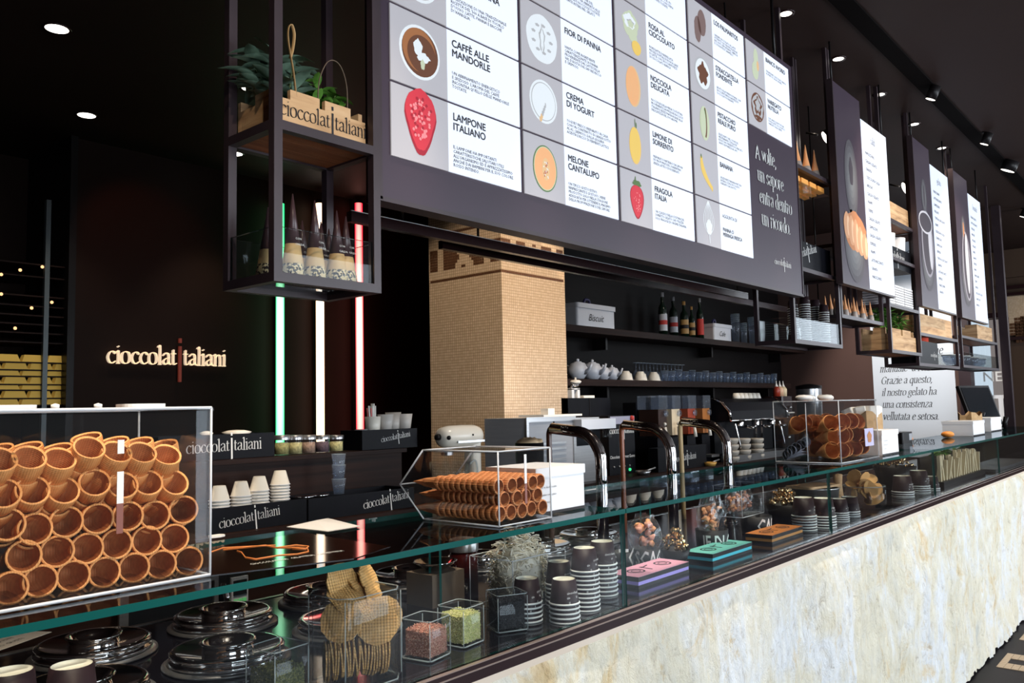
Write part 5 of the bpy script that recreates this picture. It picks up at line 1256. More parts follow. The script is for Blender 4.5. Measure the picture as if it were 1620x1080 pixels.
# ---- acrylic tray heaped with pale shredded wafer
SX = xat(824, 1.47, 1.2); st = thing('shaving_tray', 'clear acrylic tray heaped with pale shredded wafer behind the first cup stacks', 'tray', (SX-.115, 1.40, DZ+.001))
open_box(st, .22, .15, .13, .003, lid=False, er=.0016)
b = BM(); R = random.Random(8)
for k in range(1500):
    a = R.random()*2*PI; q = math.sqrt(R.random()); x = .11+.100*q*math.cos(a); y = .075+.066*q*math.sin(a); z = R.uniform(.01, .13)+.085*(1-q*q)*R.random()
    if z > .125: z = .12+.085*(1-q**2)*R.random()
    ang = R.random()*PI; L = R.uniform(.015, .045); dz = R.uniform(-.012, .016); dx, dy = L*math.cos(ang)*.5, L*math.sin(ang)*.5
    if z < .125: dx *= .5; dy *= .5; x = min(.195, max(.025, x)); y = min(.125, max(.025, y))
    tube(b, [(x-dx, y-dy, z-dz*.5), (x, y, z+.004), (x+dx, y+dy, z+dz*.5)], .0016+.0013*R.random(), 4, mi=R.randrange(2), flat=.5)
lathe(b, [(0, .150), (.03, .142), (.050, .12), (.056, .09), (.056, .006)], 16, mi=1, T=TR(.11, .075, 0) @ Matrix.Diagonal((1.4, .95, 1, 1)))
g = ob('shredded_wafer', b, [mat('pale_shreds', (.90, .80, .62), .6), mat('paler_shreds', (.94, .88, .76), .6)], st); g['kind'] = 'stuff'
# dark jar with steel lid and a steel bowl behind
X_ = xat(749, 1.66, 1.25); t = thing('lidded_jar', 'dark red jar with a steel lid behind the shredded wafer tray', 'jar', (X_, 1.70, DZ)); b = BM(); lathe(b, [(0, 0), (.040, 0), (.041, .105), (.036, .115), (0, .115)], 22); ob('jar_body', b, mat('dark_red_glass', (.05, .006, .006), .12, coat=.6), t)
b = BM(); lathe(b, [(.042, .112), (.043, .142), (.040, .146), (0, .147)], 22); ob('lid', b, 'steel', t)
X_ = xat(705, 1.62, 1.2); t = thing('steel_bowl', 'shallow steel bowl left of the dark red jar', 'bowl', (X_, 1.66, DZ+.085)); b = BM(); lathe(b, [(.02, 0), (.055, .02), (.060, .026), (.056, .026), (.02, .004), (0, .004)], 24); ob('bowl_body', b, 'chrome', t)
b = BM(); box(b, -.06, .06, -.05, .05, -.085, 0); ob('block', b, mat('tan_block', (.16, .115, .08), .6), t)
# ---- striped flat boxes
def sweet_box(x0, x1, y0, d, zt, c1, c2_, label):
    t = thing('flat_sweet_box', label, 'box', (x0, y0, DZ)); w = x1-x0; h = zt-DZ
    b = BM(); box(b, 0, w, 0, d, h-.001, h); ob('top_sheet', b, c1, t)
    b = BM(); box(b, 0, w, 0, d, h*.58, h-.001); ob('lid_side', b, 'black', t)
    b = BM(); box(b, .001, w-.001, .001, d-.001, h*.28, h*.58); ob('colour_band', b, c2_, t)
    b = BM(); box(b, 0, w, 0, d, 0, h*.28); ob('box_base', b, 'black', t)
    b = BM(); cx_, cy_ = w/2, d/2
    for k, ch in enumerate('oro'):
        X0 = cx_+(k-1)*.075
        def el(rx, ry, rr): tube(b, [(X0+rx*math.cos(a*PI/10), cy_+ry*math.sin(a*PI/10), h+.0006) for a in range(21)], rr, 4, flat=.3)
        if ch == 'o': el(.028, .024, .0026); el(.016, .012, .0016)
        else: tube(b, [(X0-.02, cy_-.022, h+.0006), (X0-.02, cy_+.022, h+.0006), (X0-.01, cy_+.016, h+.0006), (X0+.02, cy_+.022, h+.0006)], .0026, 4, flat=.3)
    ob('lettering', b, 'ink', t)
zt = at(1011, 912, Y=1.30).z
sweet_box(2.035, 2.325, 1.298, .105, zt, 'pinkcard', 'lilac', 'pink and lilac striped flat box just right of the first glass joint')
sweet_box(2.482, 2.775, 1.298, .105, zt, 'tealcard', 'aqua', 'turquoise striped flat box between the pink and the orange boxes')
sweet_box(2.945, 3.235, 1.298, .105, zt, 'ocard', 'ocard2', 'orange and black striped flat box before the second glass joint')
# ---- tins with handwriting and bagged biscuits
def tin(px_, Y, r, ytop, word, label, bag_h=.10, sz=.05):
    X_ = xat(px_, Y, DZ+.06); h = at(px_, ytop, Y=Y).z-DZ; t = thing('lettered_tin', label, 'tin', (X_, Y, DZ), 0)
    b = BM(); lathe(b, [(0, 0), (r*.92, 0), (r, h), (r*.97, h), (r*.9, .01), (0, .01)], 24); ob('tin_wall', b, mat('matt_black', (.012, .013, .015), .6) if 'matt_black' not in bpy.data.materials else bpy.data.materials['matt_black'], t)
    b = BM(); vs, fs = text_mesh(word, sz, .02)
    w_ = max(v[0] for v in vs)
    for f in fs:
        q = []
        for i in f:
            a = (vs[i][0]-w_/2)/r-PI/2-.35; z = h*.16+vs[i][1]*1.55; rr = r*(.92+.08*z/h)+.0012; q.append(b.verts.new((rr*math.cos(a), rr*math.sin(a), z)))
        try: b.faces.new(q)
        except ValueError: pass
    ob('lettering', b, 'wink', t)
    return X_, Y, h
def biscuit_bag(loc, r, h, label, cols, seed):
    t = thing('biscuit_bag', label, 'bag', loc); R = random.Random(seed)
    for k in range(14):
        b = BM(); a = R.random()*2*PI; q = R.random()**.5*r*.62; z = R.uniform(.12, .86)*h
        sphere(b, (0, 0, 0), r*.34, r*.24, r*.17, seg=8, T=TR(q*math.cos(a), q*math.sin(a), z) @ RX(R.uniform(0, 180)) @ RZ(R.uniform(0, 180)))
        for v in b.verts: v.co += Vector((noise.noise(v.co*90), noise.noise(v.co*90+Vector((5, 0, 0))), noise.noise(v.co*90+Vector((0, 9, 0)))))*.006
        ob('biscuit', b, cols[k % len(cols)], t)
    b = BM(); n = 16; m_ = 9; vs = []
    for j in range(m_+1):
        v = j/m_
        for k in range(n):
            a = 2*PI*k/n; rr = r*(.55+.55*math.sin(PI*min(.95, v*.9+.12)))*(1+.16*noise.noise(Vector((math.cos(a)*2.2, math.sin(a)*2.2, v*5+seed)))); vs.append((rr*math.cos(a), rr*math.sin(a), v*h*1.12))
    _add(b, vs, [(j*n+k, j*n+(k+1) % n, (j+1)*n+(k+1) % n, (j+1)*n+k) for j in range(m_) for k in range(n)], 0, False); ob('cellophane', b, 'cello', t)
M['cello'] = glassy('cellophane', (.97, .96, .96), 1.5, .12, .02)
M['bisc1'] = noisy('biscuit_amber', [(.3, (.50, .18, .06)), (.7, (.80, .42, .20))], (60, 60, 60), .6); M['bisc2'] = noisy('biscuit_rosy', [(.3, (.55, .22, .14)), (.7, (.78, .45, .34))], (60, 60, 60), .6)
x, y, h = tin(984, 1.52, .040, 872, 'TO', 'black tin marked TO, half hidden by the tallest cup stack')
x, y, h = tin(1021, 1.46, .046, 866, 'SCAGLI', 'black tin with white handwriting SCAGLI left of the first bag', sz=.042)
biscuit_bag((x, y, DZ+h-.01), .050, .105, 'crumpled clear bag of amber biscuits above the pink box', ['bisc1', 'bisc2'], 1)
x, y, h = tin(1126, 1.43, .058, 836, 'IF DI CA', 'black tin with white handwriting above the turquoise box', sz=.042)
for k in (-1, 1): biscuit_bag((x+k*.026, y, DZ+h-.02), .036, .125, ('left', 'right')[k > 0]+' clear bag of amber sticks in the tin above the turquoise box', ['bisc1'], 3+k)
x, y, h = tin(1196, 1.46, .062, 815, 'CAL', 'black tin with white handwriting above the orange box', sz=.048)
st2 = thing('sweets_tray', 'clear acrylic tray behind the third tin, full of wrapped rosy sweets', 'tray', (x-.10, y+.01, DZ+h+.001)); open_box(st2, .20, .12, .12, .003, lid=False, er=.0015)
for k in range(5): biscuit_bag((x-.06+.032*k, y+.07+.006*(k % 2), DZ+h+.008), .028, .085, ('first', 'second', 'third', 'fourth', 'fifth')[k]+' clear packet of rosy biscuits from the left in the tray above the orange box', ['bisc2', 'bisc1'], 20+k)
# foil chocolates in heaps
f0 = None
M['foil'] = mat('gold_foil', (.85, .62, .36), .16, 1)
def foil_heap(px_, Y, r, n, z0, wh, seed):
    global f0
    R = random.Random(seed); X0 = xat(px_, Y, DZ+.05)
    t = thing('dark_bowl', 'dark bowl holding foil chocolates '+wh, 'bowl', (X0, Y, DZ)); b = BM(); lathe(b, [(0, 0), (r*.7, 0), (r*1.1, z0), (r*1.06, z0), (r*.65, .006), (0, .006)], 20); ob('bowl_body', b, 'black', t)
    for k in range(n):
        lv = int(k/(n/4)); q = r*(1-.22*lv)*math.sqrt(R.random()); a = R.random()*2*PI; loc = (X0+q*math.cos(a), Y+q*math.sin(a), DZ+z0+.006+.017*lv+R.uniform(-.003, .003))
        if f0 is None:
            b = BM(); sphere(b, (0, 0, 0), .0105, .0105, .009, seg=8)
            for v in b.verts: v.co *= 1+.14*noise.noise(v.co*300)
            for f in b.faces: f.smooth = False
            f0 = ob('foil_chocolate', b, 'foil'); tag(f0, 'small foil wrapped chocolate in the heap '+wh, 'chocolate', 'foil chocolates '+wh); f0.location = loc
        else:
            c = f0.copy(); COL.objects.link(c); c.location = loc; c.rotation_euler = (R.random()*3, R.random()*3, 0); c['label'] = 'small foil wrapped chocolate in the heap '+wh; c['group'] = 'foil chocolates '+wh
foil_heap(1068, 1.40, .045, 34, .05, 'behind the turquoise box', 2)
foil_heap(1241, 1.46, .075, 70, .09, 'left of the second glass joint', 3)
foil_heap(1416, 1.52, .11, 50, .13, 'beyond the wafer jar', 5)
# wooden board on steel pan behind the second joint's cups
X_ = xat(1296, 1.47, 1.23); t = thing('steel_pan', 'flat steel pan carrying a pale wooden board before the second glass joint', 'pan', (X_, 1.50, DZ)); b = BM(); lathe(b, [(0, 0), (.10, 0), (.115, .115), (.12, .12), (.11, .12), (.09, .01)], 28); ob('pan_body', b, 'steel', t)
t = thing('wooden_board', 'pale wooden board lying on the steel pan', 'board', (X_, 1.50, DZ+.121), -.2); b = BM(); rbox(b, -.13, .13, -.07, .07, 0, .010, .02); ob('board_plate', b, 'wood', t)
X_ = xat(1326, 1.44, 1.2); t = thing('wooden_pestle', 'small pale wooden pestle standing just past the second glass joint', 'pestle', (X_, 1.44, DZ)); b = BM(); lathe(b, [(0, 0), (.03, 0), (.024, .05), (.018, .12), (.022, .17), (0, .175)], 16); ob('pestle_body', b, 'wood', t)
# second jar with oval wafers
X_ = xat(1366, 1.36, 1.2)
t = thing('oval_wafer_jar', 'round glass jar of oval wafers and tongs beyond the second glass joint', 'jar', (X_, 1.36, DZ)); b = BM(); lathe(b, [(0, .004), (.085, .004), (.10, .03), (.10, .11), (.095, .11), (.09, .03), (0, .01)], 26); ob('jar_wall', b, 'jar', t)
b = BM(); tube(b, [(.098*math.cos(a*PI/12), .098*math.sin(a*PI/12), .11) for a in range(25)], .002, 5); ob('jar_rim', b, 'jaredge', t)
o0 = None; R = random.Random(6)
for k in range(16):
    a = R.random()*2*PI; q = .05*R.random()**.5; loc = (X_+q*math.cos(a), 1.36+q*math.sin(a), DZ+.05+.007*k); rot = (R.uniform(-1, 1)+PI/3, R.uniform(-.8, .8), R.uniform(-1, 1))
    c = wafer_at(loc, rot, 'oval wafer piled in the round jar beyond the second glass joint', 'oval wafers', s=.95); c.scale = (1.25, .75, 1.2)
# box of bread sticks with herbs
X0 = xat(1484, 1.33, 1.15); bb_ = thing('stick_box', 'dark box of pale bread sticks under dark leaves at the far display end', 'box', (X0, 1.30, DZ)); b = BM(); box(b, 0, 1.1, 0, .14, 0, .03); box(b, 0, 1.1, .125, .14, .03, .17); ob('box_body', b, 'black', bb_)
k0 = None; R = random.Random(2)
for k in range(34):
    loc = (X0+.02+.031*k, 1.325+.02*(k % 2), DZ+.031)
    if k0 is None:
        b = BM(); box(b, -.011, .011, -.009, .009, 0, .15); k0 = ob('bread_stick', b, mat('bread_stick', (.72, .60, .38), .7)); tag(k0, 'pale upright bread stick in the dark box near the far end', 'bread stick', 'bread sticks'); k0.location = loc
    else:
        c = k0.copy(); COL.objects.link(c); c['label'] = 'pale upright bread stick, '+nth(k)+' from the left in the dark box'; c.location = loc; c.rotation_euler = (R.uniform(-.1, .15), R.uniform(-.09, .09), 0); c.scale = (1, 1, R.uniform(.75, 1.1))
plant('herb_garnish', 'dark green leaves spread over the bread sticks', (X0+.5, 1.40, DZ+.14), (.42, .03), .07, 9, 5, .06, .014, 'leaf2', (0, 0), 8)
b = BM(); box(b, 6.62, 7.9, 1.26, 1.5, DZ, DZ+.02); t = ob('steel_tray', b, 'steel'); tag(t, 'long empty steel tray at the far end of the display deck', 'tray')
# ================================================================== BACK BAR, LEFT
bc = thing('back_counter', 'long dark wooden back counter behind the staff aisle', 'counter', (0, 0, 0))
BT = at(400, 834, Y=3.1).z-.008
BF = 3.05
b = BM(); box(b, .9, 10.2, BF+.02, 3.58, 0, BT-.03); ob('counter_body', b, 'shelfwood', bc)
b = BM(); box(b, .88, 10.22, BF, 3.59, BT-.03, BT); ob('worktop', b, 'shelfwood', bc)
UT = at(510, 716, Y=3.42).z
b = BM(); box(b, 0, 2.08, .02, .25, 0, UT-.02-BT); box(b, -.02, 2.10, 0, .26, UT-.02-BT, UT-BT); rs_ = thing('raised_shelf', 'dark wooden raised shelf on the left part of the back counter', 'shelf', (.9, 3.34, BT)); ob('shelf_body', b, 'shelfwood', rs_)
zt = at(463, 791, Y=3.1).z; xa, xb, xc = at(326, 802, Y=3.1).x, at(488, 789, Y=3.1).x, at(655, 773, Y=3.1).x
logo_bin('low black logo bin holding stacks of white cups on the back counter', (xa, 3.1, BT+.001), xb-xa-.01, .22, zt-BT, tilt=5.5, lx=.42, lw=.60, lz=.20)
logo_bin('low black logo bin holding glasses, right of the white cup bin', (xb, 3.1, BT+.001), xc-xb, .22, zt-BT-.005, tilt=5.5, lx=.72, lw=.46, lz=.22)
def white_cup(loc, lb, gp):
    t = thing('white_cup', lb, 'cup', loc, 0, gp); b = BM(); lathe(b, [(.041, 0), (.043, .002), (.041, .006), (.026, .058), (.024, .062), (0, .062)], 22); ob('cup_wall', b, 'cream', t)
    b = BM(); lathe(b, [(.0405, 0), (.0445, .001), (.0435, .0035), (.0405, .004)], 22); ob('cup_rim', b, 'white', t); return t
wc = None
for i, (px_, yt) in enumerate(((347, 768), (381, 761), (410, 753), (443, 744))):
    X_ = xat(px_, 3.19, BT+.1); zt_ = at(px_, yt, Y=3.19).z; nn = max(2, round((zt_-BT-.08)/.013)+1)
    for k in range(nn):
        lb = 'white cup '+('on top of' if k == nn-1 else nth(k)+' from the bottom in')+' the '+('leftmost', 'second', 'third', 'rightmost and tallest')[i]+' stack on the back counter'; loc = (X_, 3.19, zt_-.0+.013*(k-nn+1)-.062)
        if wc is None: wc = white_cup(loc, lb, 'white cups on the back counter')
        else: dup(wc, loc, None, lb, 'white cups on the back counter')
def tumbler(loc, lb, gp, r=.030, h=.085, mt='blueglass'):
    t = thing('tumbler', lb, 'glass', loc, 0, gp); b = BM(); lathe(b, [(0, 0), (r*.72, 0), (r, h), (r*.94, h), (r*.66, .006), (0, .006)], 14); ob('glass_wall', b, mt, t)
    b = BM(); lathe(b, [(r*.97, h-.001), (r*1.02, h), (r*.97, h+.0015)], 14); ob('glass_rim', b, 'jaredge', t); return t
X_ = xat(536, 3.19, 1.3); z0 = at(536, 781, Y=3.19).z; tg = None
for k in range(3):
    lb = ('bottom', 'middle', 'top')[k]+' clear glass of the wobbly stack in the second bin'; hh = (0, .058, .098)[k]
    if tg is None: tg = tumbler((X_, 3.19, z0), lb, None, .034, .07, 'blueglass')
    else: dup(tg, (X_, 3.19, z0+hh), None, lb, None, (1, 1, 1.1 if k == 1 else 1.25))
for k, px_ in enumerate((484, 508)):
    X_ = xat(px_, 3.18, 1.2); t = thing('steel_dish', ('left', 'right')[k]+' small steel dish at the left end of the second bin', 'dish', (X_, 3.19, zt-.012)); b = BM(); lathe(b, [(0, 0), (.03, .001), (.045, .014), (.043, .014), (.028, .004), (0, .004)], 18); ob('dish_body', b, 'chrome', t)
# upper shelf
xa = at(250, 700, Y=3.40).x; xb = at(434, 684, Y=3.40).x; zt2 = at(434, 684, Y=3.40).z
logo_bin('black logo bin on the raised shelf behind the cone case', (xa, 3.40, UT+.001), xb-xa, .16, zt2-UT, tilt=1, lx=.55, lw=.66, lz=.30)
for k, (px_, w_) in enumerate(((330, .02), (378, .045))):
    X_ = xat(px_, 3.46, 1.5); b = BM(); lathe(b, [(0, 0), (w_, 0), (w_*1.5, .02), (w_*.8, .028), (0, .03)], 18); t = ob('white_saucer', b, 'cream', None, (X_, 3.48, zt2-.012)); tag(t, ('left', 'right')[k]+' white saucer showing over the bin on the raised shelf', 'saucer')
for k, (px_, c_) in enumerate(((446, (.20, .18, .07)), (467, (.30, .26, .12)), (488, (.22, .14, .10)), (510, (.08, .05, .06)), (532, (.42, .36, .16)))):
    X_ = xat(px_, 3.44, 1.47); t = thing('spice_jar', 'glass spice jar with a steel lid on the raised shelf, '+('leftmost', 'second', 'third', 'fourth', 'rightmost')[k]+' of five', 'jar', (X_, 3.44, UT))
    hj = at(px_, 688, Y=3.44).z-UT; b = BM(); lathe(b, [(0, .002), (.036, .002), (.036, hj*.75), (.034, hj*.8)], 18); ob('jar_wall', b, 'jar', t)
    b = BM(); lathe(b, [(0, .004), (.033, .004), (.033, hj*.62), (0, hj*.64)], 14); ob('contents', b, noisy('spice_%d' % k, [(.35, c_), (.6, tuple(v*1.8 for v in c_))], (90, 90, 90), .8), t)
    b = BM(); lathe(b, [(.037, hj*.76), (.038, hj*.98), (.036, hj), (0, hj)], 18); ob('lid', b, 'steel', t)
X_ = xat(572, 3.44, 1.5); t = thing('stoppered_flask', 'small dark blue flask with a wide glass top under the red light tube', 'flask', (X_, 3.44, UT)); b = BM(); lathe(b, [(0, 0), (.018, 0), (.02, .03), (.014, .05), (.02, .07), (.02, .085)], 14); ob('flask_body', b, mat('navy_glass', (.01, .015, .05), .15), t)
b = BM(); lathe(b, [(.02, .085), (.034, .10), (.034, .108), (.02, .10)], 14); ob('flask_lip', b, 'jaredge', t)
xa = at(585, 690, Y=3.38).x; xb = at(660, 690, Y=3.38).x; zt3 = at(640, 678, Y=3.38).z
logo_bin('black logo bin at the right end of the raised shelf with straws standing in it', (xa-.05, 3.38, UT+.001), xb-xa+.05, .18, zt3-UT, tilt=7, lx=.60, lw=.54, lz=.35)
X_ = xat(590, 3.46, 1.56); sc0 = thing('straw_cup', 'translucent cup of white and pink straws in the right bin', 'cup', (X_, 3.46, zt3-.03)); b = BM(); lathe(b, [(0, 0), (.035, 0), (.042, .10), (.039, .10)], 16); ob('cup_wall', b, 'cream', sc0)
for k in range(14):
    a = k*2.4; q = .022*((k % 5)/5); b = BM(); tube(b, [(q*math.cos(a), q*math.sin(a), .01), (q*1.5*math.cos(a)-.006, q*1.5*math.sin(a), .145+.012*(k % 3))], .0042, 6)
    t = ob('straw', b, ('paper' if k % 3 else mat('pink_straw', (.85, .25, .25), .5) if 'pink_straw' not in bpy.data.materials else bpy.data.materials['pink_straw']) if k % 3 == 0 else 'paper', None, (X_, 3.46, zt3-.03)); tag(t, ('white' if k % 3 else 'pink')+' drinking straw in the cup on the raised shelf', 'straw', ('white' if k % 3 else 'pink')+' straws')
for k, px_ in enumerate((610, 628, 640)):
    X_ = xat(px_, 3.46, 1.56); t = thing('plastic_tumbler', ('left', 'middle', 'right')[k]+' clear plastic tumbler in the right bin of the raised shelf', 'tumbler', (X_, 3.46+.03*(k % 2), zt3-.02)); b = BM(); lathe(b, [(0, 0), (.03, 0), (.044, .10+.01*(k % 2)), (.041, .10), (.028, .005)], 16); ob('tumbler_wall', b, 'frost', t) if 'frost' in M else None
    if 'frost' not in M:
        M['frost'] = mat('frosted_plastic', (.66, .62, .58), .3, alpha=.75); b = BM(); lathe(b, [(0, 0), (.03, 0), (.044, .10), (.041, .10), (.028, .005)], 16); ob('tumbler_wall', b, 'frost', t)
# ---- wall logo
lg = thing('wall_logo', 'raised cream letters with a red-brown bar on the dark back wall', 'sign', (0, 0, 0)); p0 = at(168, 573, Y=6.38); p1 = at(357, 580, Y=6.38)
b = BM(); W_ = p1.x-p0.x; T = plane_T((p0.x, 6.365, (p0.z+p1.z)/2), *FX); xh = logo(b, W_, T, 0, 1, .095, 5)
geo = bmesh.ops.extrude_face_region(b, geom=b.faces[:]); bmesh.ops.translate(b, verts=[v for v in geo['geom'] if isinstance(v, bmesh.types.BMVert)], vec=(0, .02, 0))
ob('letters', b, [mat('lit_letter', (.85, .68, .5), .5, emit=(1, .78, .55), es=.5), mat('bar_red', (.22, .035, .02), .5, emit=(.6, .1, .06), es=.12)], lg)
# ---- three neon tubes
def neon(px_, core, edge, s, name_, label):
    m = bpy.data.materials.new(name_); m.use_nodes = True; m.node_tree.nodes.clear(); out = nd(m, 'ShaderNodeOutputMaterial'); e = nd(m, 'ShaderNodeEmission'); lw = nd(m, 'ShaderNodeLayerWeight'); lw.inputs[0].default_value = .78
    mx = nd(m, 'ShaderNodeMix', data_type='RGBA'); mx.inputs[6].default_value = (*core, 1); mx.inputs[7].default_value = (*edge, 1); lk(m, lw, 'Facing', mx, 0); lk(m, mx, 2, e, 0); e.inputs[1].default_value = s; lk(m, e, 0, out, 0)
    Y_ = 6.28; pb_ = at(px_, 695, Y=Y_); ptp = at(px_-2, 322, Y=Y_); t = thing('light_tube', label, 'light tube', (pb_.x, Y_, 0)); b = BM(); tube(b, [(0, 0, 1.30), (0, 0, ptp.z)], .037, 16); ob('glowing_tube', b, m, t)
    b = BM(); box(b, -.012, .012, .037, .09, 1.3, ptp.z); ob('mounting', b, 'black', t); b = BM(); lathe(b, [(.042, ptp.z-.0), (.042, ptp.z+.03), (0, ptp.z+.03)], 16); ob('end_cap', b, 'black', t)
neon(443, (.45, 1, .62), (.0, .34, .08), 3.6, 'green_neon', 'vertical green light tube, left of three on the dark wall')
neon(507, (1, .96, .88), (1, .62, .34), 3.2, 'white_neon', 'vertical warm white light tube, middle of three on the dark wall')
neon(570, (1, .50, .40), (.55, .0, .015), 3.4, 'red_neon', 'vertical red light tube, right of three on the dark wall')
# ---- alcove shelves with gilt bars
RX0 = at(-60, 600, Y=6.42).x
al = thing('alcove_rack', 'dark tall rack with narrow shelves in the alcove at the far left', 'rack', (RX0, 6.42, 0))
b = BM()
xr = at(73, 600, Y=6.42).x-RX0
for x in (xr-.012, xr+.19): box(b, x-.016, x+.016, -.01, .03, .4, 3.2)
for x in (0,): box(b, x, x+.03, 0, .03, .4, 3.2)
ob('upright', b, mat('grey_upright', (.10, .12, .13), .4, .3), al)
zz_ = [at(40, y, Y=6.42).z for y in (572, 584, 594, 607, 616, 629, 640)]; zs2 = zz_+[at(40, y, Y=6.42).z for y in (540, 525, 511, 497, 482, 466, 435, 415)]
for z in zs2:
    b = BM(); box(b, .0, xr+.2, 0, .4, z-.010, z); ob('shelf_plate', b, 'shelfwood', al)
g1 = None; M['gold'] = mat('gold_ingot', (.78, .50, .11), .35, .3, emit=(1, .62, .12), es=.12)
for r_i, z in enumerate(zz_):
    for k in range(9):
        X_ = RX0+.04+.165*k+.05*(r_i % 2)
        if X_ > RX0+xr+.12: continue
        if g1 is None:
            b = BM(); vs = [(0, 0, 0), (.155, 0, 0), (.155, .08, 0), (0, .08, 0), (.018, .01, .052), (.137, .01, .052), (.137, .07, .052), (.018, .07, .052)]
            _add(b, vs, [(0, 3, 2, 1), (4, 5, 6, 7), (0, 1, 5, 4), (1, 2, 6, 5), (2, 3, 7, 6), (3, 0, 4, 7)]); g1 = ob('gilt_bar', b, 'gold'); tag(g1, 'gilt wrapped bar on the alcove rack at the far left', 'bar', 'gilt bars on the alcove rack'); g1.location = (X_, 6.44, z)
        else:
            c = g1.copy(); COL.objects.link(c); c['label'] = 'gilt wrapped bar, '+nth(k)+' on the '+nth(r_i)+' shelf from the top of the alcove rack'; c.location = (X_, 6.44, z)
for i, (px_, py_) in enumerate(((32, 427), (2, 434), (50, 487), (67, 422), (24, 519), (82, 478), (2, 465))):
    p = at(px_, py_, Y=6.41); b = BM(); sphere(b, (0, 0, 0), .012, seg=8); t = ob('indicator_lamp', b, emat('tiny_lamp', (1, .55, .25), 1.6) if i == 0 else bpy.data.materials['tiny_lamp'], None, tuple(p)); tag(t, 'tiny glowing point on the dark alcove rack', 'lamp', 'tiny lamps on the alcove rack')
# under counter oven seen through the display glass
pA = at(190, 950, Y=3.03); pB = at(384, 922, Y=3.03); pC = at(190, 990, Y=3.03)
ov = thing('built_in_oven', 'dark oven with a silver frame and small green display under the back counter', 'oven', (pA.x, 3.0, pC.z-.12)); w_ = pB.x-pA.x; h_ = pA.z-pC.z+.16
b = BM(); box(b, 0, w_, 0, .045, 0, h_); ob('oven_body', b, 'screen', ov); b = BM(); box(b, -.02, .012, -.012, 0, 0, h_); box(b, w_*.70, w_*.735, -.012, 0, 0, h_); box(b, .012, w_*.7, -.012, 0, h_-.02, h_); ob('oven_frame', b, 'steel', ov)
b = BM(); tube(b, smooth_pts([(w_*.77, -.01, h_*.4), (w_*.775, -.04, h_*.6), (w_*.77, -.01, h_*.85)], 5), .012, 8); ob('handle', b, 'chrome', ov)
b = BM(); box(b, w_*.85, w_*1.0, -.010, 0, h_*.35, h_*.9); ob('control_panel', b, 'satin', ov); b = BM(); box(b, w_*.865, w_*.985, -.013, -.010, h_*.62, h_*.85); ob('display', b, 'screen', ov)
b = BM()
for i in range(3):
    for j in range(2): box(b, w_*(.868+.04*i), w_*(.90+.04*i), -.013, -.010, h_*(.40+.1*j), h_*(.46+.1*j))
ob('button', b, mat('green_button', (.08, .35, .12), .5, emit=(.1, .5, .15), es=.3), ov)

# ================================================================== NICHE SHELVES
SF = 3.95
zu = at(1000, 523, Y=SF).z; zl = at(1000, 601, Y=SF).z
ns = thing('niche_shelf', 'upper long dark wooden shelf in the niche right of the column', 'shelf', (4.80, SF, zu)); b = BM(); box(b, 0, 5.4, 0, .34, -.055, 0); ob('shelf_board', b, 'shelfwood', ns)
for x in (1.3, 3.3, 5.1): b = BM(); box(b, x, x+.03, .2, .34, -.16, -.055); ob('bracket', b, 'black', ns)
nl = thing('niche_shelf', 'lower long dark wooden shelf in the niche, carrying glasses', 'shelf', (4.80, SF, zl)); b = BM(); box(b, 0, 4.9, 0, .34, -.055, 0); ob('shelf_board', b, 'shelfwood', nl)
for x in (1.3, 3.3, 4.7): b = BM(); box(b, x, x+.03, .2, .34, -.16, -.055); ob('bracket', b, 'black', nl)
def Xs(px_, Y=4.05, z=None): return xat(px_, Y, z or zu+.1)
M['enamel'] = mat('white_enamel', (.62, .64, .70), .3)
def enamel_box(label, px0_, px1_, yt, word, z):
    x0 = Xs(px0_, 4.0); x1 = Xs(px1_, 4.0); h = at((px0_+px1_)/2, yt, Y=4.0).z-z; t = thing('enamel_bin', label, 'bin', (x0, 4.0, z)); w = x1-x0
    b = BM(); rbox(b, .01, w-.01, .0, .2, 0, h*.86, .02); f = ob('bin_body', b, 'enamel', t); b = BM(); rbox(b, 0, w, -.012, .21, h*.80, h, .025); ob('lid', b, 'enamel', t)
    b = BM(); tube(b, smooth_pts([(w*.42, .1, h), (w*.45, .1, h+.05), (w*.55, .1, h+.05), (w*.58, .1, h)], 5), .012, 8); ob('handle', b, mat('navy_knob', (.02, .02, .08), .3) if 'navy_knob' not in bpy.data.materials else bpy.data.materials['navy_knob'], t)
    b = BM(); sans(b, word, h*.42, plane_T((w*.28, -.002, h*.28), *FX), maxw=w*.6, shear=.4); ob('lettering', b, 'ink', f)
enamel_box('large white enamel bin with dark script on the upper niche shelf by the column', 912, 974, 482, 'Biscuit', zu)
enamel_box('small white enamel canister with dark script on the upper niche shelf', 1129, 1158, 513, 'Cafe', zu)
def bottle(px_, yt, mt, lab, label, rad=.037):
    X_ = Xs(px_, 4.08); h = at(px_, yt, Y=4.08).z-zu; t = thing('liquor_bottle', label, 'bottle', (X_, 4.08, zu)); b = BM(); lathe(b, [(0, 0), (rad, 0), (rad, h*.58), (rad*.9, h*.66), (rad*.38, h*.76), (rad*.36, h*.93)], 16); ob('bottle_glass', b, mt, t)
    b = BM(); lathe(b, [(rad*.42, h*.90), (rad*.42, h), (0, h)], 12); ob('cap', b, 'satin' if lab != 'goldl' else 'goldl', t)
    b = BM(); lathe(b, [(rad+.001, h*.12), (rad+.001, h*.50)], 16); ob('paper_label', b, lab, t)
    b = BM(); lathe(b, [(rad+.002, h*.26), (rad+.002, h*.36)], 16); ob('label_band', b, 'redl' if lab != 'goldl' else 'ink', t)
bottle(1049, 463, 'darkglass', 'enamel', 'tall dark bottle with a white and blue label, leftmost in the bottle group', .042)
bottle(1066, 470, 'darkglass', 'enamel', 'dark green bottle with a red band, second in the bottle group', .040)
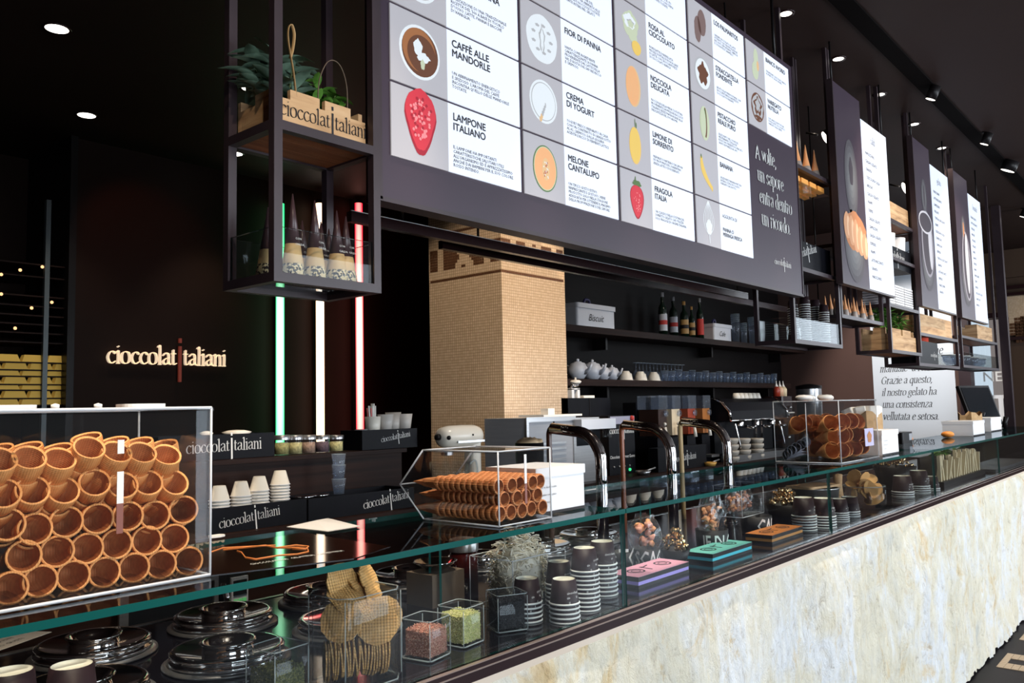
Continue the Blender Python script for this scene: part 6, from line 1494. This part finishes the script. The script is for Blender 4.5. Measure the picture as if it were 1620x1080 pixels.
bottle(1083, 477, 'darkglass', 'goldl', 'bottle with a gold label in the middle of the bottle group', .042)
bottle(1095, 485, 'darkglass', 'goldl', 'slim dark bottle fourth in the bottle group', .030)
bottle(1108, 472, 'darkglass', 'redl', 'dark bottle with a red label, rightmost in the bottle group', .036)
for k, (px_, yt, r_) in enumerate(((1168, 497, .05), (1181, 511, .04), (1196, 502, .06))):
    X_ = Xs(px_, 4.05); h = at(px_, yt, Y=4.05).z-zu; t = thing('plastic_cup_stack', 'stack of frosted plastic cups on the upper niche shelf, '+('left', 'middle', 'right')[k], 'cups', (X_, 4.08, zu)); b = BM(); lathe(b, [(0, 0), (r_*.75, 0), (r_, h), (r_*.9, h)], 16); ob('cup_wall', b, 'blueglass', t)
    b = BM(); 
    for j in range(5): lathe(b, [(r_*.99, h-.02*j-.004), (r_*1.04, h-.02*j), (r_*.99, h-.02*j+.003)], 16)
    ob('cup_rim', b, 'jaredge', t)
def teapot(px_, label, s=1.0):
    X_ = Xs(px_, 4.08, zl+.1); t = thing('teapot', label, 'teapot', (X_, 4.08, zl)); b = BM(); lathe(b, [(0, 0), (.04*s, 0), (.075*s, .05*s), (.078*s, .08*s), (.055*s, .125*s), (.03*s, .132*s), (.028*s, .138*s), (0, .14*s)], 20); ob('pot_body', b, 'enamel', t)
    b = BM(); lathe(b, [(0, .138*s), (.010*s, .14*s), (.014*s, .152*s), (.006*s, .16*s), (0, .16*s)], 12); ob('lid_knob', b, 'enamel', t)
    b = BM(); tube(b, [(0, -.065*s, .05*s), (0, -.11*s, .08*s), (0, -.13*s, .12*s)], [.018*s, .012*s, .008*s], 10); ob('spout', b, 'enamel', t)
    b = BM(); tube(b, smooth_pts([(.0, .07*s, .1*s), (0, .12*s, .11*s), (0, .12*s, .05*s), (0, .07*s, .035*s)], 5), .007*s, 8); ob('handle', b, 'enamel', t)
for k, px_ in enumerate((914, 937, 954, 968)): teapot(px_, 'white teapot on the lower niche shelf, '+('nearest the column', 'second from the column', 'third from the column', 'last before the cream cups')[k], 1.1 if k < 2 else .85)
for k, px_ in enumerate((990, 1013, 1034)):
    X_ = Xs(px_, 4.05, zl+.05); t = thing('latte_cup', 'cream cup with a handle turned over on the lower niche shelf, '+('left', 'middle', 'right')[k]+' of three', 'cup', (X_, 4.05, zl)); b = BM(); lathe(b, [(.060, 0), (.063, .003), (.056, .04), (.034, .078), (.03, .085), (0, .085)], 20); ob('cup_wall', b, 'cream', t)
    b = BM(); tube(b, smooth_pts([(.05, 0, .055), (.085, 0, .06), (.085, 0, .02), (.055, 0, .02)], 5), .007, 8); ob('handle', b, 'cream', t); b = BM(); lathe(b, [(.07, 0), (.075, .004), (.06, .005)], 20); ob('saucer_rim', b, 'cream', t)
gg = None
def wine(loc, lb, gp):
    t = thing('stem_glass', lb, 'glass', loc, 0, gp); b = BM(); lathe(b, [(.03, 0), (.034, .05), (.028, .085), (.005, .11), (.004, .17), (.03, .178), (.03, .18)], 14); ob('glass_wall', b, 'blueglass', t)
    b = BM(); lathe(b, [(.029, 0), (.032, .0015), (.029, .003)], 14); lathe(b, [(.029, .178), (.032, .18), (.029, .182)], 14); ob('glass_rim', b, 'jaredge', t); return t
for k in range(14):
    px_ = 1012+5.6*k; X_ = Xs(px_, 4.16, zl+.1); lb = 'upturned stem glass, '+nth(k)+' from the left in the rear row of the lower shelf'
    if gg is None: gg = wine((X_, 4.20, zl), lb, 'stem glasses in the niche')
    else: dup(gg, (X_, 4.20, zl), None, lb, 'stem glasses in the niche', 1.0)
tm = None
for k in range(34):
    px_ = 1052+5.4*k; Y_ = 4.03+.08*(k % 2); X_ = Xs(px_, Y_, zl+.05); lb = 'small tumbler, '+nth(k)+' from the left in the long row on the lower niche shelf'; loc = (X_, Y_, zl)
    if X_ > 9.6: continue
    if tm is None: tm = tumbler(loc, lb, 'tumblers in the niche', .036, .10)
    else: dup(tm, loc, None, lb, 'tumblers in the niche', (1, 1, 1.15 if k % 4 == 0 else 1))

# ================================================================== MACHINES ON THE BACK COUNTER
def P3(px_, py_, Y): return at(px_, py_, Y=Y)
# stand mixer, head pointing left
p = P3(728, 690, 3.3); mx0 = p.x
mz = thing('stand_mixer', 'cream stand mixer with a rounded head in front of the mosaic column', 'mixer', (mx0, 3.3, BT))
hz = p.z-BT
b = BM(); prof = [(-.165, .018), (-.160, .040), (-.145, .058), (-.10, .068), (0, .070), (.10, .068), (.135, .058), (.150, .035), (.152, .0)]
lathe(b, [(.0005, -.168)]+[(r_, x_) for x_, r_ in prof]+[(.0005, .153)], 24, T=TR(0, 0, hz) @ RY(90) @ Matrix.Diagonal((.92, .95, 1, 1)))
ob('motor_head', b, 'cream', mz)
b = BM(); box(b, -.085, .13, -.069, -.058, hz-.034, hz-.022); lathe(b, [(.0405, -.148), (.0405, -.138)], 20, T=TR(0, 0, hz) @ RY(90)); lathe(b, [(.034, hz-.10), (.034, hz-.06)], 18, T=TR(-.105, 0, 0)); ob('trim_band', b, 'steel', mz)
b = BM(); lathe(b, [(0, -.19), (.016, -.188), (.018, -.166), (0, -.166)], 14, T=TR(0, 0, hz+.002) @ RY(90)); sphere(b, (-.142, -.052, hz-.002), .013, seg=10); sphere(b, (.035, -.068, hz+.008), .0055, seg=10); ob('knob', b, 'black', mz)
b = BM(); rbox(b, .06, .14, -.045, .045, .03, hz-.02, .03); ob('neck', b, 'cream', mz)
b = BM(); rbox(b, -.17, .15, -.10, .10, 0, .035, .05); ob('foot', b, 'cream', mz)
b = BM(); lathe(b, [(0, .036), (.05, .038), (.105, .09), (.115, .19), (.112, .19), (.10, .09), (.045, .045)], 24, T=TR(-.085, 0, 0)); ob('mixing_bowl', b, 'jar', mz)
b = BM(); tube(b, smooth_pts([(.03, -.04, .17), (.06, -.06, .19), (.07, -.06, .11), (.03, -.05, .08)], 5), .006, 8); ob('bowl_handle', b, 'jaredge', mz)
# soft ice machine
p0 = P3(833, 662, 3.15); p1 = P3(908, 668, 3.15); zt_ = P3(870, 660, 3.15).z
im = thing('ice_machine', 'grey boxy ice machine with a white dispensing head on the back counter', 'machine', (p0.x, 3.15, BT)); w = p1.x-p0.x; h = zt_-BT
b = BM(); box(b, 0, w, 0, .34, 0, h); ob('cabinet', b, 'satin', im)
b = BM(); box(b, -.01, w+.01, -.008, 0, h-.025, h+.004); box(b, -.01, .012, -.008, 0, 0, h-.025); box(b, w-.016, w+.01, -.008, 0, 0, h-.025); ob('trim_frame', b, 'steel', im)
for k in range(7):
    b = BM(); box(b, w*.08, w*.80, -.007, 0, h*.12+.034*k, h*.12+.034*k+.012); ob('louvre', b, 'steel', im)
b = BM(); sphere(b, (w*.55, -.002, h*.93), .007, seg=8); ob('lock', b, 'black', im)
q1 = P3(957, 690, 3.15); w2 = q1.x-p0.x
b = BM(); box(b, w+.01, w2-.06, .0, .30, 0, h*.98); ob('side_cabinet', b, 'steel', im)
b = BM(); prism(b, [(w-.0, 0), (w2-.05, 0), (w2, -.05), (w2, -.09), (w, -.06)], h*.80, h*.955); ob('dispensing_head', b, 'enamel', im)
b = BM(); lathe(b, [(.03, 0), (.03, .06), (.02, .075)], 14, T=TR(w2-.045, -.05, h*.66)); ob('nozzle', b, 'jar', im)
b = BM(); box(b, w+.012, w2-.062, -.004, 0, h*.55, h*.79); ob('dark_panel', b, 'screen', im)
b = BM(); box(b, -.0+w*.4, w*1.25, .02, .22, h+.004, h+.016); box(b, w*.66, w*.80, .08, .14, h+.016, h+.055); ob('hopper_lid', b, 'paper', im)
# dark machine with logo right of it
p0 = P3(962, 658, 3.25); p1 = P3(1003, 662, 3.25); bm_ = thing('logo_machine', 'slim black machine with a logo front between the ice machine and the dispensers', 'machine', (p0.x, 3.25, BT)); w = p1.x-p0.x; h = p0.z-BT
b = BM(); box(b, 0, w, 0, .25, 0, h); f = ob('cabinet', b, 'bin', bm_); b = BM(); box(b, .02, w, -.003, 0, h*.86, h*.99, 0); ob('display_strip', b, mat('lilac_strip', (.30, .30, .40), .4), bm_); b = BM(); sphere(b, (w*.88, -.006, h*.95), .02, seg=8); ob('red_dot', b, 'redl', bm_)
b = BM(); logo(b, w*.94, plane_T((w*.03, -.002, h*.70), *FX), 0, 0, .11, 2); sans(b, 'Chocolate Gourmet Gusto', .03, plane_T((w*.02, -.002, h*.28), *FX), maxw=w*.95); ob('lettering', b, 'wink', f)
b = BM(); 
for k in range(4): sphere(b, (w*(.15+.2*k), -.003, h*.14), .008, seg=8)
ob('button', b, 'steel', bm_); b = BM(); sphere(b, (w*.75, -.004, h*.07), .012, seg=8); ob('pilot_light', b, emat('green_pilot', (.05, .8, .3), 1), bm_)
# black box with chrome figure
p0 = P3(892, 655, 3.55); p1 = P3(970, 655, 3.55); zt_ = P3(930, 629, 3.55).z; zb_ = p0.z
bx_ = thing('black_cabinet', 'black cabinet on the back counter beside the mosaic column', 'cabinet', (p0.x+.04, 3.62, BT)); w = p1.x-p0.x
b = BM(); box(b, .0, w, -.02, .3, 0, zt_-BT); ob('cabinet_body', b, 'bin', bx_); b = BM(); box(b, w*.55, w*.56, -.024, -.02, 0, zt_-BT); ob('door_gap', b, 'black', bx_)
p = P3(916, 610, 3.6); fg = thing('juicer', 'small white and chrome hand juicer standing on the black cabinet', 'juicer', (p.x, 3.66, zt_)); hh = P3(925, 597, 3.66).z-zt_
b = BM(); box(b, -.05, -.02, -.03, .03, 0, hh*.45); box(b, .02, .05, -.03, .03, 0, hh*.45); box(b, -.05, .05, -.03, .03, hh*.4, hh*.47); ob('stand', b, 'white', fg)
b = BM(); tube(b, smooth_pts([(-.02, 0, hh*.45), (.0, 0, hh*.62), (.04, 0, hh*.60), (.07, 0, hh*.66)], 5), .012, 8); ob('lever', b, 'chrome', fg)
b = BM(); lathe(b, [(.0, hh*.70), (.035, hh*.70), (.045, hh*.80), (.03, hh*.86), (.008, hh*.88), (.006, hh*1.0), (0, hh*1.0)], 14, T=TR(.04, 0, 0)); ob('press', b, 'paper', fg)
p = P3(939, 627, 3.62); b = BM(); box(b, -.07, .07, -.04, .04, 0, .02); t = ob('white_tray', b, 'paper', None, (p.x, 3.70, zt_)); tag(t, 'small pale tray on the black cabinet right of the juicer', 'tray')
# four chocolate dispensers
for k, (px_, c_, lb) in enumerate(((1050, (.04, .02, .015), 'dark'), (1071, (.78, .62, .42), 'cream coloured'), (1096, (.34, .05, .02), 'red-brown'), (1119, (.42, .16, .05), 'amber brown'))):
    Y_ = 3.25; X_ = xat(px_, Y_, 1.5); zt_ = P3(px_, 624, Y_).z-BT; t = thing('drink_dispenser', 'drinks dispenser with '+lb+' drink, one of four before the niche', 'dispenser', (X_, Y_, BT)); W2 = .068
    b = BM(); box(b, -W2, W2, .02, .30, 0, zt_*.42); box(b, -W2, W2, .20, .32, zt_*.42, zt_*.9); ob('machine_base', b, 'bin', t)
    b = BM(); box(b, -W2*.95, W2*.95, .0, .19, zt_*.80, zt_*.99); ob('tank_top', b, 'blueglass', t); b = BM(); box(b, -W2*.9, W2*.9, .01, .18, zt_*.44, zt_*.80); ob('tank', b, mat('drink_'+str(k), c_, .25, coat=.3), t)
    b = BM(); tube(b, [(-.02, -.03, zt_*.40), (-.02, -.02, zt_*.56)], [.016, .012], 8); sphere(b, (-.02, -.02, zt_*.60), .014, seg=8); ob('tap_lever', b, 'cream', t)
    b = BM(); lathe(b, [(0, 0), (.025, 0), (.025, .012), (0, .012)], 14, T=TR(.03, -.0, zt_*.74) @ RX(90)); ob('control_knob', b, 'blueglass', t)
    b = BM(); box(b, -W2, W2, -.06, .02, .05, .07); ob('drip_tray', b, 'steel', t)
logo_bin('wide black front panel with a pale logo under the drinks dispensers', (xat(1040, 3.10, 1.35), 3.10, BT+.001), .72, .08, .17, tilt=2, lx=.55, lw=.45, lz=.35)
for k, (px_, c_) in enumerate(((1008, 'steel'), (1112, 'yellow'))):
    X_ = xat(px_, 3.14, 1.12); t = thing('serving_pan', ('steel', 'yellow')[k]+' pan on the front edge of the back counter', 'pan', (X_, 3.09 if not k else 3.08, BT)); b = BM(); lathe(b, [(0, 0), (.04, 0), (.055, .03), (.051, .03), (.036, .005)], 18); ob('pan_body', b, c_, t); b = BM(); tube(b, [(.05, 0, .028), (.16, .0, .04)], .006, 6); ob('handle', b, 'steel', t)
# espresso machine
p0 = P3(1141, 700, 3.2); p1 = P3(1232, 690, 3.2); zt_ = P3(1190, 630, 3.2).z; es_ = thing('espresso_machine', 'large black espresso machine with a curved hood and chrome group heads', 'machine', (p0.x, 3.2, BT)); w = p1.x-p0.x; h = zt_-BT
b = BM(); pr_ = [(.32, h*.0), (.32, h), (.05, h), (-.02, h*.94), (-.08, h*.80), (-.09, h*.66), (-.02, h*.64), (.06, h*.62), (.06, .06), (.0, .06), (.0, 0)]
n_ = len(pr_); vs = [(0, y, z) for y, z in pr_]+[(w, y, z) for y, z in pr_]; _add(b, vs, [tuple(range(n_-1, -1, -1)), tuple(range(n_, 2*n_))]+[(i, (i+1) % n_, n_+(i+1) % n_, n_+i) for i in range(n_)]); ob('machine_body', b, 'bin', es_)
b = BM(); tube(b, [(0, .05, h+.004), (0, -.02, h*.945), (0, -.085, h*.80), (0, -.095, h*.655)], .012, 8); tube(b, [(w, .05, h+.004), (w, -.02, h*.945), (w, -.085, h*.80), (w, -.095, h*.655)], .014, 8); tube(b, [(0, -.095, h*.65), (w, -.095, h*.65)], .008, 8); ob('chrome_edge', b, 'chrome', es_)
for k in range(3):
    x = w*(.25+.28*k); b = BM(); lathe(b, [(.035, 0), (.038, .05), (.03, .06)], 16, T=TR(x, -.03, h*.55)); tube(b, [(x, -.03, h*.55), (x, -.17, h*.52)], .012, 8); ob('group_head', b, 'chrome', es_)
for x in (w*.12, w*.9): b = BM(); tube(b, smooth_pts([(x, -.06, h*.62), (x+.01, -.08, h*.4), (x+.03, -.09, h*.2)], 5), .008, 8); ob('steam_wand', b, 'chrome', es_)
for k in range(2): b = BM(); box(b, w*(.42+.1*k), w*(.45+.1*k), -.08, -.06, .08, h*.62); ob('chrome_leg', b, 'chrome', es_)
b = BM(); box(b, -.02, w+.02, -.14, .0, 0, .055); ob('drip_tray', b, 'steel', es_)
for k in range(6):
    b = BM(); lathe(b, [(.035, 0), (.038, .003), (.026, .05), (0, .052)], 14); t = ob('espresso_cup', b, 'cream', None, (p0.x+w*.45+.085*k, 3.30, zt_)); tag(t, 'small cream cup turned over on the espresso machine, '+nth(k)+' from the left', 'cup', 'cups on the espresso machine')
# cup towers in front of it
for i, px_ in enumerate((1156, 1175, 1196)):
    X_ = xat(px_, 3.12, 1.2)
    h_ = P3(px_, 694, 3.02).z-BT
    for k in range(4):
        b = BM(); z = h_*k/4; lathe(b, [(0, z), (.045, z), (.060, z+h_/4*.55), (.060, z+h_/4*.9), (.05, z+h_/4*.96), (0, z+h_/4*.96)], 16)
        t = ob('stacked_bowl', b, mat('greige_bowl', (.42, .38, .33), .4) if i+k == 0 else bpy.data.materials['greige_bowl'], None, (X_, 3.02+.09, BT)); tag(t, 'greige bowl, '+nth(k)+' from the bottom in the '+('left', 'middle', 'right')[i]+' stack before the espresso machine', 'bowl', ('left', 'middle', 'right')[i]+' bowl stack')
# grinder, sauce bottles, canister
p = P3(1243, 690, 3.2); gr = thing('coffee_grinder', 'black and chrome coffee grinder right of the espresso machine', 'grinder', (p.x+.06, 3.28, BT)); hg = P3(1232, 627, 3.28).z-BT
b = BM(); rbox(b, -.13, .13, -.10, .16, 0, hg*.7, .04); ob('grinder_body', b, 'bin', gr); b = BM(); rbox(b, -.12, .10, -.10, .12, hg*.72, hg, .03); ob('top_tray', b, 'rail', gr)
b = BM(); 
for k in range(5): sphere(b, (-.06+.06*(k % 3), -.11, hg*(.28+.13*k)), .025, .02, .018, seg=8)
ob('chrome_fitting', b, 'chrome', gr)
b = BM(); box(b, -.13, .11, -.11, .13, hg*.70, hg*.72); ob('plate', b, 'cream', gr)
for k, c_ in enumerate(((.35, .04, .02), (.75, .45, .28), (.82, .66, .42))):
    X_ = gr.location.x-.08+.08*k; t = thing('sauce_bottle', ('red', 'pinkish', 'pale yellow')[k]+' squeeze bottle on top of the coffee grinder', 'bottle', (X_, 3.26, BT+hg)); b = BM(); lathe(b, [(0, 0), (.032, 0), (.034, .07), (.018, .095), (0, .096)], 14); ob('bottle_body', b, mat('sauce_%d' % k, c_, .35), t); b = BM(); lathe(b, [(.018, .093), (.006, .12), (.004, .15), (0, .15)], 10); ob('nozzle', b, 'paper', t)
p = P3(1266, 636, 3.5); cn = thing('steel_canister', 'shiny steel canister with dark lid behind the wafer case', 'canister', (p.x, 3.4, BT)); hc = P3(1266, 607, 3.4).z-BT
b = BM(); lathe(b, [(0, 0), (.13, 0), (.13, hc*.92)], 22); ob('canister_body', b, 'steel', cn); b = BM(); lathe(b, [(.135, hc*.92), (.135, hc*.97), (.03, hc), (0, hc)], 22); ob('lid', b, 'black', cn)

# ================================================================== POSTER ON THE END WALL
XW = 10.275
y0, y1 = at(1384, 640, X=XW).y, at(1514, 640, X=XW).y
ps = thing('wall_poster', 'tall pale blue-grey poster with dark italic text on the end wall', 'poster', (XW, y0, 0)); b = BM(); box(b, -.006, 0, y1-y0, 0, .95, 3.45); ob('poster_sheet', b, mat('poster_blue_grey', (.66, .72, .80), .6), ps)
b = BM(); U = ((0, -1, 0), (0, 0, 1))
for s_, px_, py_, pe in (('ogni ciclo di pro', 1398, 411, 1462), ('intende un sapore', 1400, 431, 1455), ('e con l estrazione', 1392, 565, 1492), ('manuale "a remo".', 1392, 589, 1486), ('Grazie a questo,', 1394, 607.5, 1475), ('il nostro gelato ha', 1395, 626, 1482), ('una consistenza', 1396, 645, 1475), ('vellutata e setosa.', 1397, 664, 1486)):
    A = at(px_, py_, X=XW); E_ = at(pe, py_, X=XW); wd_ = A.y-E_.y; xh = wd_/serif_w(s_, .9); xh = min(xh, .068)
    if py_ < 500: xh = .068; A = Vector((XW, A.y+(.25 if s_[0] == 'o' else .22), A.z))
    if A.y > y0-.02: A.y = y0-.02
    serif(b, s_, xh, plane_T((-.0075, A.y-y0, A.z), *U), 0, .085, .22, .9, 4)
ob('lettering', b, mat('poster_ink', (.05, .055, .07), .6), ps)

# ================================================================== LAMPS
def downlight(loc, label, r=.055, power=0, es=6, tgt=None, ang=75, group=None, col=(1, .85, .66)):
    t = thing('downlight', label, 'lamp', loc, 0, group); b = BM(); lathe(b, [(r, -.004), (r+.014, -.006), (r+.016, 0), (r, 0)], 24); ob('bezel', b, 'rail', t)
    b = BM(); lathe(b, [(0, -.003), (r, -.003)], 24); ob('diffuser', b, M['dl'], t)
    if power: spot('downlight_beam', (loc[0], loc[1], loc[2]-.03), tgt or (loc[0], loc[1], 0), power, col, ang)
M['dl'] = emat('lamp_glow', (1, .93, .82), 6)
for (px_, py_), lb in zip(((90, 45), (397, 139), (137, 182), (372, 243)), ('nearest recessed ceiling lamp at the upper left', 'recessed ceiling lamp just left of the plant crate', 'second recessed ceiling lamp at the left, above the wall logo', 'far recessed ceiling lamp beside the near hanging shelf')):
    p = at(px_, py_, Z=CEIL); downlight(tuple(p), lb, .058, 35)
for k, X_ in enumerate((4.26, 5.06, 5.86, 6.69, 7.5)): downlight((X_, 1.66 if k < 4 else 1.66, CEIL), 'small recessed lamp in the ceiling row over the hanging shelves, '+('first', 'second', 'third', 'fourth', 'fifth')[k], .032, 16)
for k, (px_, py_) in enumerate(((1472, 157), (1557, 228), (1594, 270), (1618, 343))):
    p = at(px_, py_, Z=CEIL-.10); t = thing('track_spot', 'track spotlight on the dark ceiling channel, '+('nearest', 'second', 'third', 'farthest')[k], 'lamp', tuple(p)); r = .03 if k != 2 else .055
    b = BM(); lathe(b, [(r, 0), (r*1.15, .0), (r*1.15, .09), (0, .1)], 16, T=RX(25)); tube(b, [(0, 0, .09), (0, 0, .10)], .012, 8); ob('housing', b, 'black', t)
    b = BM(); lathe(b, [(0, -.001), (r, -.001)], 16, T=RX(25)); ob('lens', b, M['dl'], t)
for k, (px_, py_, Y_) in enumerate(((1307, 218, 1.75), (1434, 299, 1.78), (1273, 304, 1.9))):
    p = at(px_, py_, Y=Y_); t = thing('shelf_spot', ('round spotlight in the top bay right of the menu board', 'round spotlight in the bay between the first two banners', 'small oval lamp under the amber blocks')[k], 'lamp', tuple(p)); r = (.045, .06, .04)[k]
    b = BM(); lathe(b, [(r, 0), (r*1.1, 0), (r*1.1, .10), (0, .11)], 18, T=RX(60) @ RY(20)); ob('housing', b, 'black', t); b = BM(); sphere(b, (0, 0, 0), r, r, r*.35, seg=14, T=RX(60) @ RY(20)); ob('lens', b, M['dl'], t)
    b = BM(); tube(b, [(0, .05, .03), (0, .12, .06)], .008, 6); ob('arm', b, 'black', t)
# warm accent spots: added without fixtures for cones, column, niche, back counter, wall logo
for x_ in (.35, .9, 1.45, 2.0, 2.6, 3.2, 3.9, 4.7, 5.6, 6.6, 7.6): spot('added_counter_fill', (x_, 1.24, 3.58), (x_+.02, 1.41, 1.2), 190, (1, .86, .70), 27, .8)  # added fill beams from above, no lamps hang here
spot('added_fill', (.2, -.3, 3.6), (.55, 1.35, 1.50), 170, (1, .78, .56), 17)
spot('added_fill', (.3, -.3, 3.6), (1.18, 1.65, 2.33), 90, (1, .82, .62), 18)
spot('added_fill', (1.7, 2.0, 3.6), (1.9, 3.2, 1.2), 260, (1, .84, .66), 40)
spot('added_fill', (4.2, 2.1, 3.6), (4.40, 3.6, 2.1), 250, (1, .80, .58), 48)
spot('added_fill', (2.4, 3.0, 3.6), (4.09, 3.95, 2.1), 110, (1, .82, .62), 40)
spot('added_fill', (3.6, 2.2, 3.6), (3.75, 3.3, 1.3), 90, (1, .86, .70), 40)
spot('added_fill', (6.2, 2.2, 3.6), (6.0, 3.3, 1.3), 90, (1, .84, .66), 60)
spot('added_fill', (6.4, 2.4, 3.6), (6.2, 4.1, 1.8), 40, (1, .84, .68), 60)
spot('added_fill', (8.4, 2.4, 3.6), (10.28, 2.8, 1.9), 330, (1, .92, .84), 50)
spot('added_fill', (2.6, 5.2, 3.65), (3.0, 6.4, 2.9), 10, (1, .26, .12), 50)
spot('added_fill', (5.0, .5, 3.6), (5.8, 1.8, 2.5), 110, (1, .84, .66), 60)
spot('added_fill', (7.2, .5, 3.6), (7.6, 1.8, 2.4), 90, (1, .84, .66), 60)
spot('added_fill', (11.8, .6, 3.5), (13.5, 1.2, 2.6), 40, (1, .82, .6), 60)
for x_, p_ in ((.75, 120), (1.4, 160), (2.2, 150), (3.1, 150), (4.2, 150)): spot('added_front_fill', (x_, .15, 3.6), (x_+.25, 1.44, 1.14), p_, (1, .87, .72), 20, .9)  # added fill from the front to brighten the display deck
spot('added_fill', (1.0, 2.35, 3.6), (1.3, 3.0, .95), 130, (1, .88, .74), 34)
